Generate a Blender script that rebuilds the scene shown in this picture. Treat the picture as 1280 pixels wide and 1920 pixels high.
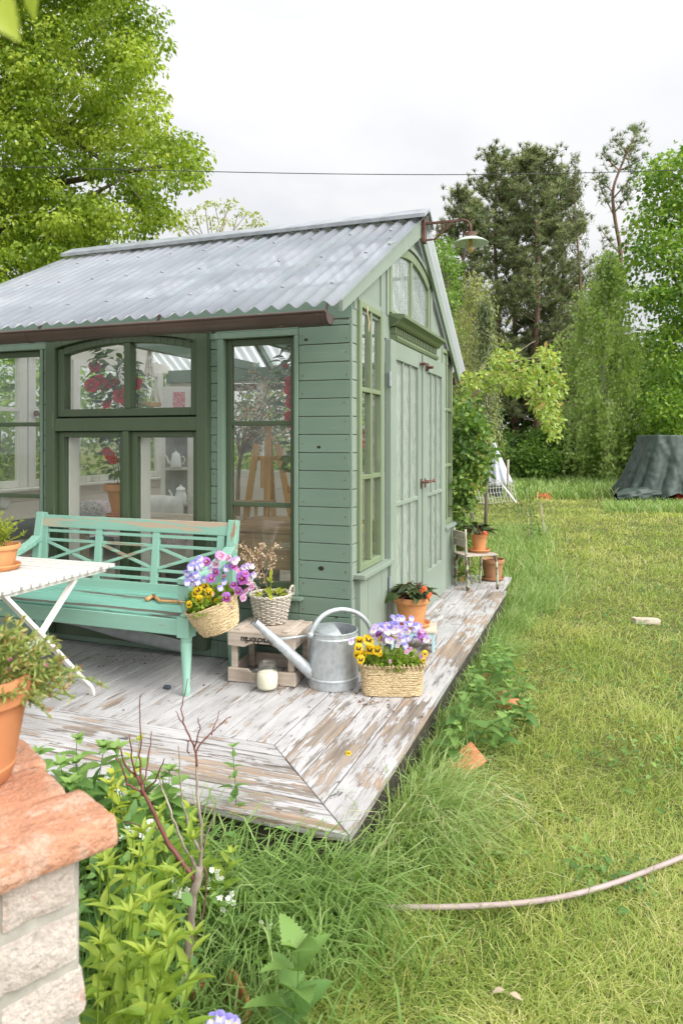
import bpy, bmesh, math, random
import numpy as np
from mathutils import Vector, Matrix
PI = math.pi
for o in list(bpy.data.objects): bpy.data.objects.remove(o)
SC = bpy.context.scene
COL = SC.collection

# ------------------------------------------------------------------ camera
FPX, CX, HY = 1330.0, 640.0, 826.0            # focal length, centre and horizon in photograph pixels
YAW = math.radians(20.2)
RV = np.array([math.cos(YAW), math.sin(YAW), 0.0]); FV = np.array([-math.sin(YAW), math.cos(YAW), 0.0]); UV = np.array([0, 0, 1.0])
CAM = np.array([1.4111, -4.0209, 1.40])
cd = bpy.data.cameras.new('camera'); cam = bpy.data.objects.new('camera', cd); COL.objects.link(cam)
cam.location = CAM; cam.rotation_euler = (PI/2, 0, YAW)
cd.sensor_fit = 'AUTO'; cd.sensor_width = 36.0; cd.lens = FPX/1920*36.0
cd.shift_y = -(960-HY)/1920; cd.clip_start = 0.03; cd.clip_end = 1500
cd.dof.use_dof = True; cd.dof.focus_distance = 4.4; cd.dof.aperture_fstop = 7.0
SC.camera = cam
def at(px, py, d):                            # a pixel of the photograph at depth d -> a point of the place
    return CAM + d*((px-CX)/FPX*RV + FV - (py-HY)/FPX*UV)
def on(px, py, axis, val):                    # the same, on the plane axis = val
    r = (px-CX)/FPX*RV + FV - (py-HY)/FPX*UV
    return CAM + r*(val-CAM[axis])/r[axis]

# ------------------------------------------------------------------ sky and sun (thin bright overcast, sun veiled to the right)
SUN_DIR = Vector((0.80, -0.20, 0.72)).normalized()
SUN_EL = math.asin(SUN_DIR.z); SUN_AZ = math.atan2(SUN_DIR.x, SUN_DIR.y)
W = bpy.data.worlds.new("World"); SC.world = W; W.use_nodes = True
wn, wl = W.node_tree.nodes, W.node_tree.links
bg = wn['Background']
sky = wn.new('ShaderNodeTexSky'); sky.sky_type = 'NISHITA'; sky.sun_disc = False
sky.sun_elevation = SUN_EL; sky.sun_rotation = SUN_AZ; sky.air_density = 1.0; sky.dust_density = 2.0
tc = wn.new('ShaderNodeTexCoord'); sep = wn.new('ShaderNodeSeparateXYZ'); wl.new(tc.outputs['Generated'], sep.inputs[0])
def wm(op, a, b=0.0, clamp=False):
    n = wn.new('ShaderNodeMath'); n.operation = op; n.use_clamp = clamp
    for i, v in enumerate((a, b)):
        if hasattr(v, 'is_linked') or hasattr(v, 'node'): wl.new(v, n.inputs[i])
        else: n.inputs[i].default_value = v
    return n.outputs[0]
zup = wm('MAXIMUM', sep.outputs[2], 0.0)
cie = wm('ADD', wm('MULTIPLY', zup, 0.58), 0.60)                    # overcast: brighter towards the zenith
dot = wn.new('ShaderNodeVectorMath'); dot.operation = 'DOT_PRODUCT'; wl.new(tc.outputs['Generated'], dot.inputs[0]); dot.inputs[1].default_value = SUN_DIR
glow = wm('MULTIPLY', wm('POWER', wm('MAXIMUM', dot.outputs['Value'], 0.0), 5.0), 4.6)
mp = wn.new('ShaderNodeMapping'); mp.inputs['Scale'].default_value = (1.0, 1.0, 2.6); wl.new(tc.outputs['Generated'], mp.inputs[0])
nz = wn.new('ShaderNodeTexNoise'); nz.inputs['Scale'].default_value = 2.3; nz.inputs['Detail'].default_value = 5; nz.inputs['Roughness'].default_value = 0.5; nz.inputs['Distortion'].default_value = 0.35
wl.new(mp.outputs[0], nz.inputs['Vector'])
cr = wn.new('ShaderNodeValToRGB'); cr.color_ramp.elements[0].position = 0.36; cr.color_ramp.elements[0].color = (0.825, 0.85, 0.89, 1)
cr.color_ramp.elements[1].position = 0.60; cr.color_ramp.elements[1].color = (1.0, 1.0, 1.0, 1); wl.new(nz.outputs['Fac'], cr.inputs[0])
lum = wm('MULTIPLY', wm('ADD', cie, glow), 10.0)
cl = wn.new('ShaderNodeVectorMath'); cl.operation = 'SCALE'; wl.new(cr.outputs[0], cl.inputs[0]); wl.new(lum, cl.inputs['Scale'])
mx = wn.new('ShaderNodeMix'); mx.data_type = 'RGBA'; mx.inputs[0].default_value = 0.96
wl.new(sky.outputs[0], mx.inputs[6]); wl.new(cl.outputs[0], mx.inputs[7]); wl.new(mx.outputs[2], bg.inputs['Color'])
bg.inputs['Strength'].default_value = 0.10
sd = bpy.data.lights.new('sun', 'SUN'); sd.energy = 1.5; sd.angle = math.radians(28); sd.color = (1.0, 0.96, 0.90)
so = bpy.data.objects.new('sun', sd); COL.objects.link(so); so.rotation_euler = SUN_DIR.to_track_quat('Z', 'Y').to_euler()
SC.view_settings.view_transform = 'Standard'; SC.view_settings.look = 'None'; SC.view_settings.gamma = 1.0
SC.view_settings.use_curve_mapping = False; SC.view_settings.exposure = 0.38
SC.render.engine = 'CYCLES'
SC.cycles.max_bounces = 10; SC.cycles.transparent_max_bounces = 24; SC.cycles.diffuse_bounces = 4; SC.cycles.glossy_bounces = 3
SC.cycles.use_denoising = True; SC.cycles.sample_clamp_indirect = 6.0

# ------------------------------------------------------------------ materials
class G:
    def __init__(s, name):
        s.m = bpy.data.materials.new(name); s.m.use_nodes = True; s.nt = s.m.node_tree
        s.b = s.nt.nodes['Principled BSDF']; s.o = s.nt.nodes['Material Output']
    def n(s, t, **k):
        x = s.nt.nodes.new(t)
        for a, v in k.items(): setattr(x, a, v)
        return x
    def put(s, sock, v):
        if isinstance(v, bpy.types.NodeSocket): s.nt.links.new(v, sock)
        elif isinstance(v, (tuple, list)) and len(v) == 3 and sock.type == 'RGBA': sock.default_value = (*v, 1)
        else: sock.default_value = v
    def vec(s, scale=(1, 1, 1), kind='Object'):
        t = s.n('ShaderNodeTexCoord'); m = s.n('ShaderNodeMapping'); m.inputs['Scale'].default_value = scale
        s.nt.links.new(t.outputs[kind], m.inputs[0]); return m.outputs[0]
    def noise(s, sc=5.0, det=4.0, rough=0.55, scale=(1, 1, 1), dist=0.0, off=None):
        x = s.n('ShaderNodeTexNoise'); v = s.vec(scale)
        if off is not None: v.node.inputs['Location'].default_value = (off, off*1.7, off*0.6)
        s.nt.links.new(v, x.inputs['Vector'])
        x.inputs['Scale'].default_value = sc; x.inputs['Detail'].default_value = det; x.inputs['Roughness'].default_value = rough; x.inputs['Distortion'].default_value = dist
        return x.outputs['Fac']
    def ramp(s, f, stops, interp='LINEAR'):
        r = s.n('ShaderNodeValToRGB'); r.color_ramp.interpolation = interp; e = r.color_ramp.elements
        while len(e) < len(stops): e.new(0.5)
        for k, (p, c) in enumerate(stops):
            e[k].position = p; e[k].color = (c, c, c, 1) if isinstance(c, (int, float)) else (*c, 1)
        s.put(r.inputs[0], f); return r.outputs[0]
    def mix(s, f, a, b, mode='MIX'):
        x = s.n('ShaderNodeMix'); x.data_type = 'RGBA'; x.blend_type = mode
        s.put(x.inputs[0], f); s.put(x.inputs[6], a); s.put(x.inputs[7], b); return x.outputs[2]
    def math(s, op, a, b=0.0, clamp=False):
        x = s.n('ShaderNodeMath'); x.operation = op; x.use_clamp = clamp; s.put(x.inputs[0], a); s.put(x.inputs[1], b); return x.outputs[0]
    def attr(s, name='var', out='Fac'):
        x = s.n('ShaderNodeAttribute'); x.attribute_name = name; return x.outputs[out]
    def bump(s, h, st=0.3, d=0.01):
        x = s.n('ShaderNodeBump'); x.inputs['Strength'].default_value = st; x.inputs['Distance'].default_value = d
        s.put(x.inputs['Height'], h); s.put(s.b.inputs['Normal'], x.outputs[0]); return x.outputs[0]
    def fin(s, col=None, rough=0.5, spec=0.5, metal=0.0):
        if col is not None: s.put(s.b.inputs['Base Color'], col)
        s.put(s.b.inputs['Roughness'], rough); s.b.inputs['Specular IOR Level'].default_value = spec; s.b.inputs['Metallic'].default_value = metal
        return s.m

def paint(name, c, grain=(1, 1, 1), var=0.10, rough=0.5, chip=None, chipc=(0.30, 0.21, 0.13), dirt=0.27):
    """brush-painted wood: slight colour drift, grain relief, rubbed chips"""
    g = G(name); c = np.array(c)
    big = g.noise(1.3, 3); fine = g.noise(9, 6, 0.65, grain)
    a = g.ramp(big, [(0.25, tuple(c*(1-var))), (0.75, tuple(c*(1+var)))])
    col = g.mix(g.ramp(fine, [(0.42, 0.0), (0.75, dirt)]), a, tuple(c*0.55))
    pale = g.noise(26, 4, 0.6, grain, off=5.0)
    col = g.mix(g.ramp(pale, [(0.66, 0.0), (0.72, 0.35)]), col, tuple(np.minimum(c*1.7+0.05, 1)))
    col = g.mix(g.math('MULTIPLY', g.attr('var'), 0.22), col, tuple(c*0.62))
    if chip:
        n = g.noise(7, 8, 0.68, grain, 0.4, off=2.0)
        col = g.mix(g.ramp(n, [(chip, 0.0), (chip+0.025, 1.0)]), col, chipc)
    g.bump(fine, 0.35, 0.004)
    return g.fin(col, g.ramp(big, [(0.3, rough-0.08), (0.7, rough+0.12)]))

def plain(name, c, rough=0.6, spec=0.4, metal=0.0, var=0.15, sc=12.0, bump=0.15):
    g = G(name); c = np.array(c); n = g.noise(sc, 5)
    g.bump(n, bump, 0.004)
    return g.fin(g.ramp(n, [(0.3, tuple(c*(1-var))), (0.7, tuple(np.minimum(c*(1+var), 1)))]), rough, spec, metal)

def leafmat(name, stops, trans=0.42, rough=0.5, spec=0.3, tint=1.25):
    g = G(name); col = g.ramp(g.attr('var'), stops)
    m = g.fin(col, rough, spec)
    t = g.n('ShaderNodeBsdfTranslucent'); s2 = g.mix(1.0, col, (tint, tint*1.05, tint*0.55), 'MULTIPLY'); g.put(t.inputs[0], s2)
    x = g.n('ShaderNodeMixShader'); x.inputs[0].default_value = trans
    g.nt.links.new(g.b.outputs[0], x.inputs[1]); g.nt.links.new(t.outputs[0], x.inputs[2]); g.nt.links.new(x.outputs[0], g.o.inputs['Surface'])
    return m

def petalmat(name, trans=0.3):
    g = G(name); col = g.attr('col', 'Color'); m = g.fin(col, 0.55, 0.25)
    t = g.n('ShaderNodeBsdfTranslucent'); g.put(t.inputs[0], col)
    x = g.n('ShaderNodeMixShader'); x.inputs[0].default_value = trans
    g.nt.links.new(g.b.outputs[0], x.inputs[1]); g.nt.links.new(t.outputs[0], x.inputs[2]); g.nt.links.new(x.outputs[0], g.o.inputs['Surface'])
    return m

def glassmat(name, tint=(0.93, 0.96, 0.94), dust=0.05, bumpy=0.0, frost=0.0):
    g = G(name); g.nt.nodes.remove(g.b)
    tr = g.n('ShaderNodeBsdfTransparent'); tr.inputs[0].default_value = (*tint, 1)
    gl = g.n('ShaderNodeBsdfGlossy'); gl.inputs['Roughness'].default_value = 0.02 + frost*0.1
    df = g.n('ShaderNodeBsdfDiffuse'); df.inputs[0].default_value = (0.78, 0.80, 0.78, 1)
    tl = g.n('ShaderNodeBsdfTranslucent'); tl.inputs[0].default_value = (0.75, 0.80, 0.75, 1)
    fr = g.n('ShaderNodeLayerWeight'); fr.inputs['Blend'].default_value = 0.5
    n = g.noise(26 if bumpy else 3.0, 3, 0.6, (1, 1, 0.35) if bumpy else (1, 1, 1))
    b = g.n('ShaderNodeBump'); b.inputs['Strength'].default_value = 0.05 + bumpy; b.inputs['Distance'].default_value = 0.004 + 0.01*bumpy
    g.put(b.inputs['Height'], n)
    for x in (gl, fr): g.put(x.inputs['Normal'], b.outputs[0])
    dm = g.n('ShaderNodeMixShader'); dm.inputs[0].default_value = 0.5
    g.nt.links.new(df.outputs[0], dm.inputs[1]); g.nt.links.new(tl.outputs[0], dm.inputs[2])
    m1 = g.n('ShaderNodeMixShader')
    g.put(m1.inputs[0], g.ramp(n, [(0.3, max(dust*0.5, frost*0.75)), (0.75, min(1.0, dust*1.6+frost))]))
    g.nt.links.new(tr.outputs[0], m1.inputs[1]); g.nt.links.new(dm.outputs[0], m1.inputs[2])
    m2 = g.n('ShaderNodeMixShader'); g.put(m2.inputs[0], g.math('ADD', g.math('MULTIPLY', g.math('POWER', fr.outputs['Facing'], 4.0), 0.85), 0.045, True))
    g.nt.links.new(m1.outputs[0], m2.inputs[1]); g.nt.links.new(gl.outputs[0], m2.inputs[2]); g.nt.links.new(m2.outputs[0], g.o.inputs['Surface'])
    return g.m

def roofmat():
    g = G('corrugated_plastic')
    n = g.noise(2.2, 4, 0.55, (1, 0.8, 1)); sp = g.noise(60, 3, 0.6, (1, 0.3, 1), off=3.0)
    col = g.mix(g.ramp(sp, [(0.55, 0.0), (0.72, 0.5)]), g.ramp(n, [(0.34, (0.27, 0.285, 0.36)), (0.66, (0.44, 0.455, 0.53))]), (0.36, 0.36, 0.37))
    m = g.fin(col, g.ramp(n, [(0.3, 0.30), (0.7, 0.42)]), 0.6); g.b.inputs['Coat Weight'].default_value = 0.25; g.b.inputs['Coat Roughness'].default_value = 0.15
    t = g.n('ShaderNodeBsdfTranslucent'); t.inputs[0].default_value = (0.95, 0.97, 0.98, 1)
    p = g.n('ShaderNodeBsdfTransparent'); p.inputs[0].default_value = (0.85, 0.9, 0.95, 1)
    a = g.n('ShaderNodeMixShader'); a.inputs[0].default_value = 0.56; b = g.n('ShaderNodeMixShader'); b.inputs[0].default_value = 0.17
    L = g.nt.links.new
    L(g.b.outputs[0], a.inputs[1]); L(t.outputs[0], a.inputs[2]); L(a.outputs[0], b.inputs[1]); L(p.outputs[0], b.inputs[2]); L(b.outputs[0], g.o.inputs['Surface'])
    return m

def deckmat(name, along):
    """old floor paint, worn through along the boards to brown, grey and black wood"""
    Y = along == 'y'; st = lambda k: (1, k, 1) if Y else (k, 1, 1)
    g = G(name); v = g.attr('var'); w = g.attr('wear')
    sh = g.n('ShaderNodeTexCoord'); cmb = g.n('ShaderNodeCombineXYZ'); va = g.n('ShaderNodeVectorMath'); va.operation = 'ADD'
    g.put(cmb.inputs[0], g.math('MULTIPLY', v, 37.0)); g.put(cmb.inputs[1], g.math('MULTIPLY', v, 53.0)); g.nt.links.new(sh.outputs['Object'], va.inputs[0]); g.nt.links.new(cmb.outputs[0], va.inputs[1])
    def nz(sc, det, rough, scale, dist=0.0, off=0.0):                  # every board has its own piece of the pattern
        x = g.n('ShaderNodeTexNoise'); m = g.n('ShaderNodeMapping'); m.inputs['Scale'].default_value = scale; m.inputs['Location'].default_value = (off, off*1.7, off*.6)
        g.nt.links.new(va.outputs[0], m.inputs[0]); g.nt.links.new(m.outputs[0], x.inputs['Vector']); x.inputs['Scale'].default_value = sc; x.inputs['Detail'].default_value = det; x.inputs['Roughness'].default_value = rough; x.inputs['Distortion'].default_value = dist; return x.outputs['Fac']
    n1 = nz(26, 10, 0.72, st(0.085), 0.5); n2 = nz(3.6, 4, 0.55, st(0.55), 0, 4.0); n5 = nz(80, 4, 0.6, st(0.10), 0, 2.0)
    lvl = g.math('ADD', g.math('ADD', g.math('MULTIPLY', n1, 0.38), g.math('MULTIPLY', n2, 0.44)), g.math('MULTIPLY', n5, 0.18))
    lvl = g.math('ADD', lvl, g.math('MULTIPLY', w, 0.085))
    bare = g.ramp(lvl, [(0.578, 0.0), (0.604, 1.0)])
    n3 = nz(8, 6, 0.6, st(0.10), 0, 9.0); grn = nz(36, 6, 0.7, st(0.04), 0, 1.0)
    under = g.ramp(n3, [(0.30, (0.07, 0.06, 0.052)), (0.42, (0.19, 0.155, 0.125)), (0.56, (0.40, 0.25, 0.14)), (0.72, (0.27, 0.245, 0.22))])
    under = g.mix(0.5, under, g.ramp(grn, [(0.35, (0.06, 0.05, 0.042)), (0.6, (0.38, 0.32, 0.26))]))
    d = nz(2.4, 6, 0.62, (1, 1, 1), 0, 7.0); d2 = nz(20, 7, 0.72, st(0.16), 0, 6.0)
    pc = g.ramp(d, [(0.3, (0.37, 0.355, 0.35)), (0.55, (0.475, 0.46, 0.455)), (0.8, (0.55, 0.54, 0.53))])
    pc = g.mix(g.ramp(d2, [(0.45, 0.0), (0.68, 0.55)]), pc, (0.21, 0.185, 0.17))
    crk = nz(46, 6, 0.72, st(0.05), 0.3, 15.0)
    pc = g.mix(g.ramp(g.math('ADD', crk, g.math('MULTIPLY', w, 0.05)), [(0.60, 0.0), (0.635, 0.85)]), pc, (0.12, 0.095, 0.08))
    pc = g.mix(g.math('MULTIPLY', v, 0.22), pc, (0.30, 0.285, 0.275))
    blk = nz(13, 9, 0.76, st(0.45), 0.8, 12.0)
    pc = g.mix(g.ramp(g.math('ADD', blk, g.math('MULTIPLY', w, 0.05)), [(0.645, 0.0), (0.675, 0.85)]), pc, (0.05, 0.046, 0.042))
    col = g.mix(bare, pc, under)
    g.bump(g.math('SUBTRACT', g.math('MULTIPLY', grn, 0.35), bare), 0.6, 0.005)
    return g.fin(col, g.ramp(bare, [(0, 0.48), (1, 0.75)]), 0.35)

def oldwood(name, a=(0.30, 0.25, 0.20), b=(0.52, 0.45, 0.38), grain=(0.08, 1, 1), sc=22, dark=(0.09, 0.07, 0.055)):
    g = G(name); n = g.noise(sc, 7, 0.65, grain, 0.3); k = g.noise(4, 5, 0.6, off=3.0)
    col = g.mix(g.ramp(k, [(0.45, 0.0), (0.75, 0.5)]), g.ramp(n, [(0.32, a), (0.62, b)]), dark)
    g.bump(n, 0.5, 0.004); return g.fin(col, 0.78, 0.25)

def terracotta(name='terracotta', c=(0.52, 0.215, 0.095)):
    g = G(name); c = np.array(c); n = g.noise(5, 6, 0.6); n2 = g.noise(40, 3)
    col = g.ramp(n, [(0.30, tuple(c*0.78)), (0.55, tuple(c)), (0.8, tuple(c*1.15+0.03))])
    col = g.mix(g.ramp(g.noise(3.0, 7, 0.7, off=4.0), [(0.58, 0.0), (0.75, 0.4)]), col, (0.60, 0.50, 0.42))
    g.bump(n2, 0.12, 0.002); return g.fin(col, 0.8, 0.25)

def brickmat(name, base, pale, worn=0.5, bumps=0.9):
    g = G(name); n = g.noise(11, 8, 0.68, dist=0.3); p = g.noise(16, 9, 0.72, off=6.0, dist=0.6)
    b = np.array(base)
    col = g.ramp(n, [(0.28, tuple(b*0.68)), (0.5, tuple(b)), (0.72, tuple(np.minimum(b*1.25+0.05, 1)))])
    col = g.mix(g.ramp(p, [(worn, 0.0), (worn+0.06, 0.85)]), col, pale)
    col = g.mix(g.math('MULTIPLY', g.attr('var'), 0.45), col, tuple(np.minimum(b*0.8+np.array([0.10, -0.02, -0.03]), 1)))
    col = g.mix(g.ramp(g.noise(130, 3, 0.7, off=8.0), [(0.40, 0.35), (0.60, 0.0)]), col, tuple(b*0.45)); col = g.mix(g.ramp(g.noise(7, 6, 0.7, off=11.0), [(0.56, 0.0), (0.70, 0.5)]), col, (0.20, 0.19, 0.14))
    pit = g.noise(55, 5, 0.7, off=2.0)
    col = g.mix(g.ramp(pit, [(0.26, 0.7), (0.36, 0.0)]), col, tuple(b*0.3))
    g.bump(g.math('ADD', g.math('MULTIPLY', n, 0.8), pit), bumps, 0.006); return g.fin(col, 0.9, 0.2)

M = {}
GREEN = (0.165, 0.238, 0.180); DARKG = (0.066, 0.094, 0.050); OLIVE = (0.185, 0.232, 0.130); LITG = (0.225, 0.272, 0.218)  # last one: wall green lightened, the gable's brighter light put into the colour
M['green_x'] = paint('painted_green_boards', GREEN, (0.10, 1, 1))
M['green_y'] = paint('lit_green_gable_boards', LITG, (1, 0.10, 1))  # same boards as the front, lit side painted lighter
M['pale'] = paint('lit_gable_green_paint', LITG, (1, 1, 0.12), dirt=0.10)  # gable woodwork in the same green, lightened for the light there
M['trim'] = paint('green_trim_paint', (0.18, 0.255, 0.19), (1, 1, 0.1))
M['dark'] = paint('dark_green_paint', DARKG, (1, 1, 0.1), rough=0.38)
M['olive'] = paint('olive_green_paint', OLIVE, (1, 1, 0.1))
M['cornice'] = paint('cornice_paint', (0.125, 0.165, 0.085), (1, 0.1, 1), chip=0.72)
M['cream'] = paint('cream_boards', (0.80, 0.74, 0.66), (0.1, 0.1, 1), var=0.05, dirt=0.08)
M['white'] = paint('old_white_paint', (0.78, 0.75, 0.69), (1, 1, 0.1), var=0.07, chip=0.72, chipc=(0.4, 0.33, 0.25))
M['glass'] = glassmat('window_glass', (0.97, 0.985, 0.975), dust=0.035)
M['glass_in'] = glassmat('inner_glass', (0.95, 0.97, 0.95), 0.03)
M['dimple'] = glassmat('dimpled_glass', (0.86, 0.92, 0.86), 0.1, 0.8, 0.42)
M['dimple_fan'] = glassmat('dimpled_fan_glass', (0.86, 0.9, 0.88), 0.1, 0.8, 0.26)
M['roof'] = roofmat()
M['zinc'] = plain('weathered_zinc', (0.31, 0.33, 0.35), 0.5, 0.5, 0.35, 0.25, 7, 0.25)
M['rust'] = plain('rusty_iron', (0.135, 0.07, 0.052), 0.7, 0.4, 0.25, 0.5, 18, 0.4)
def guttermat():
    g = G('brown_painted_gutter'); n = g.noise(4, 6, 0.6, (0.4, 1, 1)); r = g.noise(9, 9, 0.7, (0.5, 1, 1), off=2.0)
    col = g.mix(g.ramp(r, [(0.62, 0.0), (0.66, 0.9)]), g.ramp(n, [(0.3, (0.055, 0.034, 0.03)), (0.7, (0.12, 0.075, 0.065))]), (0.38, 0.22, 0.13))
    g.bump(n, 0.3, 0.004); return g.fin(col, 0.42, 0.5)
M['gutter'] = guttermat()
M['deck_y'] = deckmat('peeling_deck_boards', 'y'); M['deck_x'] = deckmat('peeling_border_boards', 'x')
M['wood_grey'] = oldwood('grey_weathered_wood'); M['wood_y'] = oldwood('bleached_plank', (0.42, 0.34, 0.25), (0.62, 0.53, 0.42))
M['wood_brown'] = oldwood('brown_timber', (0.24, 0.14, 0.075), (0.46, 0.30, 0.17)); M['wood_honey'] = oldwood('honey_pine', (0.45, 0.24, 0.09), (0.60, 0.36, 0.16), (1, 1, 0.1), dark=(0.3, 0.15, 0.06))
M['crate'] = oldwood('crate_wood', (0.34, 0.27, 0.21), (0.58, 0.49, 0.41))
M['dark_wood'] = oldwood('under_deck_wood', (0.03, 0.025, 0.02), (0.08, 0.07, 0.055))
M['mint'] = paint('mint_bench_paint', (0.265, 0.48, 0.375), (0.1, 1, 1), rough=0.5, chip=0.605, var=0.12)
M['mint_z'] = paint('mint_post_paint', (0.265, 0.48, 0.375), (1, 1, 0.1), rough=0.5, chip=0.615, var=0.12)
M['mint_seat'] = paint('worn_mint_seat', (0.20, 0.44, 0.35), (0.07, 1, 1), rough=0.4, chip=0.54, chipc=(0.12, 0.10, 0.08), dirt=0.35)
M['mint_top'] = paint('worn_mint_rail', (0.265, 0.48, 0.375), (0.12, 1, 1.4), rough=0.5, chip=0.535, chipc=(0.46, 0.36, 0.26))
M['table'] = paint('white_table_paint', (0.62, 0.595, 0.55), (0.08, 1, 1), rough=0.5, chip=0.615, chipc=(0.33, 0.25, 0.19), var=0.06)
M['table_leg'] = paint('white_leg_paint', (0.72, 0.70, 0.64), (1, 1, 0.2), chip=0.76, var=0.05)
M['terra'] = terracotta(); M['terra2'] = terracotta('bright_terracotta', (0.60, 0.27, 0.11)); M['terra_mossy'] = terracotta('aged_terracotta', (0.36, 0.18, 0.09))
M['soil'] = plain('potting_soil', (0.035, 0.026, 0.02), 0.95, 0.1, 0, 0.6, 60, 1.0)
def galv():
    g = G('galvanized_steel'); v = g.n('ShaderNodeTexVoronoi'); v.inputs['Scale'].default_value = 34; g.put(v.inputs['Vector'], g.vec((1, 1, 0.8)))
    n = g.noise(8, 7, 0.65); st = g.noise(3, 6, 0.7, (1, 1, 0.35), off=3.0)
    a = g.ramp(v.outputs['Distance'], [(0.0, (0.38, 0.41, 0.42)), (0.7, (0.50, 0.53, 0.54))])
    col = g.mix(g.ramp(st, [(0.45, 0.0), (0.7, 0.6)]), a, (0.62, 0.65, 0.66)); col = g.mix(g.ramp(n, [(0.55, 0.0), (0.75, 0.55)]), col, (0.20, 0.22, 0.22))
    g.bump(n, 0.12, 0.003); return g.fin(col, g.ramp(n, [(0.3, 0.38), (0.7, 0.6)]), 0.5, 0.55)
M['galv'] = galv()
def strawmat(name, a, b):
    g = G(name); n = g.noise(90, 4, 0.6, (1, 1, 2.5)); k = g.noise(9, 4, off=3.0)
    col = g.ramp(n, [(0.32, tuple(np.array(a)*0.6)), (0.45, a), (0.62, b)]); col = g.mix(g.ramp(k, [(0.5, 0.0), (0.8, 0.5)]), col, tuple(np.array(a)*0.65))
    g.bump(n, 0.8, 0.003); return g.fin(col, 0.7, 0.3)
M['straw'] = strawmat('seagrass_weave', (0.46, 0.33, 0.17), (0.74, 0.60, 0.38)); M['wicker'] = strawmat('grey_wicker', (0.42, 0.37, 0.30), (0.66, 0.60, 0.52))
M['jarglass'] = glassmat('jar_glass', (0.985, 0.985, 0.97), 0.04); M['wax'] = plain('cream_wax', (0.80, 0.76, 0.60), 0.5, 0.4, 0, 0.07)
M['brick'] = brickmat('soft_red_brick', (0.52, 0.20, 0.10), (0.62, 0.36, 0.22), 0.60)
M['brick_cap'] = brickmat('orange_cap_brick', (0.54, 0.285, 0.175), (0.64, 0.49, 0.385), 0.50, 1.6)
M['brick_lime'] = brickmat('limewashed_brick', (0.53, 0.48, 0.42), (0.46, 0.29, 0.22), 0.57, 1.4)
M['mortar'] = plain('lime_mortar', (0.33, 0.31, 0.265), 0.95, 0.1, 0, 0.2, 30, 0.9)
M['china'] = plain('white_porcelain', (0.78, 0.78, 0.76), 0.2, 0.5, 0, 0.03)
M['black'] = plain('black_lettering', (0.02, 0.018, 0.016), 0.7, 0.3)
M['tarp'] = plain('dark_green_tarpaulin', (0.036, 0.056, 0.044), 0.50, 0.35, 0, 0.2, 6, 0.2); M['silver'] = plain('silver_sheet', (0.42, 0.44, 0.50), 0.45, 0.5, 0, 0.1)
M['red'] = plain('red_plastic', (0.45, 0.03, 0.02), 0.5); M['orange_net'] = plain('orange_red_netting', (0.75, 0.12, 0.07), 0.6)
M['rope'] = plain('cotton_rope', (0.70, 0.65, 0.56), 0.9, 0.1); M['twine'] = plain('twine', (0.55, 0.44, 0.30), 0.9, 0.1)
M['cloth'] = plain('felt_cloth', (0.34, 0.35, 0.35), 0.95, 0.1, 0, 0.12, 20, 0.5); M['quilt'] = plain('patchwork_quilt', (0.55, 0.44, 0.46), 0.9, 0.1, 0, 0.35, 30); M['quilt2'] = plain('grey_speckled_cushion', (0.36, 0.34, 0.33), 0.9, 0.1, 0, 0.7, 80)
M['linen'] = plain('white_linen', (0.70, 0.68, 0.64), 0.9, 0.1); M['slate'] = plain('dark_blue_stone', (0.06, 0.07, 0.09), 0.6)
M['blue'] = paint('pale_blue_paint', (0.42, 0.62, 0.66), (1, 1, 1), chip=0.57, chipc=(0.6, 0.55, 0.5))
M['bark'] = oldwood('grey_bark', (0.07, 0.055, 0.045), (0.20, 0.165, 0.13), (1, 1, 0.2)); M['bark_red'] = oldwood('reddish_bark', (0.10, 0.06, 0.042), (0.25, 0.16, 0.11), (1, 1, 0.2))
M['birch_bark'] = oldwood('birch_bark', (0.40, 0.38, 0.35), (0.72, 0.70, 0.66), (1, 1, 1), 6); M['twig'] = plain('red_twig', (0.16, 0.055, 0.045), 0.55); M['twig_grey'] = oldwood('grey_twig', (0.16, 0.12, 0.09), (0.42, 0.35, 0.28), (1, 1, 0.15), 40)
M['hose'] = plain('mauve_garden_hose', (0.34, 0.265, 0.245), 0.5, 0.4, 0, 0.12); M['wire'] = plain('black_wire', (0.05, 0.05, 0.055), 0.6); M['galvwire'] = plain('pale_netting', (0.45, 0.45, 0.38), 0.6)
M['enamel'] = plain('pale_green_enamel', (0.42, 0.50, 0.40), 0.35, 0.5, 0, 0.1); M['frosted'] = glassmat('lamp_glass', (0.98, 0.98, 0.95), 0.02); M['amber'] = plain('amber_filament', (0.5, 0.3, 0.08), 0.4)
M['chairpaint'] = paint('flaking_chair_paint', (0.40, 0.42, 0.30), (1, 1, 1), chip=0.50, chipc=(0.10, 0.06, 0.045))
M['petal'] = petalmat('flower_petals')
L = leafmat
M['lf_grass'] = L('grass_blades', [(0.0, (0.11, 0.20, 0.035)), (0.30, (0.235, 0.335, 0.068)), (0.60, (0.41, 0.465, 0.12)), (0.82, (0.54, 0.53, 0.19)), (1.0, (0.68, 0.60, 0.34))], 0.38, 0.55)
M['lf_tall'] = L('tall_grass_blades', [(0.0, (0.10, 0.19, 0.04)), (0.5, (0.23, 0.35, 0.095)), (0.85, (0.38, 0.47, 0.19)), (1.0, (0.60, 0.54, 0.32))], 0.36, 0.45)
M['lf_lime'] = L('linden_leaves', [(0.0, (0.105, 0.18, 0.017)), (0.5, (0.25, 0.345, 0.033)), (1.0, (0.46, 0.53, 0.085))], 0.45, 0.5)
M['lf_mid'] = L('broad_leaves', [(0.0, (0.06, 0.13, 0.025)), (0.5, (0.135, 0.245, 0.042)), (1.0, (0.26, 0.38, 0.075))], 0.40)
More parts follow.
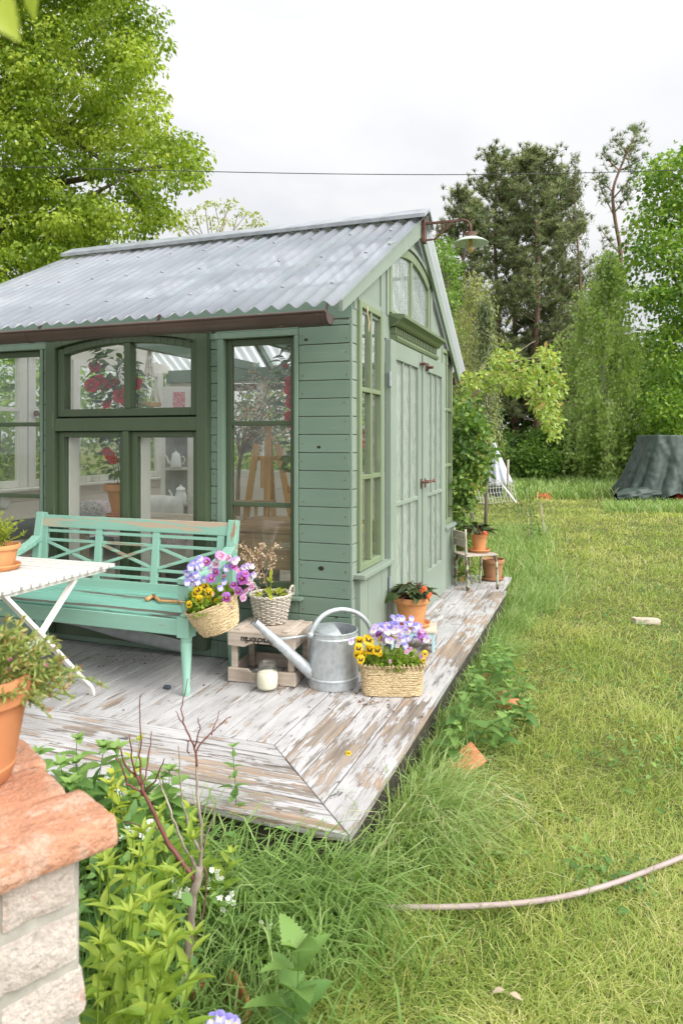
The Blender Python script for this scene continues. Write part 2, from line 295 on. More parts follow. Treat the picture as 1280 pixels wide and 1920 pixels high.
M['lf_maple'] = L('maple_leaves', [(0.0, (0.07, 0.15, 0.022)), (0.5, (0.165, 0.29, 0.04)), (1.0, (0.31, 0.43, 0.07))], 0.42)
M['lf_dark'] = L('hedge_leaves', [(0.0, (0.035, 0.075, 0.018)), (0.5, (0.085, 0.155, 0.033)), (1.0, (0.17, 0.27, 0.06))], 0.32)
M['lf_pine'] = L('pine_needles', [(0.0, (0.09, 0.125, 0.06)), (0.6, (0.19, 0.235, 0.115)), (1.0, (0.38, 0.40, 0.22))], 0.38)
M['lf_birch'] = L('birch_leaves', [(0.0, (0.25, 0.37, 0.11)), (0.5, (0.43, 0.56, 0.20)), (1.0, (0.58, 0.69, 0.29))], 0.5)
M['lf_cypress'] = L('cypress_sprays', [(0.0, (0.18, 0.22, 0.075)), (0.5, (0.34, 0.38, 0.14)), (1.0, (0.50, 0.53, 0.22))], 0.42)
M['lf_rose'] = L('rose_leaves', [(0.0, (0.05, 0.11, 0.025)), (0.5, (0.13, 0.23, 0.05)), (0.9, (0.30, 0.38, 0.085)), (1.0, (0.36, 0.24, 0.085))], 0.38)
M['lf_ramble'] = L('rambling_rose_leaves', [(0.0, (0.13, 0.20, 0.045)), (0.5, (0.31, 0.41, 0.09)), (0.88, (0.46, 0.52, 0.15)), (1.0, (0.46, 0.31, 0.12))], 0.4)
M['lf_nettle'] = L('nettle_leaves', [(0.0, (0.06, 0.135, 0.035)), (0.5, (0.13, 0.245, 0.06)), (1.0, (0.25, 0.38, 0.10))], 0.34)
M['lf_phlox'] = L('phlox_leaves', [(0.0, (0.12, 0.21, 0.025)), (0.5, (0.23, 0.34, 0.045)), (1.0, (0.38, 0.45, 0.075))], 0.42)
M['lf_gold'] = L('yellow_green_leaves', [(0.0, (0.20, 0.26, 0.03)), (0.6, (0.36, 0.42, 0.05)), (1.0, (0.50, 0.50, 0.10))], 0.4)
M['lf_pot'] = L('pot_foliage', [(0.0, (0.12, 0.19, 0.045)), (0.5, (0.27, 0.35, 0.09)), (0.9, (0.42, 0.42, 0.15)), (1.0, (0.42, 0.22, 0.11))], 0.35)
M['lf_begonia'] = L('begonia_leaves', [(0.0, (0.03, 0.045, 0.018)), (0.5, (0.06, 0.095, 0.03)), (0.8, (0.11, 0.05, 0.03)), (1.0, (0.17, 0.07, 0.05))], 0.2)
M['lf_mand'] = L('glossy_dark_leaves', [(0.0, (0.02, 0.05, 0.015)), (0.6, (0.05, 0.11, 0.025)), (1.0, (0.13, 0.22, 0.05))], 0.25, 0.3, 0.5)
M['lf_dry'] = L('dried_flowers', [(0.0, (0.38, 0.24, 0.16)), (0.5, (0.56, 0.40, 0.28)), (1.0, (0.70, 0.55, 0.42))], 0.3)
M['lf_euc'] = L('dried_eucalyptus', [(0.0, (0.20, 0.28, 0.22)), (0.5, (0.33, 0.40, 0.32)), (0.72, (0.52, 0.32, 0.24)), (1.0, (0.62, 0.40, 0.32))], 0.25)

# ------------------------------------------------------------------ building helpers
def link(o, parent=None):
    COL.objects.link(o)
    if parent: o.parent = parent
    return o
def T(name, label, cat, loc=(0, 0, 0), rz=0.0, group=None):
    o = bpy.data.objects.new(name, None); o.empty_display_size = 0.1; COL.objects.link(o)
    o.location = loc; o.rotation_euler = (0, 0, rz); return tag(o, label, cat, group)
def tag(o, label, cat, group=None):
    o['label'] = label; o['category'] = cat
    if group: o['group'] = group
    return o
def copytree(o, parent=None):
    c = o.copy(); COL.objects.link(c)
    if parent is not None: c.parent = parent
    for ch in list(o.children): copytree(ch, c)
    return c

class MB:
    def __init__(s): s.v = []; s.f = []; s.var = []; s.wear = []
    def add(s, vs, fs, var=None, wear=0.0):
        b = len(s.v); s.v += [tuple(map(float, p)) for p in vs]; s.f += [tuple(b+i for i in f) for f in fs]
        if var is None: var = random.random()
        s.var += [var]*len(vs); s.wear += [wear]*len(vs) if not hasattr(wear, '__len__') else list(wear)
        return s
    def bx(s, x0, x1, y0, y1, z0, z1, **k):
        v = [(x0, y0, z0), (x1, y0, z0), (x1, y1, z0), (x0, y1, z0), (x0, y0, z1), (x1, y0, z1), (x1, y1, z1), (x0, y1, z1)]
        return s.add(v, [(3, 2, 1, 0), (4, 5, 6, 7), (0, 1, 5, 4), (1, 2, 6, 5), (2, 3, 7, 6), (3, 0, 4, 7)], **k)
    def beam(s, p, q, w, h, up=(0, 0, 1), **k):
        p, q = np.array(p, float), np.array(q, float); d = (q-p)/np.linalg.norm(q-p)
        x = np.cross(d, up); x /= np.linalg.norm(x)+1e-9; u = np.cross(x, d)
        c = [-x*w/2-u*h/2, x*w/2-u*h/2, x*w/2+u*h/2, -x*w/2+u*h/2]
        v = [p+a for a in c]+[q+a for a in c]
        return s.add(v, [(3, 2, 1, 0), (4, 5, 6, 7), (0, 1, 5, 4), (1, 2, 6, 5), (2, 3, 7, 6), (3, 0, 4, 7)], **k)
    def tube(s, pts, rad, n=10, caps=True, closed=False, **k):
        pts = [np.array(p, float) for p in pts]; m = len(pts)
        rad = [rad]*m if np.isscalar(rad) else list(rad)
        vs, fs = [], []; prev = None
        for i in range(m):
            a = pts[i-1] if (i > 0 or closed) else pts[i]; b = pts[(i+1) % m] if (i < m-1 or closed) else pts[i]
            t = b-a; t /= np.linalg.norm(t)+1e-12
            if prev is None:
                x = np.cross(t, (0, 0, 1)) if abs(t[2]) < 0.9 else np.cross(t, (1, 0, 0))
            else: x = prev-t*np.dot(prev, t)
            x /= np.linalg.norm(x)+1e-12; prev = x; y = np.cross(t, x)
            for j in range(n):
                a2 = 2*PI*j/n; vs.append(pts[i]+rad[i]*(x*math.cos(a2)+y*math.sin(a2)))
        for i in range(m if closed else m-1):
            for j in range(n):
                i2 = (i+1) % m; fs.append((i*n+j, i*n+(j+1) % n, i2*n+(j+1) % n, i2*n+j))
        if caps and not closed: fs.append(tuple(range(n))[::-1]); fs.append(tuple((m-1)*n+j for j in range(n)))
        return s.add(vs, fs, **k)
    def lathe(s, prof, n=32, c=(0, 0, 0), sx=1.0, sy=1.0, caps=True, **k):
        vs, fs = [], []; m = len(prof)
        for r, z in prof:
            for j in range(n): vs.append((c[0]+sx*r*math.cos(2*PI*j/n), c[1]+sy*r*math.sin(2*PI*j/n), c[2]+z))
        for i in range(m-1):
            for j in range(n): fs.append((i*n+j, i*n+(j+1) % n, (i+1)*n+(j+1) % n, (i+1)*n+j))
        if caps: fs.append(tuple(range(n))[::-1]); fs.append(tuple((m-1)*n+j for j in range(n)))
        return s.add(vs, fs, **k)
    def prism(s, poly, a0, a1, axis='x', **k):
        """polygon in the plane across axis, swept from a0 to a1"""
        n = len(poly)
        f = {'x': lambda p, a: (a, p[0], p[1]), 'y': lambda p, a: (p[0], a, p[1]), 'z': lambda p, a: (p[0], p[1], a)}[axis]
        v = [f(p, a0) for p in poly]+[f(p, a1) for p in poly]
        return s.add(v, [tuple(range(n))[::-1], tuple(range(n, 2*n))]+[(i, (i+1) % n, n+(i+1) % n, n+i) for i in range(n)], **k)
    def band(s, inner, outer, a0, a1, axis='x', **k):
        """strip between two polylines, swept (arched heads and trims)"""
        for i in range(len(inner)-1): s.prism([inner[i], inner[i+1], outer[i+1], outer[i]], a0, a1, axis, **k)
        return s
    def grid(s, fn, nu, nv, **k):
        vs = [fn(u/nu, v/nv) for v in range(nv+1) for u in range(nu+1)]
        return s.add(vs, [(j*(nu+1)+i, j*(nu+1)+i+1, (j+1)*(nu+1)+i+1, (j+1)*(nu+1)+i) for j in range(nv) for i in range(nu)], **k)
    def build(s, name, mat, parent=None, smooth=False, bevel=0.0, autosmooth=None, w=False):
        if w:                                     # vertices were given in the place's own coordinates
            r = parent
            while r.parent: r = r.parent
            inv = r.matrix_basis.inverted(); s.v = [tuple(inv @ Vector(p)) for p in s.v]
        me = bpy.data.meshes.new(name); me.from_pydata(s.v, [], s.f); me.update()
        bm = bmesh.new(); bm.from_mesh(me); bmesh.ops.recalc_face_normals(bm, faces=bm.faces); bm.to_mesh(me); bm.free()
        for nm, dat in (('var', s.var), ('wear', s.wear)):
            a = me.attributes.new(nm, 'FLOAT', 'POINT'); a.data.foreach_set('value', dat)
        me.materials.append(M[mat] if isinstance(mat, str) else mat)
        if smooth: me.polygons.foreach_set('use_smooth', [True]*len(me.polygons))
        o = link(bpy.data.objects.new(name, me), parent)
        if smooth and autosmooth:
            m = o.modifiers.new('split', 'EDGE_SPLIT'); m.split_angle = math.radians(autosmooth)
        if bevel: b = o.modifiers.new('bevel', 'BEVEL'); b.width = bevel; b.segments = 2; b.limit_method = 'ANGLE'; b.angle_limit = math.radians(40)
        return o

def multi(name, mat, parent, boxes, bevel=0.002, w=False):
    for b in boxes: MB().bx(*b).build(name, mat, parent, bevel=bevel, w=w)
def npmesh(name, V, Fs, mat, parent=None, var=None, col=None, smooth=False):
    V = np.asarray(V, np.float32); me = bpy.data.meshes.new(name)
    Fs = [np.asarray(f, np.int32) for f in (Fs if isinstance(Fs, list) else [Fs])]
    me.vertices.add(len(V)); me.vertices.foreach_set('co', V.ravel())
    idx = np.concatenate([f.ravel() for f in Fs]); tot = np.concatenate([np.full(len(f), f.shape[1], np.int32) for f in Fs])
    st = np.concatenate([[0], np.cumsum(tot)[:-1]]).astype(np.int32)
    me.loops.add(len(idx)); me.loops.foreach_set('vertex_index', idx); me.polygons.add(len(tot)); me.polygons.foreach_set('loop_start', st)
    if smooth: me.polygons.foreach_set('use_smooth', np.ones(len(tot), bool))
    me.update(calc_edges=True)
    if var is not None: a = me.attributes.new('var', 'FLOAT', 'POINT'); a.data.foreach_set('value', np.asarray(var, np.float32))
    if col is not None: a = me.attributes.new('col', 'FLOAT_COLOR', 'POINT'); a.data.foreach_set('color', np.asarray(col, np.float32).ravel())
    me.materials.append(M[mat] if isinstance(mat, str) else mat)
    return link(bpy.data.objects.new(name, me), parent)

RNG = np.random.default_rng(7)
def unit(a): return a/(np.linalg.norm(a, axis=-1, keepdims=True)+1e-9)
LEAF2 = (np.array([(0, 0, 0), (0.5, 0.42, 0.10), (0, 1, -0.08), (-0.5, 0.42, 0.10)], float), [np.array([(0, 1, 2), (0, 2, 3)])])
_rows = [(0, 0.06), (0.18, 0.62), (0.42, 1.0), (0.7, 0.72), (0.9, 0.28), (1.0, 0.0)]
def broad(droop=0.25, fold=0.18, teeth=0.0):
    v = []; f = []
    for i, (y, w) in enumerate(_rows):
        z = -droop*y*y; ww = 0.5*w*(1+(teeth if i % 2 else -teeth))
        v += [(-ww, y, z+fold*ww), (0, y-0.02*(i % 2), z), (ww, y, z+fold*ww)]
    for i in range(len(_rows)-1):
        a = 3*i; f += [(a, a+1, a+4, a+3), (a+1, a+2, a+5, a+4)]
    return np.array(v, float), [np.array(f)]
LEAF6 = broad()
def toothed(n=8, droop=0.35):
    """a nettle leaf with a saw edge"""
    v = [(0, 0, 0)]; f = []
    ys = np.linspace(0.06, 0.97, 2*n+1)
    for i, y in enumerate(ys):
        w = 0.5*min(1.0, (y/0.22)**0.8)*(1-y)**0.62*1.32
        w *= 1.10 if i % 2 else 0.90
        z = -droop*y*y+(0.022 if i % 2 else -0.012)*(1-y); yy = y+(0.022 if i % 2 else 0)
        v += [(-w, yy, z-0.05*w), (0, y, z-0.02), (w, yy, z-0.05*w)] if False else [(-w, yy, z+0.15*w), (0, y, z-0.015), (w, yy, z+0.15*w)]
    k = len(ys); v.append((0, 1.04, -droop*1.08))
    t = [(0, 2, 1), (0, 3, 2)]; q = []
    for i in range(k-1):
        a = 1+3*i; q += [(a, a+1, a+4, a+3), (a+1, a+2, a+5, a+4)]
    a = 1+3*(k-1); e = len(v)-1; t += [(a, a+1, e), (a+1, a+2, e)]
    return np.array(v, float), [np.array(t), np.array(q)]
NETTLE = toothed()
def scatter(tmpl, pos, dirs, nrm, length, width, rng=RNG):
    """copies of a leaf template: pos, pointing along dirs, face towards nrm -> verts, faces, index of the leaf of every vertex"""
    tv, tf = tmpl; N = len(pos); n = len(tv)
    d = unit(dirs); x = unit(np.cross(d, nrm)); z = np.cross(x, d)
    ln = np.broadcast_to(length, (N,))[:, None, None]; wd = np.broadcast_to(width, (N,))[:, None, None]
    V = pos[:, None, :] + tv[None, :, 0, None]*wd*x[:, None, :] + tv[None, :, 1, None]*ln*d[:, None, :] + tv[None, :, 2, None]*ln*z[:, None, :]
    off = (np.arange(N)*n)[:, None, None]
    return V.reshape(-1, 3), [(f[None]+off).reshape(-1, f.shape[1]) for f in tf], np.repeat(np.arange(N), n)
def rdir(N, rng=RNG): return unit(rng.normal(size=(N, 3)))
class Acc:
    """collects several scatters into one mesh"""
    def __init__(s): s.V = []; s.F = {}; s.var = []; s.n = 0; s.col = []
    def add(s, V, Fs, var, col=None):
        for f in Fs: s.F.setdefault(f.shape[1], []).append(f+s.n)
        s.V.append(V); s.var.append(var); s.n += len(V)
        if col is not None: s.col.append(col)
    def leaves(s, tmpl, pos, dirs, nrm, length, width, var):
        V, F, i = scatter(tmpl, pos, dirs, nrm, length, width); s.add(V, F, np.asarray(var)[i])
    def ribbon(s, pts, w, var, nrm=(0, 0, 1)):
        pts = np.asarray(pts, float); t = unit(np.gradient(pts, axis=0)); x = unit(np.cross(t, np.broadcast_to(nrm, t.shape)+1e-4))
        ww = np.broadcast_to(w, (len(pts),))[:, None]/2; V = np.concatenate([pts-x*ww, pts+x*ww]); m = len(pts)
        s.add(V, [np.array([(i, m+i, m+i+1, i+1) for i in range(m-1)])], np.full(2*m, var))
    def sticks(s, A, B, w0, w1, var):
        """thin three-sided stems from A to B"""
        A, B = np.asarray(A, float), np.asarray(B, float); N = len(A); d = unit(B-A); x = unit(np.cross(d, (0.31, 0.2, 0.93))); y = np.cross(d, x)
        V = np.zeros((N, 6, 3))
        for k in range(3):
            a = 2*PI*k/3; r = x*math.cos(a)+y*math.sin(a); V[:, k] = A+r*np.broadcast_to(w0, (N,))[:, None]/2; V[:, 3+k] = B+r*np.broadcast_to(w1, (N,))[:, None]/2
        q = np.array([(0, 1, 4, 3), (1, 2, 5, 4), (2, 0, 3, 5)]); F = (q[None]+(np.arange(N)*6)[:, None, None]).reshape(-1, 4)
        s.add(V.reshape(-1, 3), [F], np.repeat(np.broadcast_to(var, (N,)), 6))
    def build(s, name, mat, parent=None, smooth=False):
        return npmesh(name, np.concatenate(s.V), [np.concatenate(f) for f in s.F.values()], mat, parent, np.clip(np.concatenate(s.var), 0, 1), np.concatenate(s.col) if s.col else None, smooth)
def clumps(acc, P, r, per, size, tmpl=LEAF2, droop=0.5, flat=0.6, w=0.62, rng=RNG, vspread=0.22, vbase=None, up=0.7):
    """leaf clumps at the points P"""
    N = len(P); n = N*per
    c = np.repeat(P, per, 0); rr = np.repeat(np.broadcast_to(r, (N,)), per)[:, None]
    off = rdir(n, rng)*rng.random((n, 1))**0.45*np.array([1, 1, flat])*rr
    d = unit(off+rdir(n, rng)*0.6*rr); d[:, 2] -= droop; nr = rdir(n, rng)*0.8; nr[:, 2] += up
    sz = size*rng.uniform(0.65, 1.25, n)
    vb = rng.uniform(0.15, 0.85, N) if vbase is None else np.broadcast_to(vbase, (N,))
    var = np.clip(np.repeat(vb, per)+rng.normal(0, vspread, n), 0, 1)
    acc.leaves(tmpl, c+off, d, nr, sz, sz*w, var)

# ------------------------------------------------------------------ ground
GZ = -0.20
g = G('lawn_soil'); n = g.noise(0.9, 6, 0.6); n2 = g.noise(18, 6, 0.7)
col = g.mix(g.ramp(n2, [(0.35, 0.0), (0.65, 1.0)]), g.ramp(n, [(0.3, (0.085, 0.12, 0.025)), (0.7, (0.17, 0.18, 0.05))]), (0.10, 0.085, 0.045))
g.bump(n2, 0.8, 0.03); M['lawn'] = g.fin(col, 0.95, 0.1)
mb = MB(); mb.bx(-260, 260, -60, 460, GZ-0.5, GZ); o = mb.build('lawn', 'lawn'); o['kind'] = 'structure'
M['sand'] = plain('sandy_path', (0.42, 0.36, 0.27), 0.95, 0.1, 0, 0.25, 3, 0.5)
mb = MB(); a = at(860, 895, 29.0); b = at(1400, 893, 29.0)
a[2] = b[2] = GZ; mb.add([a-FV*0.35+UV*0.004, b-FV*0.35+UV*0.004, b+FV*0.5+UV*0.004, a+FV*0.5+UV*0.004], [(0, 1, 2, 3)])
o = mb.build('path', 'sand'); o['kind'] = 'structure'

# ------------------------------------------------------------------ garden house
XL, YB, RY = -3.30, 3.03, 1.50            # left end, back wall, ridge line
def zr(y): return 2.18+(y+0.35)*0.530 if y < RY else 3.1605-(y-RY)*0.655
house = T('garden_house', 'green boarded garden house with arched window, double glass doors and clear corrugated roof', 'garden house', (0, 0, 0))
BH = 0.1105
def boards(mb, ax, a0, a1, z0, z1, face, th=0.022, out=-1):
    """boards of one wall segment; ax is the direction they run along, face the outer plane"""
    k0 = int(math.floor(z0/BH+1e-6)); k = k0
    while k*BH < z1-1e-6:
        lo, hi = max(z0, k*BH), min(z1, (k+1)*BH)
        if hi-lo > 0.012:
            j = random.uniform(-0.0012, 0.0012)+0.0006
            f0, f1 = sorted((face+out*j, face-out*th))
            if ax == 'x': mb.bx(a0+random.uniform(0, .002), a1-random.uniform(0, .002), f0, f1, lo+0.0018, hi-0.0030)
            else: mb.bx(f0, f1, a0+random.uniform(0, .002), a1-random.uniform(0, .002), lo+0.0018, hi-0.0030)
        k += 1
random.seed(3)
mb = MB()
boards(mb, 'x', -0.350, -0.020, -0.03, 2.13, 0.0)
boards(mb, 'x', -0.970, -0.920, -0.03, 2.09, 0.0)
boards(mb, 'x', -0.920, -0.350, -0.03, 0.42, 0.0)
boards(mb, 'x', -2.330, -2.266, -0.03, 2.09, 0.0)
boards(mb, 'x', -3.000, -2.330, -0.03, 0.42, 0.0)
boards(mb, 'x', XL, -3.000, -0.03, 2.09, 0.0)
boards(mb, 'x', -2.266, -0.970, -0.03, 0.06, 0.0)
mb.bx(XL, -0.352, 0.001, 0.022, 2.092, 2.138); mb.bx(XL, -0.002, -0.002, 0.022, 2.140, 2.33)
fw = mb.build('front_wall', 'green_x', house, bevel=0.0025)
mb = MB()                                       # inner lining of the front wall, between the openings
for a, b, z0, z1 in ((-0.34, -0.02, -.05, 2.3), (-0.975, -0.885, -.05, 2.3), (-0.885, -0.34, -.05, 0.43), (-0.885, -0.34, 2.06, 2.3), (-2.34, -2.262, -.05, 2.3), (-3.01, -2.34, -.05, 0.43), (-3.01, -2.34, 2.06, 2.3), (XL, -3.01, -.05, 2.3), (-2.262, -0.975, 2.18, 2.3)):
    mb.bx(a, b, 0.024, 0.085, z0, z1)
mb.build('wall_lining', 'cream', house)
nh = None; rn = random.Random(6)
for k in range(0, 19):
    for x in (-0.325, -0.045, -0.945, -2.30):
        if rn.random() < .2: continue
        if nh is None: nh = MB().lathe([(0.0045, 0), (0.0045, 0.001), (0, 0.0012)], 8, caps=False).build('nail_head', 'rust', house); q = nh
        else: q = nh.copy(); COL.objects.link(q)
        q.rotation_euler = (PI/2, 0, 0); q.location = (x+rn.uniform(-.008, .008), -0.0012, k*BH+rn.choice((.03, .055, .08)))
for x, z, s_ in ((-.30, 2.02, 2.0), (-.215, 1.36, 2.0), (-.20, .62, 3.0), (-.10, .33, 1.4), (-.95, 2.10, 2.4)):
    q = MB().lathe([(0.0045, 0), (0.0045, 0.001), (0, 0.0011)], 10, caps=False).build('knot_hole', 'black', house); q.rotation_euler = (PI/2, 0, 0); q.location = (x, -0.0014, z); q.scale = (s_*1.4, s_, 1)
mb = MB(); mb.bx(-0.018, -0.002, 0.0, 0.02, -0.03, 2.13); mb.build('corner_post', 'trim', house, bevel=0.002)

def window(name, parent, xs, zs, y0, y1, fr, glass, bars_x=(), bars_z=(), bw=0.026, mat='dark', axis='x', sashw=0.042, glass_mat='glass'):
    """frame with bars as one mesh, panes as a sub-part; axis = direction the window runs along"""
    mb = MB(); (a0, a1), (z0, z1) = xs, zs
    def bx(p0, p1, q0, q1, r0, r1):
        if axis == 'x': mb.bx(p0, p1, q0, q1, r0, r1)
        else: mb.bx(q0, q1, p0, p1, r0, r1)
    bx(a0, a0+sashw, y0, y1, z0, z1); bx(a1-sashw, a1, y0, y1, z0, z1)
    bx(a0+sashw, a1-sashw, y0, y1, z0, z0+sashw); bx(a0+sashw, a1-sashw, y0, y1, z1-sashw, z1)
    e = 0.003
    zb = [z0+sashw]+sorted(bars_z)+[z1-sashw]
    for z in bars_z: bx(a0+sashw, a1-sashw, y0+e, y1-e, z-bw/2, z+bw/2)
    for x in bars_x:
        for i in range(len(zb)-1):
            bx(x-bw/2, x+bw/2, y0+e, y1-e, zb[i]+(bw/2 if i else 0), zb[i+1]-(bw/2 if i < len(zb)-2 else 0))
    f = mb.build(name, mat, parent, bevel=0.004)
    mb = MB(); yc = (y0+y1)/2
    bx(a0+sashw*.8, a1-sashw*.8, yc-0.002, yc+0.002, z0+sashw*.8, z1-sashw*.8)
    mb.build('glazing', glass_mat, f); return f
def casing(name, mat, parts):
    mb = MB()
    for p in parts: mb.bx(*p)
    return mb.build(name, mat, house, bevel=0.003)
# tall window by the corner and its twin at the left
window('side_window', house, (-0.875, -0.378), (0.47, 2.05), 0.030, 0.068, 0, 0, (), (0.993, 1.510), 0.030)
window('side_window', house, (-3.000, -2.357), (0.47, 2.05), 0.030, 0.068, 0, 0, (), (0.996, 1.518), 0.030)
casing('window_casing', 'trim', [(-0.378, -0.352, -0.010, 0.07, 0.44, 2.05), (-0.918, -0.875, -0.010, 0.07, 0.44, 2.05), (-0.972, -0.352, -0.008, 0.07, 2.052, 2.090)])
casing('window_casing', 'trim', [(-2.357, -2.332, -0.010, 0.07, 0.44, 2.05), (-3.03, -3.0, -0.010, 0.07, 0.44, 2.05), (-3.03, -2.275, -0.008, 0.07, 2.052, 2.090)])
casing('window_sill', 'trim', [(-0.925, -0.318, -0.045, 0.07, 0.418, 0.438)])
casing('window_sill', 'trim', [(-3.04, -2.32, -0.045, 0.07, 0.418, 0.438)])
# big arched window, dark green
def arc(x0, x1, z_end, z_mid, n=18):
    return [(x0+(x1-x0)*i/n, z_end+(z_mid-z_end)*(1-(2*i/n-1)**2)) for i in range(n+1)]
XA, XB = -2.266, -0.970
aw = MB()
aw.bx(XA, -2.188, -0.055, 0.07, 0.05, 2.085); aw.bx(-1.045, XB, -0.055, 0.07, 0.05, 2.085)          # stiles
aw.band(arc(-2.188, -1.045, 2.045, 2.108), arc(-2.188, -1.045, 2.115, 2.178), -0.055, 0.07, 'y')
aw.prism([(XA, 2.085), (-2.188, 2.085), (-2.188, 2.115), (XA, 2.098)], -0.055, 0.07, 'y'); aw.prism([(-1.045, 2.085), (XB, 2.085), (XB, 2.098), (-1.045, 2.115)], -0.055, 0.07, 'y')
aw.bx(-2.188, -1.045, -0.050, 0.07, 1.465, 1.553)                                                    # transom
aw.bx(-2.188, -1.045, -0.045, 0.07, 0.05, 0.36)
af = aw.build('arched_window', 'dark', house, bevel=0.004)
mb = MB(); mb.bx(-2.186, -1.047, 0.046, 0.068, 1.42, 1.62); mb.bx(-2.186, -1.047, 0.046, 0.068, 0.34, 0.42); mb.bx(-1.64, -1.555, 0.046, 0.068, 0.42, 1.42); mb.build('gap_backing', 'dark', af)  # dark backing added behind the sashes to block light through the gaps
mb = MB()
mb.bx(-2.184, -2.128, -0.028, 0.045, 1.565, 2.044); mb.bx(-1.103, -1.049, -0.028, 0.045, 1.565, 2.044)
mb.bx(-2.128, -1.103, -0.028, 0.045, 1.565, 1.618)
mb.band(arc(-2.128, -1.103, 2.000, 2.062), arc(-2.128, -1.103, 2.052, 2.104), -0.028, 0.045, 'y')
mb.bx(-1.619, -1.572, -0.034, 0.04, 1.619, 2.058)
s = mb.build('top_sash', 'dark', af, bevel=0.004)
mb = MB(); mb.band([(-2.13, 1.61), (-1.60, 1.61), (-1.10, 1.61)], [(-2.13, 2.03), (-1.60, 2.07), (-1.10, 2.03)], 0.012, 0.016, 'y'); mb.build('top_panes', 'glass', af)
mb = MB()
for a, b in ((-2.184, -1.624), (-1.572, -1.049)):
    l, r = a+0.05, b-0.04
    mb.bx(a, l, -0.020, 0.045, 0.37, 1.460); mb.bx(r, b, -0.020, 0.045, 0.37, 1.460); mb.bx(l, r, -0.020, 0.045, 1.425, 1.460); mb.bx(l, r, -0.020, 0.045, 0.37, 0.43)
mb.bx(-1.622, -1.574, -0.048, 0.05, 0.36, 1.463)
s = mb.build('casement_sash', 'dark', af, bevel=0.004)
mb = MB(); mb.bx(-2.14, -1.66, 0.012, 0.016, 0.42, 1.44); mb.bx(-1.53, -1.08, 0.012, 0.016, 0.42, 1.44); mb.build('casement_panes', 'glass', af)
multi('inner_reveal', 'white', af, [(x, x+0.012, 0.02, 0.12, 0.43, 1.425) for x in (-2.128, -1.526)])
# gable side ---------------------------------------------------------------
for a, b in ((0.0, 0.088), (2.935, YB)):
    mb = MB(); boards(mb, 'y', a, b, -0.03, 2.20, 0.0, out=1); mb.build('gable_corner_boards', 'green_y', house, bevel=0.0025)
window('gable_window', house, (0.090, 0.565), (0.595, 2.262), -0.030, 0.022, 0, 0, (0.325,), (1.171, 1.718), 0.030, 'olive', 'y', 0.040)
window('gable_window', house, (2.455, 2.925), (0.610, 2.262), -0.030, 0.022, 0, 0, (0.690+2.0,), (1.164, 1.696), 0.030, 'olive', 'y', 0.040)
for y0, y1, z in ((0.02, 0.672, 0.59), (2.405, 3.045, 0.605)):
    mb = MB(); mb.bx(-0.02, 0.075, y0, y1, z-0.028, z); mb.build('gable_sill', 'pale', house, bevel=0.003)
    mb = MB(); a, b = (0.052, 0.634) if y0 < 1 else (2.44, 3.035)
    w = (b-a)/4
    for k in range(4): mb.bx(0.0 if k else -0.02, 0.034+0.0015*(k % 2), a+w*k+0.0012, a+w*(k+1)-0.0012, -0.02, z-0.029)
    mb.build('plinth_panel', 'pale', house, bevel=0.002)
casing('door_jamb', 'pale', [(-0.03, 0.014, 0.572, 0.632, 0.0, 2.20), (-0.03, 0.014, 2.428, 2.452, 0.0, 2.25), (-0.03, 0.010, 0.570, 2.452, 2.105, 2.265)])
def door(y0, y1, xo, zlow):
    mb = MB(); st = 0.135; t0, t1 = xo-0.035, xo+0.010
    ga, gb = (y0+st, y1-0.105) if y0 < 1 else (y0+0.165, y1-0.145)
    zt = 1.968
    mb.bx(t0, t1, y0, ga, 0.015, 2.095); mb.bx(t0, t1, gb, y1, 0.015, 2.095)
    mb.bx(t0, t1, ga, gb, zt, 2.095); mb.bx(t0, t1, ga, gb, 0.015, zlow)
    d = mb.build('door', 'pale', house, bevel=0.004)
    mb = MB(); n = 3; w = (gb-ga)/n
    mb.bx(t0+.006, t1-.004, ga, gb, 0.935, 0.965)
    for k in range(1, n):
        for z0, z1 in ((zlow, 0.935), (0.965, zt)): mb.bx(t0+.006, t1-.006, ga+w*k-0.010, ga+w*k+0.010, z0, z1)
    mb.build('glazing_bars', 'pale', d, bevel=0.003)
    mb = MB(); mb.bx(xo-0.015, xo-0.011, ga-.01, gb+.01, zlow-.01, zt+.01); mb.build('dimpled_panes', 'dimple', d)
    mb = MB()                                                       # net curtain folds close behind the glass
    nf = 7
    mb.grid(lambda u, v: (xo-0.06+0.016*math.cos(2*PI*n*u*1.0+PI)+0.006*math.sin(9*u+3*v), ga+(gb-ga)*u, zlow+(zt-zlow)*v), 60, 6)
    c = mb.build('curtain', 'linen', d, smooth=True); return d
d1 = door(0.640, 1.515, 0.046, 0.28); d2 = door(1.545, 2.425, 0.046, 0.322)
MB().bx(0.03, 0.068, 1.519, 1.556, 0.02, 2.09).build('door_cover_strip', 'pale', d2, bevel=0.004); MB().bx(0.02, 0.048, 1.5155, 1.5185, 0.02, 2.085).build('rusty_edge', paint('rust_stained_edge', (0.22, 0.13, 0.09), (1, 1, .1)), d2)
def lever(y, z, s, parent):
    mb = MB(); mb.bx(0.058, 0.066, y-0.014, y+0.014, z-0.05, z+0.025)
    mb.tube([(0.06, y, z), (0.115, y, z)], 0.010, 8)
    mb.tube([(0.112, y, z), (0.118, y+s*0.03, z+0.004), (0.116, y+s*0.075, z-0.002), (0.114, y+s*0.105, z+0.006)], [0.009, 0.008, 0.010, 0.013], 8)
    mb.build('handle', 'rust', parent, smooth=True, autosmooth=40)
lever(1.478, 1.070, 1, d1); lever(1.60, 1.070, 1, d2)
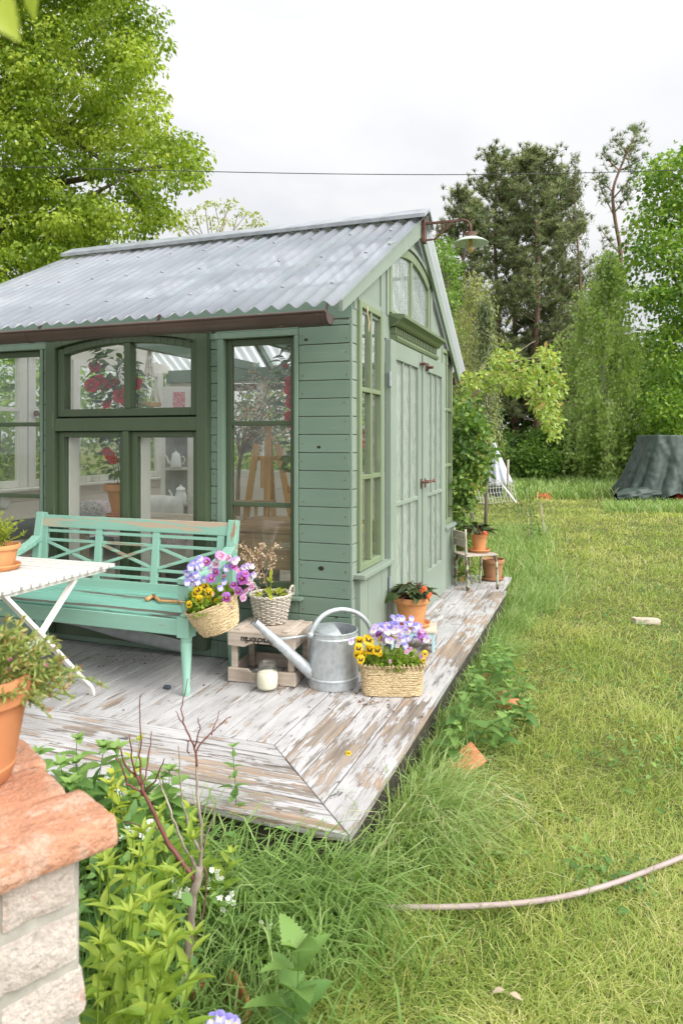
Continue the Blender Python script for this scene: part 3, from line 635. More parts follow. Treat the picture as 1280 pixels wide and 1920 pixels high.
mb = MB(); mb.tube([(0.085, 1.44, 2.005), (0.095, 1.70, 2.0)], 0.008, 8); mb.tube([(0.055, 1.455, 2.005), (0.10, 1.455, 2.005)], 0.012, 8); mb.bx(0.056, 0.075, 1.64, 1.69, 1.97, 2.03); mb.tube([(0.07, 1.665, 2.0), (0.115, 1.665, 1.995)], 0.012, 8); mb.build('bolt', 'rust', d2, smooth=True, autosmooth=40)
for z in (1.82, 0.42): 
    mb = MB(); mb.tube([(0.05, 0.634, z-0.05), (0.05, 0.634, z+0.05)], 0.011, 10); mb.build('hinge', 'zinc', d1, smooth=True, autosmooth=40)
# carved cornice over the doors
CY0, CY1 = 0.760, 2.080
mb = MB()
prof = [(0.0, 2.098), (0.062, 2.098), (0.070, 2.118), (0.066, 2.136), (0.052, 2.142), (0.006, 2.146), (0.006, 2.196), (0.060, 2.202), (0.075, 2.212), (0.092, 2.236), (0.112, 2.248), (0.128, 2.252), (0.128, 2.276), (0.0, 2.290)]
mb.prism([(p[0], p[1]) for p in prof], 0, 1, 'y')
mb.v = [(x, CY0+(CY1-CY0)*y if z < 2.2 else CY0-0.03+(CY1-CY0+0.06)*y, z) for x, y, z in mb.v]
cn = mb.build('cornice', 'cornice', house, bevel=0.002)
nd = 26; den = None
for k in range(nd):
    y = CY0+0.02+(CY1-CY0-0.04)*k/(nd-1)
    if den is None: den = MB().bx(0.0055, 0.054, -0.013, 0.013, 2.149, 2.194).build('dentil', 'cornice', cn); q = den
    else: q = den.copy(); COL.objects.link(q)
    q.location = (0, y, 0)
# gable field with the round-topped fanlight
def fa(y0, y1, ze, zm, n=16): return [(y0+(y1-y0)*i/n, ze+(zm-ze)*(1-(2*i/n-1)**2)) for i in range(n+1)]
FY0, FY1 = 0.795, 1.895
mb = MB()
mb.prism([(0.03, 2.20), (0.745, 2.20), (0.745, zr(0.745)-0.02), (0.03, zr(0.03)-0.02)], -0.03, 0.002, 'x')
mb.prism([(1.955, 2.10), (2.30, 2.10), (3.0, 2.15), (3.0, zr(3.0)-0.02), (1.955, zr(1.955)-0.02)], -0.03, 0.002, 'x')
up = [(y, zr(y)-0.02) for y, z in fa(0.745, 1.955, 0, 1)]
mb.band([(y, z) for y, z in fa(0.745, 1.955, 2.66, 2.86)], up, -0.03, 0.002, 'x')
mb.bx(-0.03, 0.001, 0.745, 1.955, 2.265, 2.31)
gf = mb.build('gable_field', 'pale', house)
multi('gable_batten', 'pale', house, [(0.003, 0.014, 0.700, 0.745, 2.268, zr(0.72)-0.05), (0.003, 0.012, 0.560, 0.600, 2.268, zr(0.58)-0.05), (0.003, 0.022, 1.985, 2.055, 2.31, zr(2.05)-0.06), (0.003, 0.010, 0.09, 0.56, 2.264, 2.30)])
mb = MB()
mb.bx(-0.015, 0.022, 0.745, FY0, 2.30, 2.70); mb.bx(-0.015, 0.022, FY1, 1.955, 2.30, 2.70); mb.bx(-0.015, 0.022, FY0, FY1, 2.295, 2.325)
mb.band(fa(FY0, FY1, 2.675, 2.785), fa(0.745, 1.955, 2.735, 2.850), -0.015, 0.024, 'x')
mb.prism([(0.745, 2.70), (FY0, 2.70), (FY0, 2.676), (0.745, 2.736)], -0.015, 0.0238, 'x') if False else None
mb.bx(-0.010, 0.020, 1.325, 1.372, 2.325, 2.783)
ff = mb.build('fanlight', 'olive', house, bevel=0.003)
mb = MB(); mb.band(fa(0.78, 1.91, 2.31, 2.31), fa(0.78, 1.91, 2.685, 2.80), 0.0, 0.004, 'x'); mb.build('dimpled_panes', 'dimple_fan', ff)
mb = MB(); mb.band(fa(0.715, 1.985, 2.735, 2.862), fa(0.700, 2.000, 2.765, 2.895), 0.003, 0.034, 'x'); mb.build('arch_trim', 'pale', house, bevel=0.003)
# barge boards, ridge, roof sheets
for pts, nm in (([(-0.33, 2.115), (-0.33, zr(-0.33)-0.005), (RY, 3.155), (RY, 3.02)], 'barge_board'), ([(RY, 3.02), (RY, 3.155), (3.10, zr(3.10)-0.004), (3.10, zr(3.10)-0.135)], 'barge_board')):
    mb = MB(); mb.prism(pts, 0.034, 0.062, 'x'); mb.build(nm, 'pale', house, bevel=0.003)
def corr(y0, y1, x0, x1, nm):
    mb = MB(); nx = int((x1-x0)/0.105*10); ny = 14
    mb.grid(lambda u, v: (x0+(x1-x0)*u, y0+(y1-y0)*v, zr(y0+(y1-y0)*v)+0.018+0.0155*math.cos((x0+(x1-x0)*u)*2*PI/0.105)+0.003*math.sin(5*u*7+v*3)), nx, ny)
    return mb.build(nm, 'roof', house, smooth=True)
rs = corr(-0.465, RY-0.01, -3.37, 0.105, 'roof_sheet'); corr(RY+0.01, 3.16, -3.37, 0.105, 'roof_sheet')
scr = None
for k in range(0, 33, 3):
    for y in (-0.2, 0.42, 1.0):
        if scr is None: scr = MB().lathe([(0.013, 0.0), (0.012, 0.006), (0.0, 0.009)], 8, caps=False).build('roof_screw', 'zinc', rs); q = scr
        else: q = scr.copy(); COL.objects.link(q)
        q.location = (-0.0525-0.105*k, y, zr(y)+0.048)
mb = MB()
for s, dy, dz in ((-1, 0.155, 0.530), (1, 0.155, 0.655)):
    y1 = RY+s*dy; z0 = 3.218
    mb.prism([(RY, z0), (RY, z0+0.028), (y1, z0+0.028-dz*dy), (y1, z0-dz*dy-0.004)], -3.385, 0.125, 'x')
mb.build('ridge_cap', 'zinc', house, bevel=0.002)
# gutters
def gutter(y, z, x0, x1, brk):
    mb = MB(); n = 12; pts = []
    for i in range(n+1): a = PI+PI*i/n; pts.append((y+0.062*math.cos(a), z+0.062*math.sin(a)))
    inn = [(y+(p[0]-y)*0.93, z+(p[1]-z)*0.93) for p in pts]
    mb.band(inn, pts, x0, x1, 'x'); mb.tube([(x0, y-0.062, z+0.004), (x1, y-0.062, z+0.004)], 0.009, 8); mb.prism(pts, x1-0.006, x1, 'x')
    gt = mb.build('gutter', 'gutter', house, smooth=True, autosmooth=30)
    for x in brk:
        mb = MB(); po = [(y+(p[0]-y)*1.05, z+(p[1]-z)*1.05) for p in pts]; mb.band(pts, po, x-0.014, x+0.014, 'x')
        mb.beam((x, y+0.06, z+0.01), (x, y+0.10, z+0.10), 0.026, 0.005, (1, 0, 0)); mb.build('gutter_bracket', 'gutter', gt)
xs = [on(px, 620, 1, -0.415)[0] for px in (58, 283, 603)]
gutter(-0.415, 2.092, -3.4, on(618, 590, 1, -0.415)[0], xs); gutter(3.20, 2.03, -3.4, 0.0, (-0.1,))
# timbers under the roof, back and left wall, floor
mb = MB()
for x in (-0.55, -1.25, -1.95, -2.65): 
    mb.beam((x, 0.02, zr(0.02)-0.045), (x, RY, zr(RY)-0.045), 0.045, 0.075); mb.beam((x, RY, zr(RY)-0.045), (x, 3.0, zr(3.0)-0.045), 0.045, 0.075)
for x in (-1.05, -2.15): mb.beam((x, 0.05, 2.20), (x, 2.98, 2.20), 0.06, 0.09)
for y in (0.45, 1.0, 2.0, 2.6): mb.beam((-3.28, y, zr(y)-0.012), (-0.02, y, zr(y)-0.012), 0.05, 0.028, (0, -0.5, 1))
mb.beam((-3.28, 2.96, 2.13), (-0.02, 2.96, 2.13), 0.09, 0.14)
mb.build('roof_timbers', 'trim', house, bevel=0.003)
mb = MB()                                                            # left end wall: boards to 1.0 m, windows above, boarded gable
def cwall(mb, ax, a0, a1, z0, z1, f0, f1, h=0.155):
    z = z0
    while z < z1-0.01:
        t = min(z+h, z1)
        if ax == 'y': mb.bx(f0, f1, a0, a1, z+0.0012, t-0.0012)
        else: mb.bx(a0, a1, f0, f1, z+0.0012, t-0.0012)
        z += h
cwall(mb, 'y', 0.03, 3.0, -0.05, 1.0, XL, XL+0.05); mb.bx(XL, XL+0.05, 0.03, 3.0, 2.16, 2.26)
z = 2.26
while z < 3.1:
    ya = max(0.03, (z+0.155-2.18)/0.530-0.35+0.02); yb = min(3.0, RY+(3.1605-z-0.155)/0.655-0.02)
    if yb-ya > 0.05: mb.bx(XL, XL+0.05, ya, yb, z+.001, z+0.153)
    z += 0.155
mb.build('end_wall', 'cream', house, bevel=0.002)
mb = MB()
for y0, y1 in ((0.03, 0.10), (0.70, 0.785), (0.80, 0.885), (1.235, 1.33), (1.36, 1.45), (2.05, 2.12), (2.70, 2.80), (2.94, 3.0)): mb.bx(XL+0.005, XL+0.062, y0, y1, 1.0, 2.16)
for y0, y1 in ((0.10, 0.70), (0.885, 1.235), (1.45, 2.05), (2.12, 2.70)):
    mb.bx(XL+0.01, XL+0.055, y0, y1, 1.645, 1.68); mb.bx(XL+0.01, XL+0.055, y0, y1, 1.0, 1.06); mb.bx(XL+0.01, XL+0.055, y0, y1, 2.11, 2.16)
mb.bx(XL-0.02, XL+0.16, 0.03, 3.0, 0.975, 0.999)
ew = mb.build('end_window', 'white', house, bevel=0.004)
mb = MB(); mb.bx(XL+0.03, XL+0.033, 0.06, 2.97, 1.02, 2.14); mb.build('glazing', 'glass_in', ew)
mb = MB(); mb.bx(XL+0.062, XL+0.10, 0.86, 0.875, 1.61, 1.66); mb.tube([(XL+.09, 0.83, 1.635), (XL+.09, 0.93, 1.635)], 0.010, 8); mb.build('window_catch', 'rust', ew)
MB().bx(XL+0.062, XL+0.09, 1.38, 1.41, 1.14, 1.30).build('window_catch', 'rust', ew)
mb = MB(); cwall(mb, 'x', XL+0.05, -0.03, -0.05, 1.0, YB-0.06, YB, 0.155)
for a, b in ((XL+0.05, -2.72), (-1.50, -1.30), (-0.32, -0.03)): cwall(mb, 'x', a, b, 1.0, 2.10, YB-0.06, YB, 0.155)
mb.build('back_wall', 'cream', house, bevel=0.002)
mb = MB()
for a, b in ((-2.72, -1.50), (-1.30, -0.32)):
    for x in (a, (a+b)/2-0.04, b-0.08): mb.bx(x, x+0.08, YB-0.065, YB, 1.0, 2.10)
    mb.bx(a+.08, b-.08, YB-0.062, YB, 1.0, 1.07); mb.bx(a+.08, b-.08, YB-0.062, YB, 2.04, 2.10)
bw = mb.build('back_window', 'white', house, bevel=0.004)
mb = MB(); mb.bx(-2.70, -1.52, YB-0.03, YB-0.027, 1.02, 2.08); mb.bx(-1.28, -0.34, YB-0.03, YB-0.027, 1.02, 2.08); mb.build('glazing', 'glass_in', bw)
mb = MB(); mb.bx(XL, -0.01, 0.03, YB, -0.06, -0.035); mb.build('floor', 'wood_y', house)

# ------------------------------------------------------------------ wall lamp
lx = on(882, 460, 1, RY); LX, LZ = lx[0], lx[2]
k_ = (LX+1.4)/LX
lamp = T('wall_lamp', 'rusty iron bracket lamp with pale enamel shade under the gable peak', 'wall lamp', (0.07, RY, 3.0))
mb = MB(); mb.bx(-0.006, 0.022, -0.035, 0.035, -0.03, 0.16); mb.build('mounting_plate', 'rust', lamp, bevel=0.003)
R_ = LX-0.07; za = on(860, 413, 1, RY)[2]-3.0
mb = MB(); mb.beam((0.02, 0, za), (R_-0.07, 0, za), 0.018, 0.018)
arcp = [(R_-0.07+0.07*math.sin(a), 0, za-0.07+0.07*math.cos(a)) for a in np.linspace(0, PI/2, 8)]
mb.tube(arcp+[(R_, 0, za-0.10)], 0.010, 10)
mb.beam((0.02, 0, za-0.13), (0.10, 0, za-0.13), 0.014, 0.012); mb.beam((0.09, 0, za-0.13), (R_*0.66, 0, za-0.004), 0.014, 0.012)
for f in (0.30, 0.42, 0.52): mb.beam((R_*f, 0, za), (R_*f, 0, za-0.13+max(0, (R_*f-0.09))/(R_*0.66-0.09)*0.126), 0.010, 0.010, (1, 0, 0))
mb.build('bracket_arm', 'rust', lamp, smooth=False, bevel=0.001)
zs = za-0.10
mb = MB(); mb.lathe([(0.012, 0.0), (0.040, -0.005), (0.042, -0.038), (0.03, -0.04)], 24, (R_, 0, zs)); mb.build('cap', 'rust', lamp, smooth=True, autosmooth=40)
mb = MB(); pr = [(0.036, -0.040), (0.06, -0.046), (0.10, -0.064), (0.132, -0.084), (0.137, -0.088)]
mb.lathe(pr+[(r-0.003, z-0.004) for r, z in reversed(pr)], 40, (R_, 0, zs), caps=False); mb.build('lamp_shade', 'enamel', lamp, smooth=True, autosmooth=50)
mb = MB(); mb.lathe([(0.035, -0.06), (0.038, -0.10), (0.044, -0.14), (0.040, -0.165), (0.022, -0.183), (0.0, -0.187)], 24, (R_, 0, zs), caps=False); mb.build('glass_globe', 'frosted', lamp, smooth=True)
mb = MB(); mb.lathe([(0.016, -0.05), (0.016, -0.085), (0.012, -0.09), (0.022, -0.12), (0.024, -0.14), (0.012, -0.16), (0.0, -0.163)], 16, (R_, 0, zs)); mb.build('bulb', 'amber', lamp, smooth=True)
mb = MB(); mb.tube([at(688, 574, 4.45), at(689, 590, 4.45), at(692, 604, 4.46), at(691, 622, 4.45)], [.006, .004, .005, .002], 6)
tag(mb.build('twine_loop', 'twine'), 'short end of pale twine hanging on the narrow window left of the doors', 'twine')

# ------------------------------------------------------------------ deck
deck = T('wooden_deck', 'weathered wooden deck with flaking pale grey paint round the green house', 'deck', (0, 0, 0))
random.seed(11)
DX, DY = 0.572, -1.650
def wearat(x, y): return max(0.0, min(1.0, 0.35+0.55*(x+0.35)/0.9)) if y < 0.3 else max(0.2, min(1, 0.45+0.5*(x)/0.6))
mb = MB()
edges = [-0.007, 0.092, 0.230, 0.398, DX]
for i in range(4):                                                   # right border, mitred at the corner
    a, b = edges[i]+0.003, edges[i+1]-0.003
    ya, yb = -1.062-(a+0.007)*1.016, -1.062-(b+0.007)*1.016
    ys = [0.0, 0.35, 0.7, 1.0]; y1 = 2.72
    top = [(a, ya), (b, yb), (b, y1), (a, y1)]; mb.prism(top, -0.032, random.uniform(-.002, .001), 'z', wear=wearat((a+b)/2, 0))
x = -0.010
while x > -4.2:
    w = random.uniform(0.128, 0.150); mb.prism([(x-w+0.003, -1.058), (x-0.003, -1.058), (x-0.003, 0.0 if x > XL else 2.5), (x-w+0.003, 0.0 if x > XL else 2.5)], -0.032, random.uniform(-.002, .001), 'z', wear=wearat(x, 0)); x -= w
for x0, x1 in ((-0.02, 0.13), (0.13, 0.28), (0.28, 0.43), (0.43, 0.535)): mb.bx(x0+.003, x1-.003, 2.727, 3.42, -0.032, -0.003, wear=0.3)
mb.build('deck_boards', 'deck_y', deck, bevel=0.003)
mb = MB()
fe = [-1.062, -1.160, -1.300, -1.475, DY]
for i in range(4):
    a, b = fe[i]-0.003, fe[i+1]+0.003
    xa, xb = -0.007-(a+1.062)*0.984-0.006, -0.007-(b+1.062)*0.984-0.006
    mb.prism([(-4.2, b), (xb, b), (xa, a), (-4.2, a)], -0.032, random.uniform(-.002, .001), 'z', wear=(0.55, 0.75, 0.9, 0.8)[i])
mb.build('border_boards', 'deck_x', deck, bevel=0.003)
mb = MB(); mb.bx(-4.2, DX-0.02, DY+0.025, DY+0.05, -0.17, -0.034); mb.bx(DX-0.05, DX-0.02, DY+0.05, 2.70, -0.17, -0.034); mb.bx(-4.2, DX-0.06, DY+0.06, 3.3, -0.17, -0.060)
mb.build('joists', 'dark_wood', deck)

# ------------------------------------------------------------------ bench
random.seed(21)
bench = T('garden_bench', 'long mint green bench with crossed lattice back against the arched window', 'bench', (-1.485, -0.40, 0))
BX0, BX1, BF = -2.235, -0.735, -0.655
for x in (BX0, BX1):
    mb = MB()                                                          # turned front leg with its block and arm post
    pr = [(0.0, 0.0), (0.019, 0.0), (0.021, 0.015), (0.024, 0.03), (0.021, 0.045), (0.020, 0.07), (0.028, 0.20), (0.031, 0.285), (0.027, 0.292), (0.031, 0.300), (0.030, 0.325)]
    mb.lathe(pr, 20, (x, BF, 0)); mb.bx(x-0.037, x+0.037, BF-0.037, BF+0.037, 0.322, 0.432)
    mb.lathe([(0.030, 0.430), (0.034, 0.44), (0.025, 0.452), (0.028, 0.47), (0.030, 0.49), (0.024, 0.505), (0.026, 0.53)], 20, (x, BF, 0)); mb.bx(x-0.033, x+0.033, BF-0.033, BF+0.033, 0.528, 0.605)
    mb.build('leg', 'mint_z', bench, smooth=True, autosmooth=35, bevel=0.004, w=True)
    mb = MB(); pts = [(x, -0.10, 0.0), (x, -0.15, 0.30), (x, -0.165, 0.46), (x, -0.150, 0.70), (x, -0.115, 0.905)]
    for a, b in zip(pts, pts[1:]): mb.beam(a, b, 0.052, 0.062, (1, 0, 0))
    mb.build('leg', 'mint_z', bench, bevel=0.006, w=True)
    mb = MB(); n = 14
    for i in range(n):
        f = lambda t: (x, -0.165-(0.53)*t, 0.735-0.105*min(1, t*2.2)**0.7+0.012*math.sin(t*PI))
        mb.beam(f(i/n), f((i+1)/n), 0.070, 0.034, (0, 0, 1))
    mb.build('armrest', 'mint_z', bench, bevel=0.004, w=True)
    mb = MB(); mb.bx(x-0.016, x+0.016, BF+0.03, -0.17, 0.33, 0.405); mb.build('side_rail', 'mint', bench, bevel=0.003, w=True)
mb = MB(); mb.bx(BX0+0.037, BX1-0.037, BF-0.026, BF+0.004, 0.330, 0.418); mb.build('front_rail', 'mint', bench, bevel=0.004, w=True)
mb = MB()
for k in range(9):
    y0 = BF+0.008+k*0.056; mb.bx(BX0-0.01, BX1+0.01, y0, y0+0.050, 0.408, 0.428+0.003*math.cos(k*.7)) if k else mb.bx(BX0+0.037, BX1-0.037, y0-0.02, y0+0.050, 0.4185, 0.432)
mb.build('seat', 'mint_seat', bench, bevel=0.004, w=True)
def bk(z): return -0.165+(z-0.46)*0.105                                # the leaning plane of the back
def bar(x0, z0, x1, z1, h, t, mat, name, parent=bench, dy=0.0):
    mb = MB(); mb.beam((x0, bk(z0)+dy, z0), (x1, bk(z1)+dy, z1), t, h, (0, 0.1, 1)); return mb.build(name, mat, parent, bevel=0.003, w=True)
bar(BX0+0.026, 0.848, BX1-0.026, 0.848, 0.082, 0.032, 'mint_top', 'top_rail')
bar(BX0+0.026, 0.448, BX1-0.026, 0.448, 0.072, 0.030, 'mint', 'bottom_rail')
sx = [-2.190, -1.737, -1.288, -0.815]
for i, x in enumerate(sx):
    mb = MB(); mb.beam((x, bk(0.44), 0.44), (x, bk(0.81), 0.81), 0.052, 0.026, (0, 1, 0)); mb.build('stile', 'mint_z', bench, bevel=0.003, w=True)
for a, b in zip(sx, sx[1:]):
    a, b = a+0.027, b-0.027; mb = MB()
    for z in (0.783, 0.722, 0.566, 0.512): mb.beam((a, bk(z), z), (b, bk(z), z), 0.018, 0.020, (0, 0.1, 1))
    mb.beam((a, bk(0.712)-.001, 0.708), (b, bk(0.58)-.001, 0.580), 0.014, 0.020, (0, 0.1, 1)); mb.beam((a, bk(0.58)-.006, 0.580), (b, bk(0.712)-.006, 0.708), 0.014, 0.020, (0, 0.1, 1))
    mb.build('lattice', 'mint', bench, bevel=0.002, w=True)
mb = MB(); p = [on(275, 1125, 2, .438), on(288, 1118, 2, .438), on(300, 1128, 2, .438), on(340, 1130, 2, .438), on(352, 1131, 2, .438)]
for q in p: q[2] = 0.441
mb.tube([p[0], p[0]*.4+p[1]*.6, p[1], p[1]*.35+p[2]*.65, p[2], p[3], p[4]], [.013, .014, .013, .010, .009, .009, .008], 8)
tag(mb.build('wooden_stick', 'wood_honey', smooth=True), 'bent honey wood stick lying on the bench seat', 'stick')
mb = MB()                                                                # felt strip sagging along the wall foot
def felt(u, v):
    x = -2.25+1.16*u; return (x, -0.022-0.055*v-0.02*math.sin(v*PI)-0.006*math.sin(9*u+4*v), 0.185-0.13*u**1.5*0.6-0.055*v+0.012*math.sin(7*u)*v-0.03*u*v)
mb.grid(felt, 30, 5); o = mb.build('cloth_strip', 'cloth', smooth=True); o.modifiers.new('thickness', 'SOLIDIFY').thickness = 0.006
tag(o, 'grey felt strip sagging along the house wall under the bench', 'cloth')

# ------------------------------------------------------------------ folding table
tb = T('folding_table', 'white slatted folding table with crossed legs beside the bench', 'table', (-1.66, -1.09, 0))
random.seed(5)
mb = MB(); y = -0.668
while y > -1.52: mb.bx(-2.15, -1.195+random.uniform(-.004, .004), y-0.0515, y-0.0045, 0.681, 0.700+random.uniform(-.0015, .0015)); y -= 0.058
mb.build('table_top', 'table', tb, bevel=0.003, w=True)
for x in (-1.245, -2.08): MB().bx(x-0.014, x+0.014, -1.50, -0.70, 0.655, 0.6795).build('top_rail', 'table_leg', tb, bevel=0.003, w=True)
pa = [on(p, q, 0, -1.225) for p, q in ((2, 1112), (75, 1187), (150, 1268), (170, 1288), (174, 1303))]
pb = [on(p, q, 0, -1.255) for p, q in ((141, 1085), (80, 1183))]; dd = (pb[1]-pb[0]); pb = [pb[0], pb[0]+dd*(0.655/-dd[2])*0.93, pb[0]+dd*(0.655/-dd[2])*0.95-np.array([0, 0, 0.03])]
pb[2][2] = 0.0; pa[-1][2] = 0.0
for dx in (0.0, -0.83):
    for pts in (pa, pb):
        mb = MB()
        for a, b in zip(pts, pts[1:]): mb.beam(a+np.array([dx, 0, 0]), b+np.array([dx, 0, 0]), 0.020, 0.034, (1, 0, 0))
        mb.build('leg', 'table_leg', tb, bevel=0.004, w=True)
mb = MB(); mb.tube([(-1.225, -1.16, 0.36), (-2.07, -1.16, 0.36)], 0.008, 8); mb.build('crossbar', 'table_leg', tb, w=True)

# ------------------------------------------------------------------ pots
def pot(root, rt, rb, h, mat='terra', saucer=None, z0=0.0, soil=0.03, rim=0.22):
    rh = h*rim; mb = MB()
    pr = [(rb*0.92, 0.0), (rb, 0.004), (rb+(rt*0.93-rb)*(1-rim), h-rh), (rt*0.985, h-rh+0.004), (rt*1.0, h-rh+0.012), (rt, h-0.006), (rt*0.985, h), (rt*0.93, h), (rt*0.90, h-0.01), (rt*0.84, h-soil-0.02)]
    mb.lathe(pr, 40, (0, 0, z0), caps=False); p = mb.build('pot', mat, root, smooth=True, autosmooth=35)
    mb = MB(); mb.grid(lambda u, v: (rt*0.88*u*math.cos(2*PI*v), rt*0.88*u*math.sin(2*PI*v), z0+h-soil+0.006*math.sin(23*u+11*v)), 8, 24); mb.build('soil', 'soil', root, smooth=True)
    if saucer:
        mb = MB(); s = saucer; mb.lathe([(s*0.80, 0), (s*0.9, 0.004), (s, 0.026), (s*0.97, 0.030), (s*0.92, 0.026), (s*0.80, 0.010), (0.0, 0.009)], 40, (0, 0, z0-0.012), caps=False); mb.build('saucer', mat, root, smooth=True, autosmooth=45)
    return p
def feathery(root, name, mat, base, n, length, spread, up, leaf, seed, sag=0.3, per=26, dirs=None):
    """arching sprays with small leaves"""
    r = np.random.default_rng(seed); A = Acc(); tips = []
    for i in range(n):
        d = unit(np.array([r.normal(0, spread), r.normal(0, spread), up+r.random()*0.5])) if dirs is None else unit(dirs[i % len(dirs)]+r.normal(0, 0.22, 3))
        ln = length*r.uniform(0.6, 1.1); p0 = np.array(base)+r.normal(0, 0.02, 3)*np.array([1, 1, 0.2]); ts = np.linspace(0, 1, 9)
        P = np.array([p0+d*ln*t+np.array([0, 0, -sag*ln*t*t])+0.02*ln*np.array([math.sin(5*t+i), math.cos(4*t+i), 0]) for t in ts]); tips.append(P)
        A.sticks(P[:-1], P[1:], 0.0035, 0.0025, 0.25+0.3*r.random())
        u = r.uniform(0.18, 1.0, per); k = np.clip((u*8).astype(int), 0, 7); f = (u*8-k)[:, None]; pos = P[k]*(1-f)+P[k+1]*f
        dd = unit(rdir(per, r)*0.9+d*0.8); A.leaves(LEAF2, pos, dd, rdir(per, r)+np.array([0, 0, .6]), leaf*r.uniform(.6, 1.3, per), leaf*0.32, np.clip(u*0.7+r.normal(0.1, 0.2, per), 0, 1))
    o = A.build(name, mat, root); return np.array(tips)
def flowers_at(root, name, mesh_o, pts, nrm, size, rng):
    """copies of one blossom as parts of root"""
    for p, n, s in zip(pts, nrm, size):
        c = mesh_o.copy(); c.name = name; COL.objects.link(c); c.parent = root
        q = Vector(n).to_track_quat('Z', 'Y') @ Matrix.Rotation(rng.uniform(-0.5, 0.5), 3, 'Z').to_quaternion()
        c.location = p; c.rotation_mode = 'QUATERNION'; c.rotation_quaternion = q; c.scale = (s, s, s)
def blossom_mesh(name, petals, eye=None):
    """petals: list of (angle, length, width, colour outside, colour inside); unit size flower facing +Z, top towards +Y"""
    V, F3, F4, C = [], [], [], []
    for ang, ln, wd, co, ci, z in petals:
        b = len(V); ca, sa = math.cos(ang), math.sin(ang)
        rows = [(0.0, 0.0, 0.0, ci), (0.35, 0.55, 0.05, ci), (0.55, 0.85, 0.06, tuple(0.35*np.array(ci)+0.65*np.array(co))), (0.85, 0.9, 0.03, co), (1.0, 0.5, -0.06, co)]
        idx = []
        for t, w, dz, c in rows:
            xs = [0.0] if w == 0 else [-0.5*wd*w, 0.0, 0.5*wd*w]; row = []
            for x in xs:
                lx, ly = x, ln*(t-(0.06 if x and t > 0.8 else 0)); row.append(len(V)); V.append((lx*ca-ly*sa, lx*sa+ly*ca, z+dz+(0.03 if x else 0))); C.append((*c, 1))
            idx.append(row)
        F3 += [(idx[0][0], idx[1][1], idx[1][0]), (idx[0][0], idx[1][2], idx[1][1])]
        for a, c in zip(idx[1:], idx[2:]): F4 += [(a[0], a[1], c[1], c[0]), (a[1], a[2], c[2], c[1])]
    if eye:
        b = len(V)
        for k in range(6): V.append((0.09*math.cos(k*PI/3), 0.09*math.sin(k*PI/3), 0.08)); C.append((*eye, 1))
        F3 += [(b, b+k, b+k+1) for k in range(1, 5)]
    o = npmesh(name, V, [np.array(F3), np.array(F4)], 'petal', None, None, C, True); COL.objects.unlink(o); return o
def pansy(name, top, side, low, blotch, eye=(0.85, 0.6, 0.05)):
    return blossom_mesh(name, [(0.42, 0.62, 0.72, top, top, 0.0), (-0.42, 0.62, 0.72, top, top, 0.004), (1.75, 0.56, 0.66, side, blotch, 0.02), (-1.75, 0.56, 0.66, side, blotch, 0.024), (PI, 0.60, 0.95, low, blotch, 0.04)], eye)
Y_ = (0.80, 0.52, 0.015); PU = (0.28, 0.075, 0.42)
PANSY = {'yellow': pansy('yellow_pansy', Y_, Y_, Y_, (0.03, 0.006, 0.004)), 'magenta': pansy('magenta_pansy', (0.45, 0.17, 0.55), (0.50, 0.16, 0.55), (0.55, 0.15, 0.52), (0.16, 0.008, 0.10)),
 'lavender': pansy('lavender_viola', (0.30, 0.26, 0.66), (0.42, 0.37, 0.74), (0.55, 0.50, 0.80), (0.72, 0.70, 0.82)), 'white': pansy('white_viola', (0.46, 0.33, 0.70), (0.78, 0.74, 0.80), (0.82, 0.80, 0.80), (0.55, 0.48, 0.50)),
 'pink': pansy('pink_pansy', (0.55, 0.28, 0.48), (0.62, 0.40, 0.55), (0.66, 0.46, 0.58), (0.40, 0.10, 0.28))}
def double(name, c, n=16, seed=1):
    r = random.Random(seed); c = np.array(c); return blossom_mesh(name, [(2*PI*k*0.382, 0.75-0.035*k, 0.62-0.02*k, tuple(c*r.uniform(.8, 1.2)), tuple(c*0.75), 0.02*k) for k in range(n)])
BEG = double('begonia_blossom', (0.80, 0.16, 0.05)); BEG2 = double('pale_begonia_blossom', (0.82, 0.27, 0.15), seed=3)
MAND = blossom_mesh('mandevilla_blossom', [(2*PI*k/5, 0.8, 0.85, (0.62, 0.012, 0.035), (0.33, 0.008, 0.02), 0.02*(k % 2)) for k in range(5)], (0.5, 0.2, 0.02))
TINY = blossom_mesh('tiny_pink_blossom', [(2*PI*k/5, 0.7, 0.6, (0.62, 0.16, 0.36), (0.45, 0.08, 0.22), 0.0) for k in range(5)])

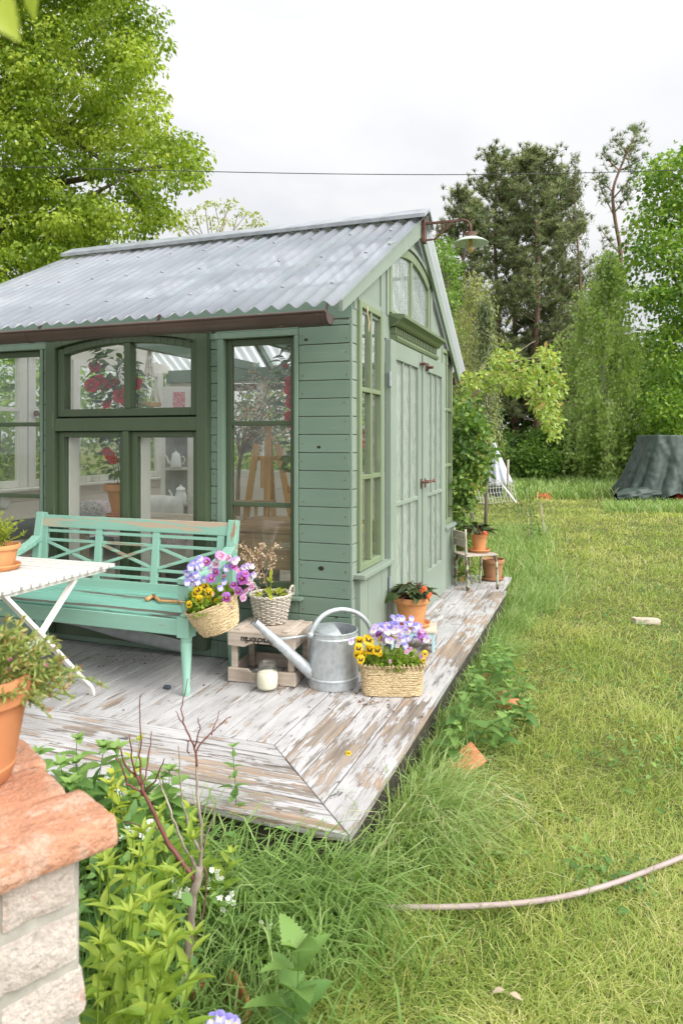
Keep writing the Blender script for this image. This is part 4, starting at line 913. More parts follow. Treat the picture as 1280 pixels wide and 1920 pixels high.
# ------------------------------------------------------------------ woven baskets
def rope_rows(mb, ring, z0, z1, n, rr, seed=0, knob=0.18, seg=56):
    """stacked twisted rows of seagrass; ring(t, f) -> radius vector at height fraction f"""
    r = random.Random(seed)
    for k in range(n):
        f = (k+0.5)/n; ph = r.random()*6; pts, rad = [], []
        for j in range(seg):
            t = 2*PI*j/seg; x, y = ring(t, f); o = 1+0.010*math.sin(17*t+ph)+r.uniform(-.008, .008)
            pts.append((x*o, y*o, z0+(z1-z0)*f+0.0016*math.sin(3*t+ph)+r.uniform(-.0012, .0012))); rad.append(rr*(1+knob*math.sin(31*t+ph*3)+r.uniform(-.12, .12)))
        mb.tube(pts, rad, 6, closed=True)
def foliage(root, name, mat, rad, z0, z1, n, size, seed, sx=1.0, sy=1.0, stems=30, w=0.5):
    r = np.random.default_rng(seed); A = Acc(); a = r.random(n)*2*PI; q = np.sqrt(r.random(n))*rad
    pos = np.stack([np.cos(a)*q*sx, np.sin(a)*q*sy, z0+(z1-z0)*r.random(n)**1.3*(1-0.4*(q/rad)**2)], 1)
    d = np.stack([np.cos(a), np.sin(a), r.uniform(-.1, 1.1, n)], 1)+rdir(n, r)*0.6
    A.leaves(LEAF6, pos, d, rdir(n, r)+np.array([0, 0, .8]), size*r.uniform(.6, 1.3, n), size*w, np.clip(r.normal(.5, .22, n), 0, 1))
    a = r.random(stems)*2*PI; q = r.random(stems)*rad*0.8; P = np.stack([np.cos(a)*q*sx, np.sin(a)*q*sy, np.full(stems, z0-.03)], 1)
    A.sticks(P, P*np.array([1.25, 1.25, 0])+np.array([0, 0, 1])*(z1*r.uniform(.75, 1.05, (stems, 1)))+rdir(stems, r)*0.02, .0035, .002, .6)
    return A.build(name, mat, root)
hb = T('pansy_basket', 'tilted straw basket of purple and yellow pansies hanging on the bench arm', 'flower basket', tuple(at(405, 1156, 3.84)))
hb.rotation_euler = (0.10, -0.36, YAW)
mb = MB(); rope_rows(mb, lambda t, f: ((0.085+0.047*f**0.6)*math.cos(t)*1.08, (0.085+0.047*f**0.6)*math.sin(t)*0.85), -0.075, 0.085, 17, 0.0064, 4)
mb.lathe([(0.0, -0.078), (0.088, -0.074)], 30, caps=False); mb.build('basket', 'straw', hb, smooth=True)
mb = MB(); mb.lathe([(0.0, 0.06), (0.125, 0.06)], 24, sy=0.8, caps=False); mb.build('soil', 'soil', hb)
foliage(hb, 'foliage', 'lf_phlox', 0.120, 0.06, 0.165, 420, 0.040, 31, 1.0, 0.85)
HBI = (Matrix.Translation(hb.location) @ hb.rotation_euler.to_matrix().to_4x4()).inverted()
r = np.random.default_rng(4)
def place_px(root, inv, kind, items, jit=0.25, d=3.755, dz=0.03):
    for px, py, s in items:
        p = inv @ Vector(at(px, py, d+r.uniform(-dz, dz))); n = inv.to_3x3() @ Vector(-FV*1.0+RV*(r.normal(0.1, jit))+UV*(0.35+r.normal(0, jit*1.5)))
        flowers_at(root, 'blossom', PANSY[kind], [p], [n], [s*r.uniform(1.15, 1.6)], random)
place_px(hb, HBI, 'yellow', [(384, 1100, .034), (371, 1106, .032), (387, 1126, .033), (374, 1124, .030), (411, 1129, .034), (366, 1113, .028), (392, 1112, .028), (355, 1133, .022)], .18)
place_px(hb, HBI, 'magenta', [(387, 1053, .028), (405, 1072, .030), (438, 1062, .026), (454, 1084, .037), (438, 1097, .034), (447, 1108, .030), (424, 1120, .036), (396, 1084, .032), (460, 1075, .026), (434, 1061, .024)], .25)
place_px(hb, HBI, 'lavender', [(363, 1055, .026), (372, 1062, .024), (350, 1075, .024), (360, 1082, .028), (368, 1078, .026), (362, 1092, .026), (352, 1085, .022), (377, 1059, .022), (384, 1086, .024), (413, 1103, .022), (420, 1092, .022), (358, 1064, .024), (370, 1052, .022), (424, 1066, .024), (370, 1091, .022), (376, 1048, .022), (351, 1093, .020)], .25)
place_px(hb, HBI, 'white', [(376, 1067, .020), (396, 1067, .022), (440, 1052, .022), (457, 1064, .024), (469, 1083, .026), (476, 1078, .020), (408, 1049, .022), (465, 1062, .020), (446, 1048, .02), (472, 1062, .018)], .3)
place_px(hb, HBI, 'pink', [(414, 1042, .034), (428, 1046, .028), (462, 1108, .028), (456, 1121, .024), (472, 1100, .020), (448, 1071, .024), (397, 1114, .020), (420, 1080, .022), (433, 1139, .018), (466, 1092, .02), (405, 1058, .022)], .4)
mb = MB(); mb.tube([at(352, 1136, 3.86), at(346, 1128, 3.80), at(334, 1127, 3.83), at(332, 1131, 3.92), at(345, 1136, 3.96), at(360, 1138, 3.93)], 0.005, 6); mb.build('hanging_loop', 'straw', hb, smooth=True, w=True)

# seagrass trough of violas on the deck
vc = (on(680, 1308, 2, 0)+on(793, 1308, 2, 0))/2+FV*0.088; vb = T('viola_basket', 'rectangular straw basket of lilac violas and yellow pansies standing on the deck corner', 'flower basket', (vc[0], vc[1], 0), YAW)
def rrect(a, b, n=5.0):
    def f(t, fr):
        k = 1+0.07*fr; c, s = math.cos(t), math.sin(t); q = (abs(c)**n+abs(s)**n)**(-1/n); return (a*k*c*q, b*k*s*q)
    return f
mb = MB(); rope_rows(mb, rrect(0.160, 0.082), 0.004, 0.168, 20, 0.0056, 9, 0.22, 72); mb.bx(-0.15, 0.15, -0.075, 0.075, 0.002, 0.006); mb.build('basket', 'straw', vb, smooth=True)
mb = MB(); r2 = random.Random(3); f = rrect(0.170, 0.090)
for k in range(60): t = 2*PI*k/60; x, y = f(t, 1); mb.tube([(x*.97, y*.97, .16), (x, y, .172+r2.uniform(0, .012)), (x*1.02+r2.uniform(-.01, .01), y*1.02, .158)], 0.0045, 5)
mb.build('rim', 'straw', vb, smooth=True)
mb = MB(); mb.bx(-0.155, 0.155, -0.078, 0.078, 0.14, 0.150); mb.build('soil', 'soil', vb)
foliage(vb, 'foliage', 'lf_phlox', 0.15, 0.14, 0.235, 620, 0.034, 33, 1.05, 0.6, 110)
VBI = (Matrix.Translation(vb.location) @ vb.rotation_euler.to_matrix().to_4x4()).inverted()
place_px(vb, VBI, 'yellow', [(690, 1200, .046), (693, 1217, .040), (672, 1215, .036), (707, 1219, .038), (680, 1228, .034), (737, 1190, .026), (676, 1236, .030), (717, 1199, .03), (793, 1237, .022), (796, 1225, .02), (711, 1225, .026), (673, 1201, .026), (668, 1227, .026)], .25, d=3.86)
place_px(vb, VBI, 'lavender', [(740+r.normal(0, 26), 1182+r.normal(0, 11), .026) for i in range(34)]+[(742, 1163, .026), (737, 1158, .026), (753, 1160, .024), (771, 1160, .024)], .35, d=3.93, dz=.07)
place_px(vb, VBI, 'white', [(735+r.normal(0, 27), 1187+r.normal(0, 12), .023) for i in range(30)], .3, d=3.88, dz=.05)
place_px(vb, VBI, 'magenta', [(790, 1190, .034), (792, 1197, .028), (709, 1189, .022)], .3, d=3.88); place_px(vb, VBI, 'pink', [(791, 1183, .02), (762, 1222, .018), (770, 1217, .016), (731, 1240, .016), (789, 1231, .016)], .3, d=3.86)

# ------------------------------------------------------------------ beer crate with wicker basket, jar, watering can
crate = T('wooden_crate', 'old grey wooden crate stool with inverted black lettering by the house wall', 'crate', (-0.428, -0.345, 0), math.radians(5.5))
CW, CDp, CH = 0.412, 0.300, 0.295
random.seed(8)
def post(x, y): MB().bx(x-0.018, x+0.018, y-0.014, y+0.014, 0.004, CH-0.02).build('post', 'crate', crate, bevel=0.003)
for x in (-CW/2+0.032, CW/2-0.032):
    for y in (0.016, CDp-0.016): post(x, y)
mb = MB(); z0 = CH-0.082
mb.prism([(-CW/2, z0), (-CW/2+0.10, z0-0.006), (-CW/2+0.15, z0+0.018), (CW/2-0.15, z0+0.018), (CW/2-0.10, z0-0.004), (CW/2, z0), (CW/2, CH-0.012), (-CW/2, CH-0.012)], -0.016, 0.001, 'y'); mb.build('front_board', 'crate', crate, bevel=0.003)
mb = MB(); mb.prism([(-CW/2, 0.003), (CW/2, 0.003), (CW/2, 0.082), (CW/2-0.12, 0.080), (CW/2-0.15, 0.060), (-CW/2+0.15, 0.060), (-CW/2+0.12, 0.082), (-CW/2, 0.082)], -0.016, 0.001, 'y'); mb.build('front_board', 'crate', crate, bevel=0.003)
for x in (-CW/2, CW/2-0.014):
    for z0, z1 in ((0.003, 0.075), (CH-0.080, CH-0.012)): MB().bx(x, x+0.0139, 0.002, CDp-0.002, z0, z1).build('side_board', 'crate', crate, bevel=0.003)
for z0, z1 in ((0.003, 0.085), (CH-0.080, CH-0.012)): MB().bx(-CW/2, CW/2, CDp-0.001, CDp+0.014, z0, z1).build('back_board', 'crate', crate, bevel=0.003)
mb = MB()
for k in range(3): mb.bx(-CW/2-0.002, CW/2+0.002, -0.016+k*0.112, 0.092+k*0.112, CH-0.012+random.uniform(-.002, .002), CH)
mb.build('top_board', 'crate', crate, bevel=0.003)
for x in (-CW/2+0.05, CW/2-0.07): MB().beam((x, 0.01, CH+0.006), (x+0.01, CDp-0.01, CH+0.006), 0.034, 0.012).build('batten', 'crate', crate, bevel=0.003)
fc = bpy.data.curves.new('lettering', 'FONT'); fc.body = 'Hirschbräu'; fc.size = 0.050; fc.align_x = 'CENTER'; fc.align_y = 'CENTER'; fc.extrude = 0.0006; fc.offset = 0.0011; fc.shear = 0.0; fc.space_character = 0.98
tmp = bpy.data.objects.new('lettering_curve', fc); COL.objects.link(tmp); bpy.context.view_layer.update()
me = bpy.data.meshes.new_from_object(tmp.evaluated_get(bpy.context.evaluated_depsgraph_get())); bpy.data.objects.remove(tmp); me.materials.clear(); me.materials.append(M['black'])
lt = link(bpy.data.objects.new('lettering', me), crate); lt.rotation_euler = (PI/2, PI, 0); lt.location = (-0.015, -0.0175, CH-0.044)
# wicker basket with a dried twig
wk = on(505, 1168, 2, CH); wb = T('wicker_basket', 'round grey wicker basket of dried papery twigs on the wooden crate', 'basket', (wk[0], wk[1]+0.02, CH))
mb = MB(); seg = 66
for k in range(15):
    f = k/14; z = 0.010+0.150*f; R0 = 0.092+0.030*f; pts = [((R0+0.0045*math.sin(11*2*PI*j/seg+PI*k))*math.cos(2*PI*j/seg), (R0+0.0045*math.sin(11*2*PI*j/seg+PI*k))*math.sin(2*PI*j/seg), z+0.0015*math.sin(5*2*PI*j/seg+k)) for j in range(seg)]
    mb.tube(pts, 0.0047, 6, closed=True)
for j in range(22): a = 2*PI*(j+0.5)/22; mb.tube([(0.092*math.cos(a), 0.092*math.sin(a), 0.0), (0.124*math.cos(a), 0.124*math.sin(a), 0.168)], 0.0035, 5)
for k in range(2):
    mb.tube([((0.124+0.004*math.sin(14*t+k*PI))*math.cos(t), (0.124+0.004*math.sin(14*t+k*PI))*math.sin(t), 0.170+0.005*math.cos(14*t+k*PI)) for t in np.linspace(0, 2*PI, 80)[:-1]], 0.006, 6, closed=True)
mb.lathe([(0.0, 0.004), (0.09, 0.006)], 24, caps=False); mb.build('basket', 'wicker', wb, smooth=True)
for s in (-1, 1):
    mb = MB()
    for k in range(2): mb.tube([(s*(0.122+0.012*math.sin(a))+0.004*math.sin(9*a+k*PI), -0.035*math.cos(a)+0.02, 0.165+0.062*math.sin(a)+0.003*math.cos(9*a+k*PI)) for a in np.linspace(0, PI, 26)], 0.0048, 6)
    mb.build('handle', 'wicker', wb, smooth=True)
mb = MB(); mb.lathe([(0.0, 0.135), (0.116, 0.135)], 24, caps=False); mb.build('soil', 'soil', wb)
A = Acc(); r = np.random.default_rng(12); WI = np.array(wb.location); wd = 4.12
root = at(503, 1112, wd)-WI
def stem_to(A, pts, w0, w1, var): A.sticks(pts[:-1], pts[1:], np.linspace(w0, w1, len(pts)-1), np.linspace(w0, w1, len(pts)-1), var)
br = [[(503, 1112), (498, 1092), (485, 1075), (475, 1050), (466, 1032), (440, 1022)], [(498, 1092), (489, 1060), (490, 1030), (492, 1018)], [(489, 1066), (503, 1040), (512, 1028), (522, 1022)], [(485, 1078), (470, 1060), (462, 1048), (455, 1040)], [(495, 1086), (505, 1066), (512, 1060)], [(484, 1072), (478, 1042), (482, 1032)], [(490, 1050), (508, 1042), (519, 1044)]]
for b in br:
    P = np.array([at(x, y, wd+r.uniform(-.03, .03))-WI for x, y in b]); stem_to(A, P, .005, .003, .05)
    for q, q2 in zip(P[1:], P[2:] if len(P) > 2 else P[1:]):
        m = 26; f = r.random((m, 1)); pos = q*(1-f)+q2*f+r.normal(0, .011, (m, 3)); A.leaves(LEAF2, pos, rdir(m, r), rdir(m, r), .015*r.uniform(.7, 1.2, m), .013, r.uniform(.1, 1, m))
A.build('dried_twigs', 'lf_dry', wb)
A = Acc(); m = 26; a = r.random(m)*2*PI; pos = np.stack([.07*np.cos(a), .07*np.sin(a), np.full(m, .145)+r.random(m)*.02], 1); A.leaves(LEAF6, pos, np.stack([np.cos(a), np.sin(a), r.uniform(.1, .8, m)], 1), np.tile((0, 0, 1.), (m, 1)), .055*r.uniform(.6, 1.2, m), .034, r.uniform(.4, 1, m))
P = np.array([at(508, y, wd-.05)-WI for y in (1115, 1100, 1088, 1080)]); stem_to(A, P, .004, .002, .6); m = 12; A.leaves(LEAF6, P[r.integers(0, 4, m)], rdir(m, r)+np.array([0, 0, .7]), np.tile(-FV, (m, 1)), .04, .022, r.uniform(.5, 1, m))
A.build('seedlings', 'lf_gold', wb)
# preserving jar
jp = on(497, 1296, 2, 0); jar = T('glass_jar', 'clear glass preserving jar with cream candle wax in front of the crate', 'jar', (jp[0], jp[1]+0.03, 0.0))
pr = [(0.054, 0.0), (0.062, 0.006), (0.064, 0.02), (0.064, 0.095), (0.060, 0.112), (0.050, 0.122), (0.050, 0.128), (0.053, 0.131), (0.053, 0.136), (0.050, 0.139), (0.050, 0.150), (0.052, 0.153), (0.047, 0.153), (0.046, 0.125), (0.056, 0.110), (0.060, 0.095), (0.060, 0.022), (0.050, 0.010), (0.0, 0.009)]
mb = MB(); mb.lathe(pr, 40, caps=False); mb.build('jar', 'jarglass', jar, smooth=True)
mb = MB(); mb.lathe([(0.0, 0.010), (0.050, 0.011), (0.0588, 0.024), (0.0588, 0.085), (0.052, 0.098), (0.030, 0.100), (0.0, 0.092)], 36, caps=False); mb.build('wax', 'wax', jar, smooth=True)
mb = MB(); mb.tube([(-0.058, 0.0, 0.105), (-0.085, -0.01, 0.100), (-0.105, -0.01, 0.075), (-0.100, -0.01, 0.045), (-0.080, -0.005, 0.030), (-0.062, 0, 0.034)], 0.007, 8); mb.build('handle', 'jarglass', jar, smooth=True)
# watering can
wc = T('watering_can', 'large galvanised steel watering can with long spout beside the crate', 'watering can', (-0.044, -0.205, 0))
sdir = np.array([-0.75, -0.66, 0.0]); sdir /= np.linalg.norm(sdir); wc_l = np.array([-0.044, -0.205, 0])
mb = MB(); mb.lathe([(0.0, 0.010), (0.138, 0.008), (0.143, 0.0), (0.146, 0.003), (0.146, 0.046), (0.149, 0.050), (0.149, 0.057), (0.144, 0.062), (0.140, 0.27), (0.143, 0.275), (0.143, 0.283), (0.139, 0.288), (0.139, 0.308), (0.143, 0.312), (0.142, 0.318), (0.137, 0.318), (0.135, 0.285), (0.137, 0.10)], 56, caps=False)
mb.build('body', 'galv', wc, smooth=True, autosmooth=35)
mb = MB()                                                           # half cover at the front of the mouth
def cover(u, v):
    a = -PI/2+PI*v; q = 0.137*u; x, y = q*math.cos(a), 0.137*u*math.sin(a); return x*0.86*sdir[0]-y*sdir[1], x*0.86*sdir[1]+y*sdir[0], 0.316+0.028*(1-u*u)
mb.grid(cover, 10, 24); o = mb.build('half_lid', 'galv', wc, smooth=True); o.modifiers.new('t', 'SOLIDIFY').thickness = 0.002
tip = at(478, 1166, 4.09-.36*.463)-wc_l; base = sdir*0.130+np.array([0, 0, 0.075])
mb = MB(); ts = np.linspace(0, 1, 8); mb.tube([base+(tip-base)*t for t in ts], [0.036-0.017*t if t < .93 else 0.0205 for t in ts], 20, caps=False); mid = base+(tip-base)*.52
mb.tube([mid, mid+(tip-base)*.012], [0.0285, 0.0285], 20); mb.build('spout', 'galv', wc, smooth=True, autosmooth=35)
mb = MB(); mb.tube([sdir*0.140+np.array([0, 0, 0.292]), base+(tip-base)*0.66], 0.007, 8); mb.build('brace', 'galv', wc, smooth=True)
hp = [at(582, 1190, 3.98)-wc_l, at(590, 1172, 3.99)-wc_l, at(604, 1155, 4.01)-wc_l, at(624, 1145, 4.04)-wc_l, at(646, 1143, 4.07)-wc_l, at(668, 1149, 4.10)-wc_l, at(684, 1162, 4.13)-wc_l, at(694, 1180, 4.16)-wc_l, at(697, 1205, 4.17)-wc_l, at(688, 1228, 4.17)-wc_l, at(671, 1238, 4.15)-wc_l]
def smooth_path(P, n=4):
    P = np.array(P); out = []
    for i in range(len(P)-1):
        p0, p1, p2, p3 = P[max(i-1, 0)], P[i], P[i+1], P[min(i+2, len(P)-1)]
        for k in range(n): t = k/n; out.append(0.5*((2*p1)+(p2-p0)*t+(2*p0-5*p1+4*p2-p3)*t*t+(3*p1-3*p2+p3-p0)*t**3))
    return out+[P[-1]]
mb = MB(); mb.tube(smooth_path(hp), 0.0135, 12); mb.build('handle', 'galv', wc, smooth=True)
mb = MB(); mb.lathe([(0.016, 0), (0.018, 0.02), (0.012, 0.03)], 12, tuple(hp[0]-np.array([0, 0, .016]))); mb.build('lug', 'galv', wc, smooth=True)

# ------------------------------------------------------------------ begonia pots, footstool, old chair
st_c = at(783, 1200, 4.80); fs = T('footstool', 'low pale blue footstool with flaking paint under the begonia pot', 'footstool', (st_c[0]-0.035, st_c[1]-.02, 0), math.radians(12))
MB().bx(-0.155, 0.165, -0.105, 0.115, 0.128, 0.146).build('seat', 'wood_y', fs, bevel=0.003)
for x in (-0.135, 0.132):
    mb = MB(); mb.prism([(-0.10, 0), (-0.05, 0), (-0.03, 0.05), (0.03, 0.05), (0.05, 0), (0.10, 0), (0.095, 0.127), (-0.095, 0.127)], x, x+0.018, 'x'); mb.build('leg', 'blue', fs, bevel=0.003)
MB().bx(-0.116, 0.131, -0.098, -0.082, 0.085, 0.126).build('rail', 'blue', fs, bevel=0.003)
bp = T('begonia_pot', 'large terracotta pot of bronze begonia with coral blooms on blue footstool', 'potted plant', (fs.location[0]-0.005, fs.location[1]+0.01, 0.158))
pot(bp, 0.125, 0.080, 0.190, 'terra2', 0.128)
def begonia(root, z, R, n, size, seed, blooms, toward):
    r = np.random.default_rng(seed); A = Acc(); a = r.random(n)*2*PI; q = np.sqrt(r.random(n))*R
    d0 = np.stack([np.cos(a), np.sin(a), r.uniform(-.15, .7, n)], 1)+np.array(toward)*0.6
    pos = np.stack([np.cos(a)*q, np.sin(a)*q, z+0.02+r.random(n)*0.075*(1-(q/R)**2)], 1)
    A.leaves(NETTLE, pos, d0, rdir(n, r)*0.5+np.array([0, 0, 1.]), size*r.uniform(.6, 1.2, n), size*0.55, np.clip(r.normal(.5, .28, n), 0, 1)); m = 30
    A.sticks(np.tile((0, 0, z-.02), (m, 1))+r.normal(0, .03, (m, 3))*np.array([1, 1, 0]), pos[:m], .005, .003, .95); A.build('foliage', 'lf_begonia', root)
    flowers_at(root, 'blossom', BEG, [b[0] for b in blooms], [tuple(-FV+UV*.3+RV*r.normal(0, .3)) for b in blooms], [b[1] for b in blooms], random)
L0 = np.array(bp.location)
begonia(bp, 0.185, 0.10, 70, 0.090, 5, [(at(795, 1104, 4.66)-L0, .030), (at(791, 1108, 4.66)-L0, .022), (at(806, 1115, 4.68)-L0, .022), (at(803, 1119, 4.66)-L0, .022)], -RV*0.6)
A = Acc(); P = np.array([at(x, y, 4.6)-L0 for x, y in ((747, 1118), (737, 1112), (730, 1120), (724, 1131))]); A.leaves(NETTLE, P[:2], np.array([-RV-UV*.2, -RV-UV*.9]), np.tile(UV-FV, (2, 1)), .09, .045, [.4, .5]); A.build('drooping_leaf', 'lf_begonia', bp)
# rusty child's chair at the far corner of the deck
fr_a, fr_b = on(875, 1108, 2, 0), on(934, 1104, 2, 0); bv = unit(np.array([-(fr_b-fr_a)[1], (fr_b-fr_a)[0], 0])); sw = np.linalg.norm(fr_b-fr_a)
chc = (fr_a+fr_b)/2+bv*0.13; ch = T('metal_chair', "small rusty flaking garden chair at the far end of the deck", 'chair', (chc[0], chc[1], 0))
back_l = fr_a+bv*0.29
def cp(a, b, z): p = fr_a+(fr_b-fr_a)*a+bv*b; return (p[0], p[1], z)
SZ = 0.312
for a in (0.03, 0.97):
    mb = MB(); mb.tube(smooth_path([cp(a, 0.0, 0.0), cp(a, 0.012, 0.14), cp(a, 0.025, SZ-0.06), cp(a, 0.05, SZ-0.02), cp(a, 0.09, SZ-0.012), cp(a, 0.25, SZ-0.012)]), 0.0125, 8); mb.build('leg', 'chairpaint', ch, smooth=True, w=True)
for a in (0.10, 0.90):
    mb = MB(); mb.tube(smooth_path([cp(a, 0.31, 0.0), cp(a, 0.27, SZ-0.02)]), 0.0115, 8); mb.build('leg', 'chairpaint', ch, smooth=True, w=True)
mb = MB(); m_ = 5
for k in range(m_): b0 = 0.012+k*0.056; P = [cp(-.02, b0, 0), cp(1.02, b0, 0), cp(1.02, b0+.05, 0), cp(-.02, b0+.05, 0)]; mb.prism([(p[0], p[1]) for p in P], SZ, SZ+0.014, 'z')
mb.build('seat', 'wood_grey', ch, bevel=0.003, w=True)
# the back stands on the house side
def bp_(t, z, o=0): p = fr_a+(fr_b-fr_a)*(0.02-0.05*(z-SZ)*2)+bv*(0.03+0.24*t); return (p[0]+o, p[1], z)
for t in (0.0, 1.0):
    mb = MB(); mb.tube([bp_(t, 0.0), bp_(t, SZ), bp_(t, 0.50), bp_(t, 0.57)], 0.0115, 8); mb.build('back_post', 'chairpaint', ch, smooth=True, w=True)
mb = MB()
for z in (0.43, 0.505): mb.beam(bp_(-.05, z), bp_(1.05, z), 0.016, 0.066, (0, 0, 1))
mb.build('backrest', 'wood_grey', ch, bevel=0.003, w=True)
sp = at(898, 1037, 6.85); b2 = T('begonia_pot', 'narrow terracotta pot of dark begonia on saucer on the rusty chair seat', 'potted plant', (sp[0], sp[1], SZ+0.027))
pot(b2, 0.088, 0.055, 0.165, 'terra2', 0.108); L0 = np.array(b2.location)
begonia(b2, 0.165, 0.075, 60, 0.100, 8, [(at(909, 1000, 6.72)-L0, .032)], RV*.3)
sp = on(912, 1086, 2, 0.012); b3 = T('terracotta_pot', 'wide aged terracotta pot with saucer standing on the deck behind the chair', 'flower pot', (sp[0]+0.05, sp[1]+0.06, 0.012))
pot(b3, 0.118, 0.085, 0.20, 'terra_mossy', 0.115)
# pot on the folding table
pp = at(-6, 1068, 3.85); p1 = T('potted_shrub', 'small terracotta pot with feathery yellow green shrub on the white table', 'potted plant', (pp[0], pp[1], 0.713))
pot(p1, 0.122, 0.088, 0.125, 'terra2', 0.125)
feathery(p1, 'foliage', 'lf_gold', (0, 0, 0.11), 70, 0.20, 0.42, 0.75, 0.017, 3, 0.12, 30)
# brick pillar in front and the pot on it
def rough_brick(mb, x0, x1, y0, y1, z0, z1, seed, r0=0.012, amp=0.005, res=0.016):
    from mathutils import noise as mn
    c = np.array([(x0+x1)/2, (y0+y1)/2, (z0+z1)/2]); h = np.array([x1-x0, y1-y0, z1-z0])/2; n = [max(3, int(2*a/res)) for a in h]
    for ax in range(3):
        u, v = [(1, 2), (2, 0), (0, 1)][ax]
        for s in (-1, 1):
            def fn(a, b):
                p = np.zeros(3); p[ax] = s*h[ax]; p[u] = (2*a-1)*h[u]; p[v] = (2*b-1)*h[v]
                q = np.clip(p, -(h-r0), h-r0); d = p-q; L_ = np.linalg.norm(d); p = q+d/L_*r0 if L_ > 1e-9 else p
                w = p+c; k = mn.noise(Vector((w[0]*14+seed*7.1, w[1]*14, w[2]*14)))+0.6*mn.noise(Vector((w[0]*38+seed, w[1]*38, w[2]*38)))+0.35*mn.noise(Vector((w[0]*95+seed, w[1]*95, w[2]*95)))-.9*max(0, mn.noise(Vector((w[0]*30-seed, w[1]*30+9, w[2]*30)))-.28)*4*.5
                o = unit(d) if L_ > 1e-9 else np.eye(3)[ax]*s
                return tuple(c+p+o*k*amp)
            mb.grid(fn, n[u], n[v], var=(seed*0.37) % 1)
PC = at(222, 1528, 0.985); PR = math.radians(64.5); ps, pl_ = 0.46, 0.74
pu, pv = np.array([math.cos(PR), math.sin(PR), 0]), np.array([-math.sin(PR), math.cos(PR), 0])
pc = PC-pu*ps/2+pv*pl_/2; PT = 0.878; CT = 0.042
pil = T('brick_pillar', 'limewashed brick pillar with rough orange cap bricks close to the viewer', 'pillar', (pc[0], pc[1], GZ), PR)
mb = MB(); z1 = PT-GZ; ii = 0; ncol = 6
for j in range(ncol):
    y = -pl_/2+j*pl_/ncol; xs_ = [-ps/2, -ps/2+0.21, ps/2] if j % 2 == 0 else [-ps/2, -ps/2+0.105, ps/2-0.13, ps/2]
    for a, b in zip(xs_, xs_[1:]):
        ii += 1; end = b >= ps/2-1e-6; e = (0.004, -0.014, 0.006, -0.008, 0.002, -0.01)[j] if end else 0
        rough_brick(mb, a+0.0006, b-0.0006+e, y+0.0006, y+pl_/ncol-0.0006, z1-CT+random.uniform(-.002, .002), z1+random.uniform(-.0025, .0015), ii, 0.011 if (end or j == 0) else 0.003, 0.0030, 0.009)
mb.build('cap_bricks', 'brick_cap', pil, smooth=True)
mb = MB(); s2 = ps/2-0.030; s3 = pl_/2-0.030; z = z1-CT-0.006; row = 0
while z > -0.02:
    xs_ = [-s2, -s2+0.10, s2-0.12, s2] if row % 2 == 0 else [-s2, -s2+0.23, s2]
    for k, (a, b) in enumerate(zip(xs_, xs_[1:])):
        ii += 1; end = b >= s2-1e-6; e = random.uniform(-.008, .010) if end else 0; rough_brick(mb, a+0.005, b-0.006+e, -s3-random.uniform(-.003, .004), s3, z-0.066, z-0.001, ii, 0.008, 0.0042, 0.011)
    z -= 0.079; row += 1
mb.build('bricks', 'brick_lime', pil, smooth=True)
mb = MB(); mb.bx(-s2+0.010, s2-0.010, -s3+0.006, s3-0.006, 0.0, z1-CT-0.002); mb.build('mortar', 'mortar', pil)
fp = at(-62, 1480, 1.085); p2 = T('potted_heather', 'big terracotta pot of feathery pink flowered plant on the brick pillar', 'potted plant', (fp[0], fp[1], PT+0.012))
pot(p2, 0.101, 0.066, 0.155, 'terra', 0.070, rim=0.27)
drs = [RV*.8+UV*.5-FV*.1, RV*.6+UV*.7+FV*.3, RV*.9+UV*.28+FV*.15, RV*.35+UV*.9, UV*1.0-RV*.2+FV*.2, RV*.9+UV*.10+FV*.3, -RV*.5+UV*.8, RV*.5+UV*.7-FV*.4, RV*.2+UV*.8+FV*.6, RV*.75+UV*.42-FV*.3]
tp = feathery(p2, 'foliage', 'lf_pot', (0.015, 0.01, 0.135), 140, 0.112, 0.5, 0.8, 0.0135, 6, 0.12, 40, drs)
tp2 = feathery(p2, 'trailing_sprays', 'lf_pot', (0.03, 0.02, 0.14), 7, 0.150, 0.5, 0.8, 0.0120, 16, 0.42, 36, [RV*1.0+UV*.30+FV*.1, RV*1.0+UV*.12, RV*.9+UV*.45+FV*.2])
r = np.random.default_rng(2); sel = tp[r.integers(0, len(tp), 34)]; pts = [s[r.integers(4, 9)] for s in sel]
flowers_at(p2, 'blossom', TINY, pts, [tuple(rdir(1, r)[0]) for _ in pts], r.uniform(.004, .0065, len(pts)), random)

# small things lying on the deck
mb = MB(); q = on(314, 1288, 2, .012); rough_brick(mb, q[0]-.024, q[0]+.022, q[1]-.013, q[1]+.013, 0, .022, 3, .010, .002, .006); tag(mb.build('pebble', 'slate', smooth=True), 'small dark pebble on the deck left of the bench leg', 'pebble')
q = on(653, 1412, 2, .004); flowers_at(None, 'fallen_pansy', PANSY['yellow'], [tuple(q)], [(0.1, -.3, 1)], [.024], random)
for o in COL.objects:
    if o.name.startswith('fallen_pansy'): tag(o, 'single yellow pansy fallen on the bare deck boards', 'flower')
A = Acc(); r = np.random.default_rng(17); lit = [(265, 1240, 26, .05), (215, 1235, 18, .06), (200, 1245, 10, .06), (285, 1230, 6, .04), (430, 1262, 10, .06), (540, 1290, 40, .05), (690, 1318, 40, .035), (660, 1300, 16, .05), (330, 1300, 6, .10), (450, 1330, 10, .2), (740, 1330, 14, .08)]
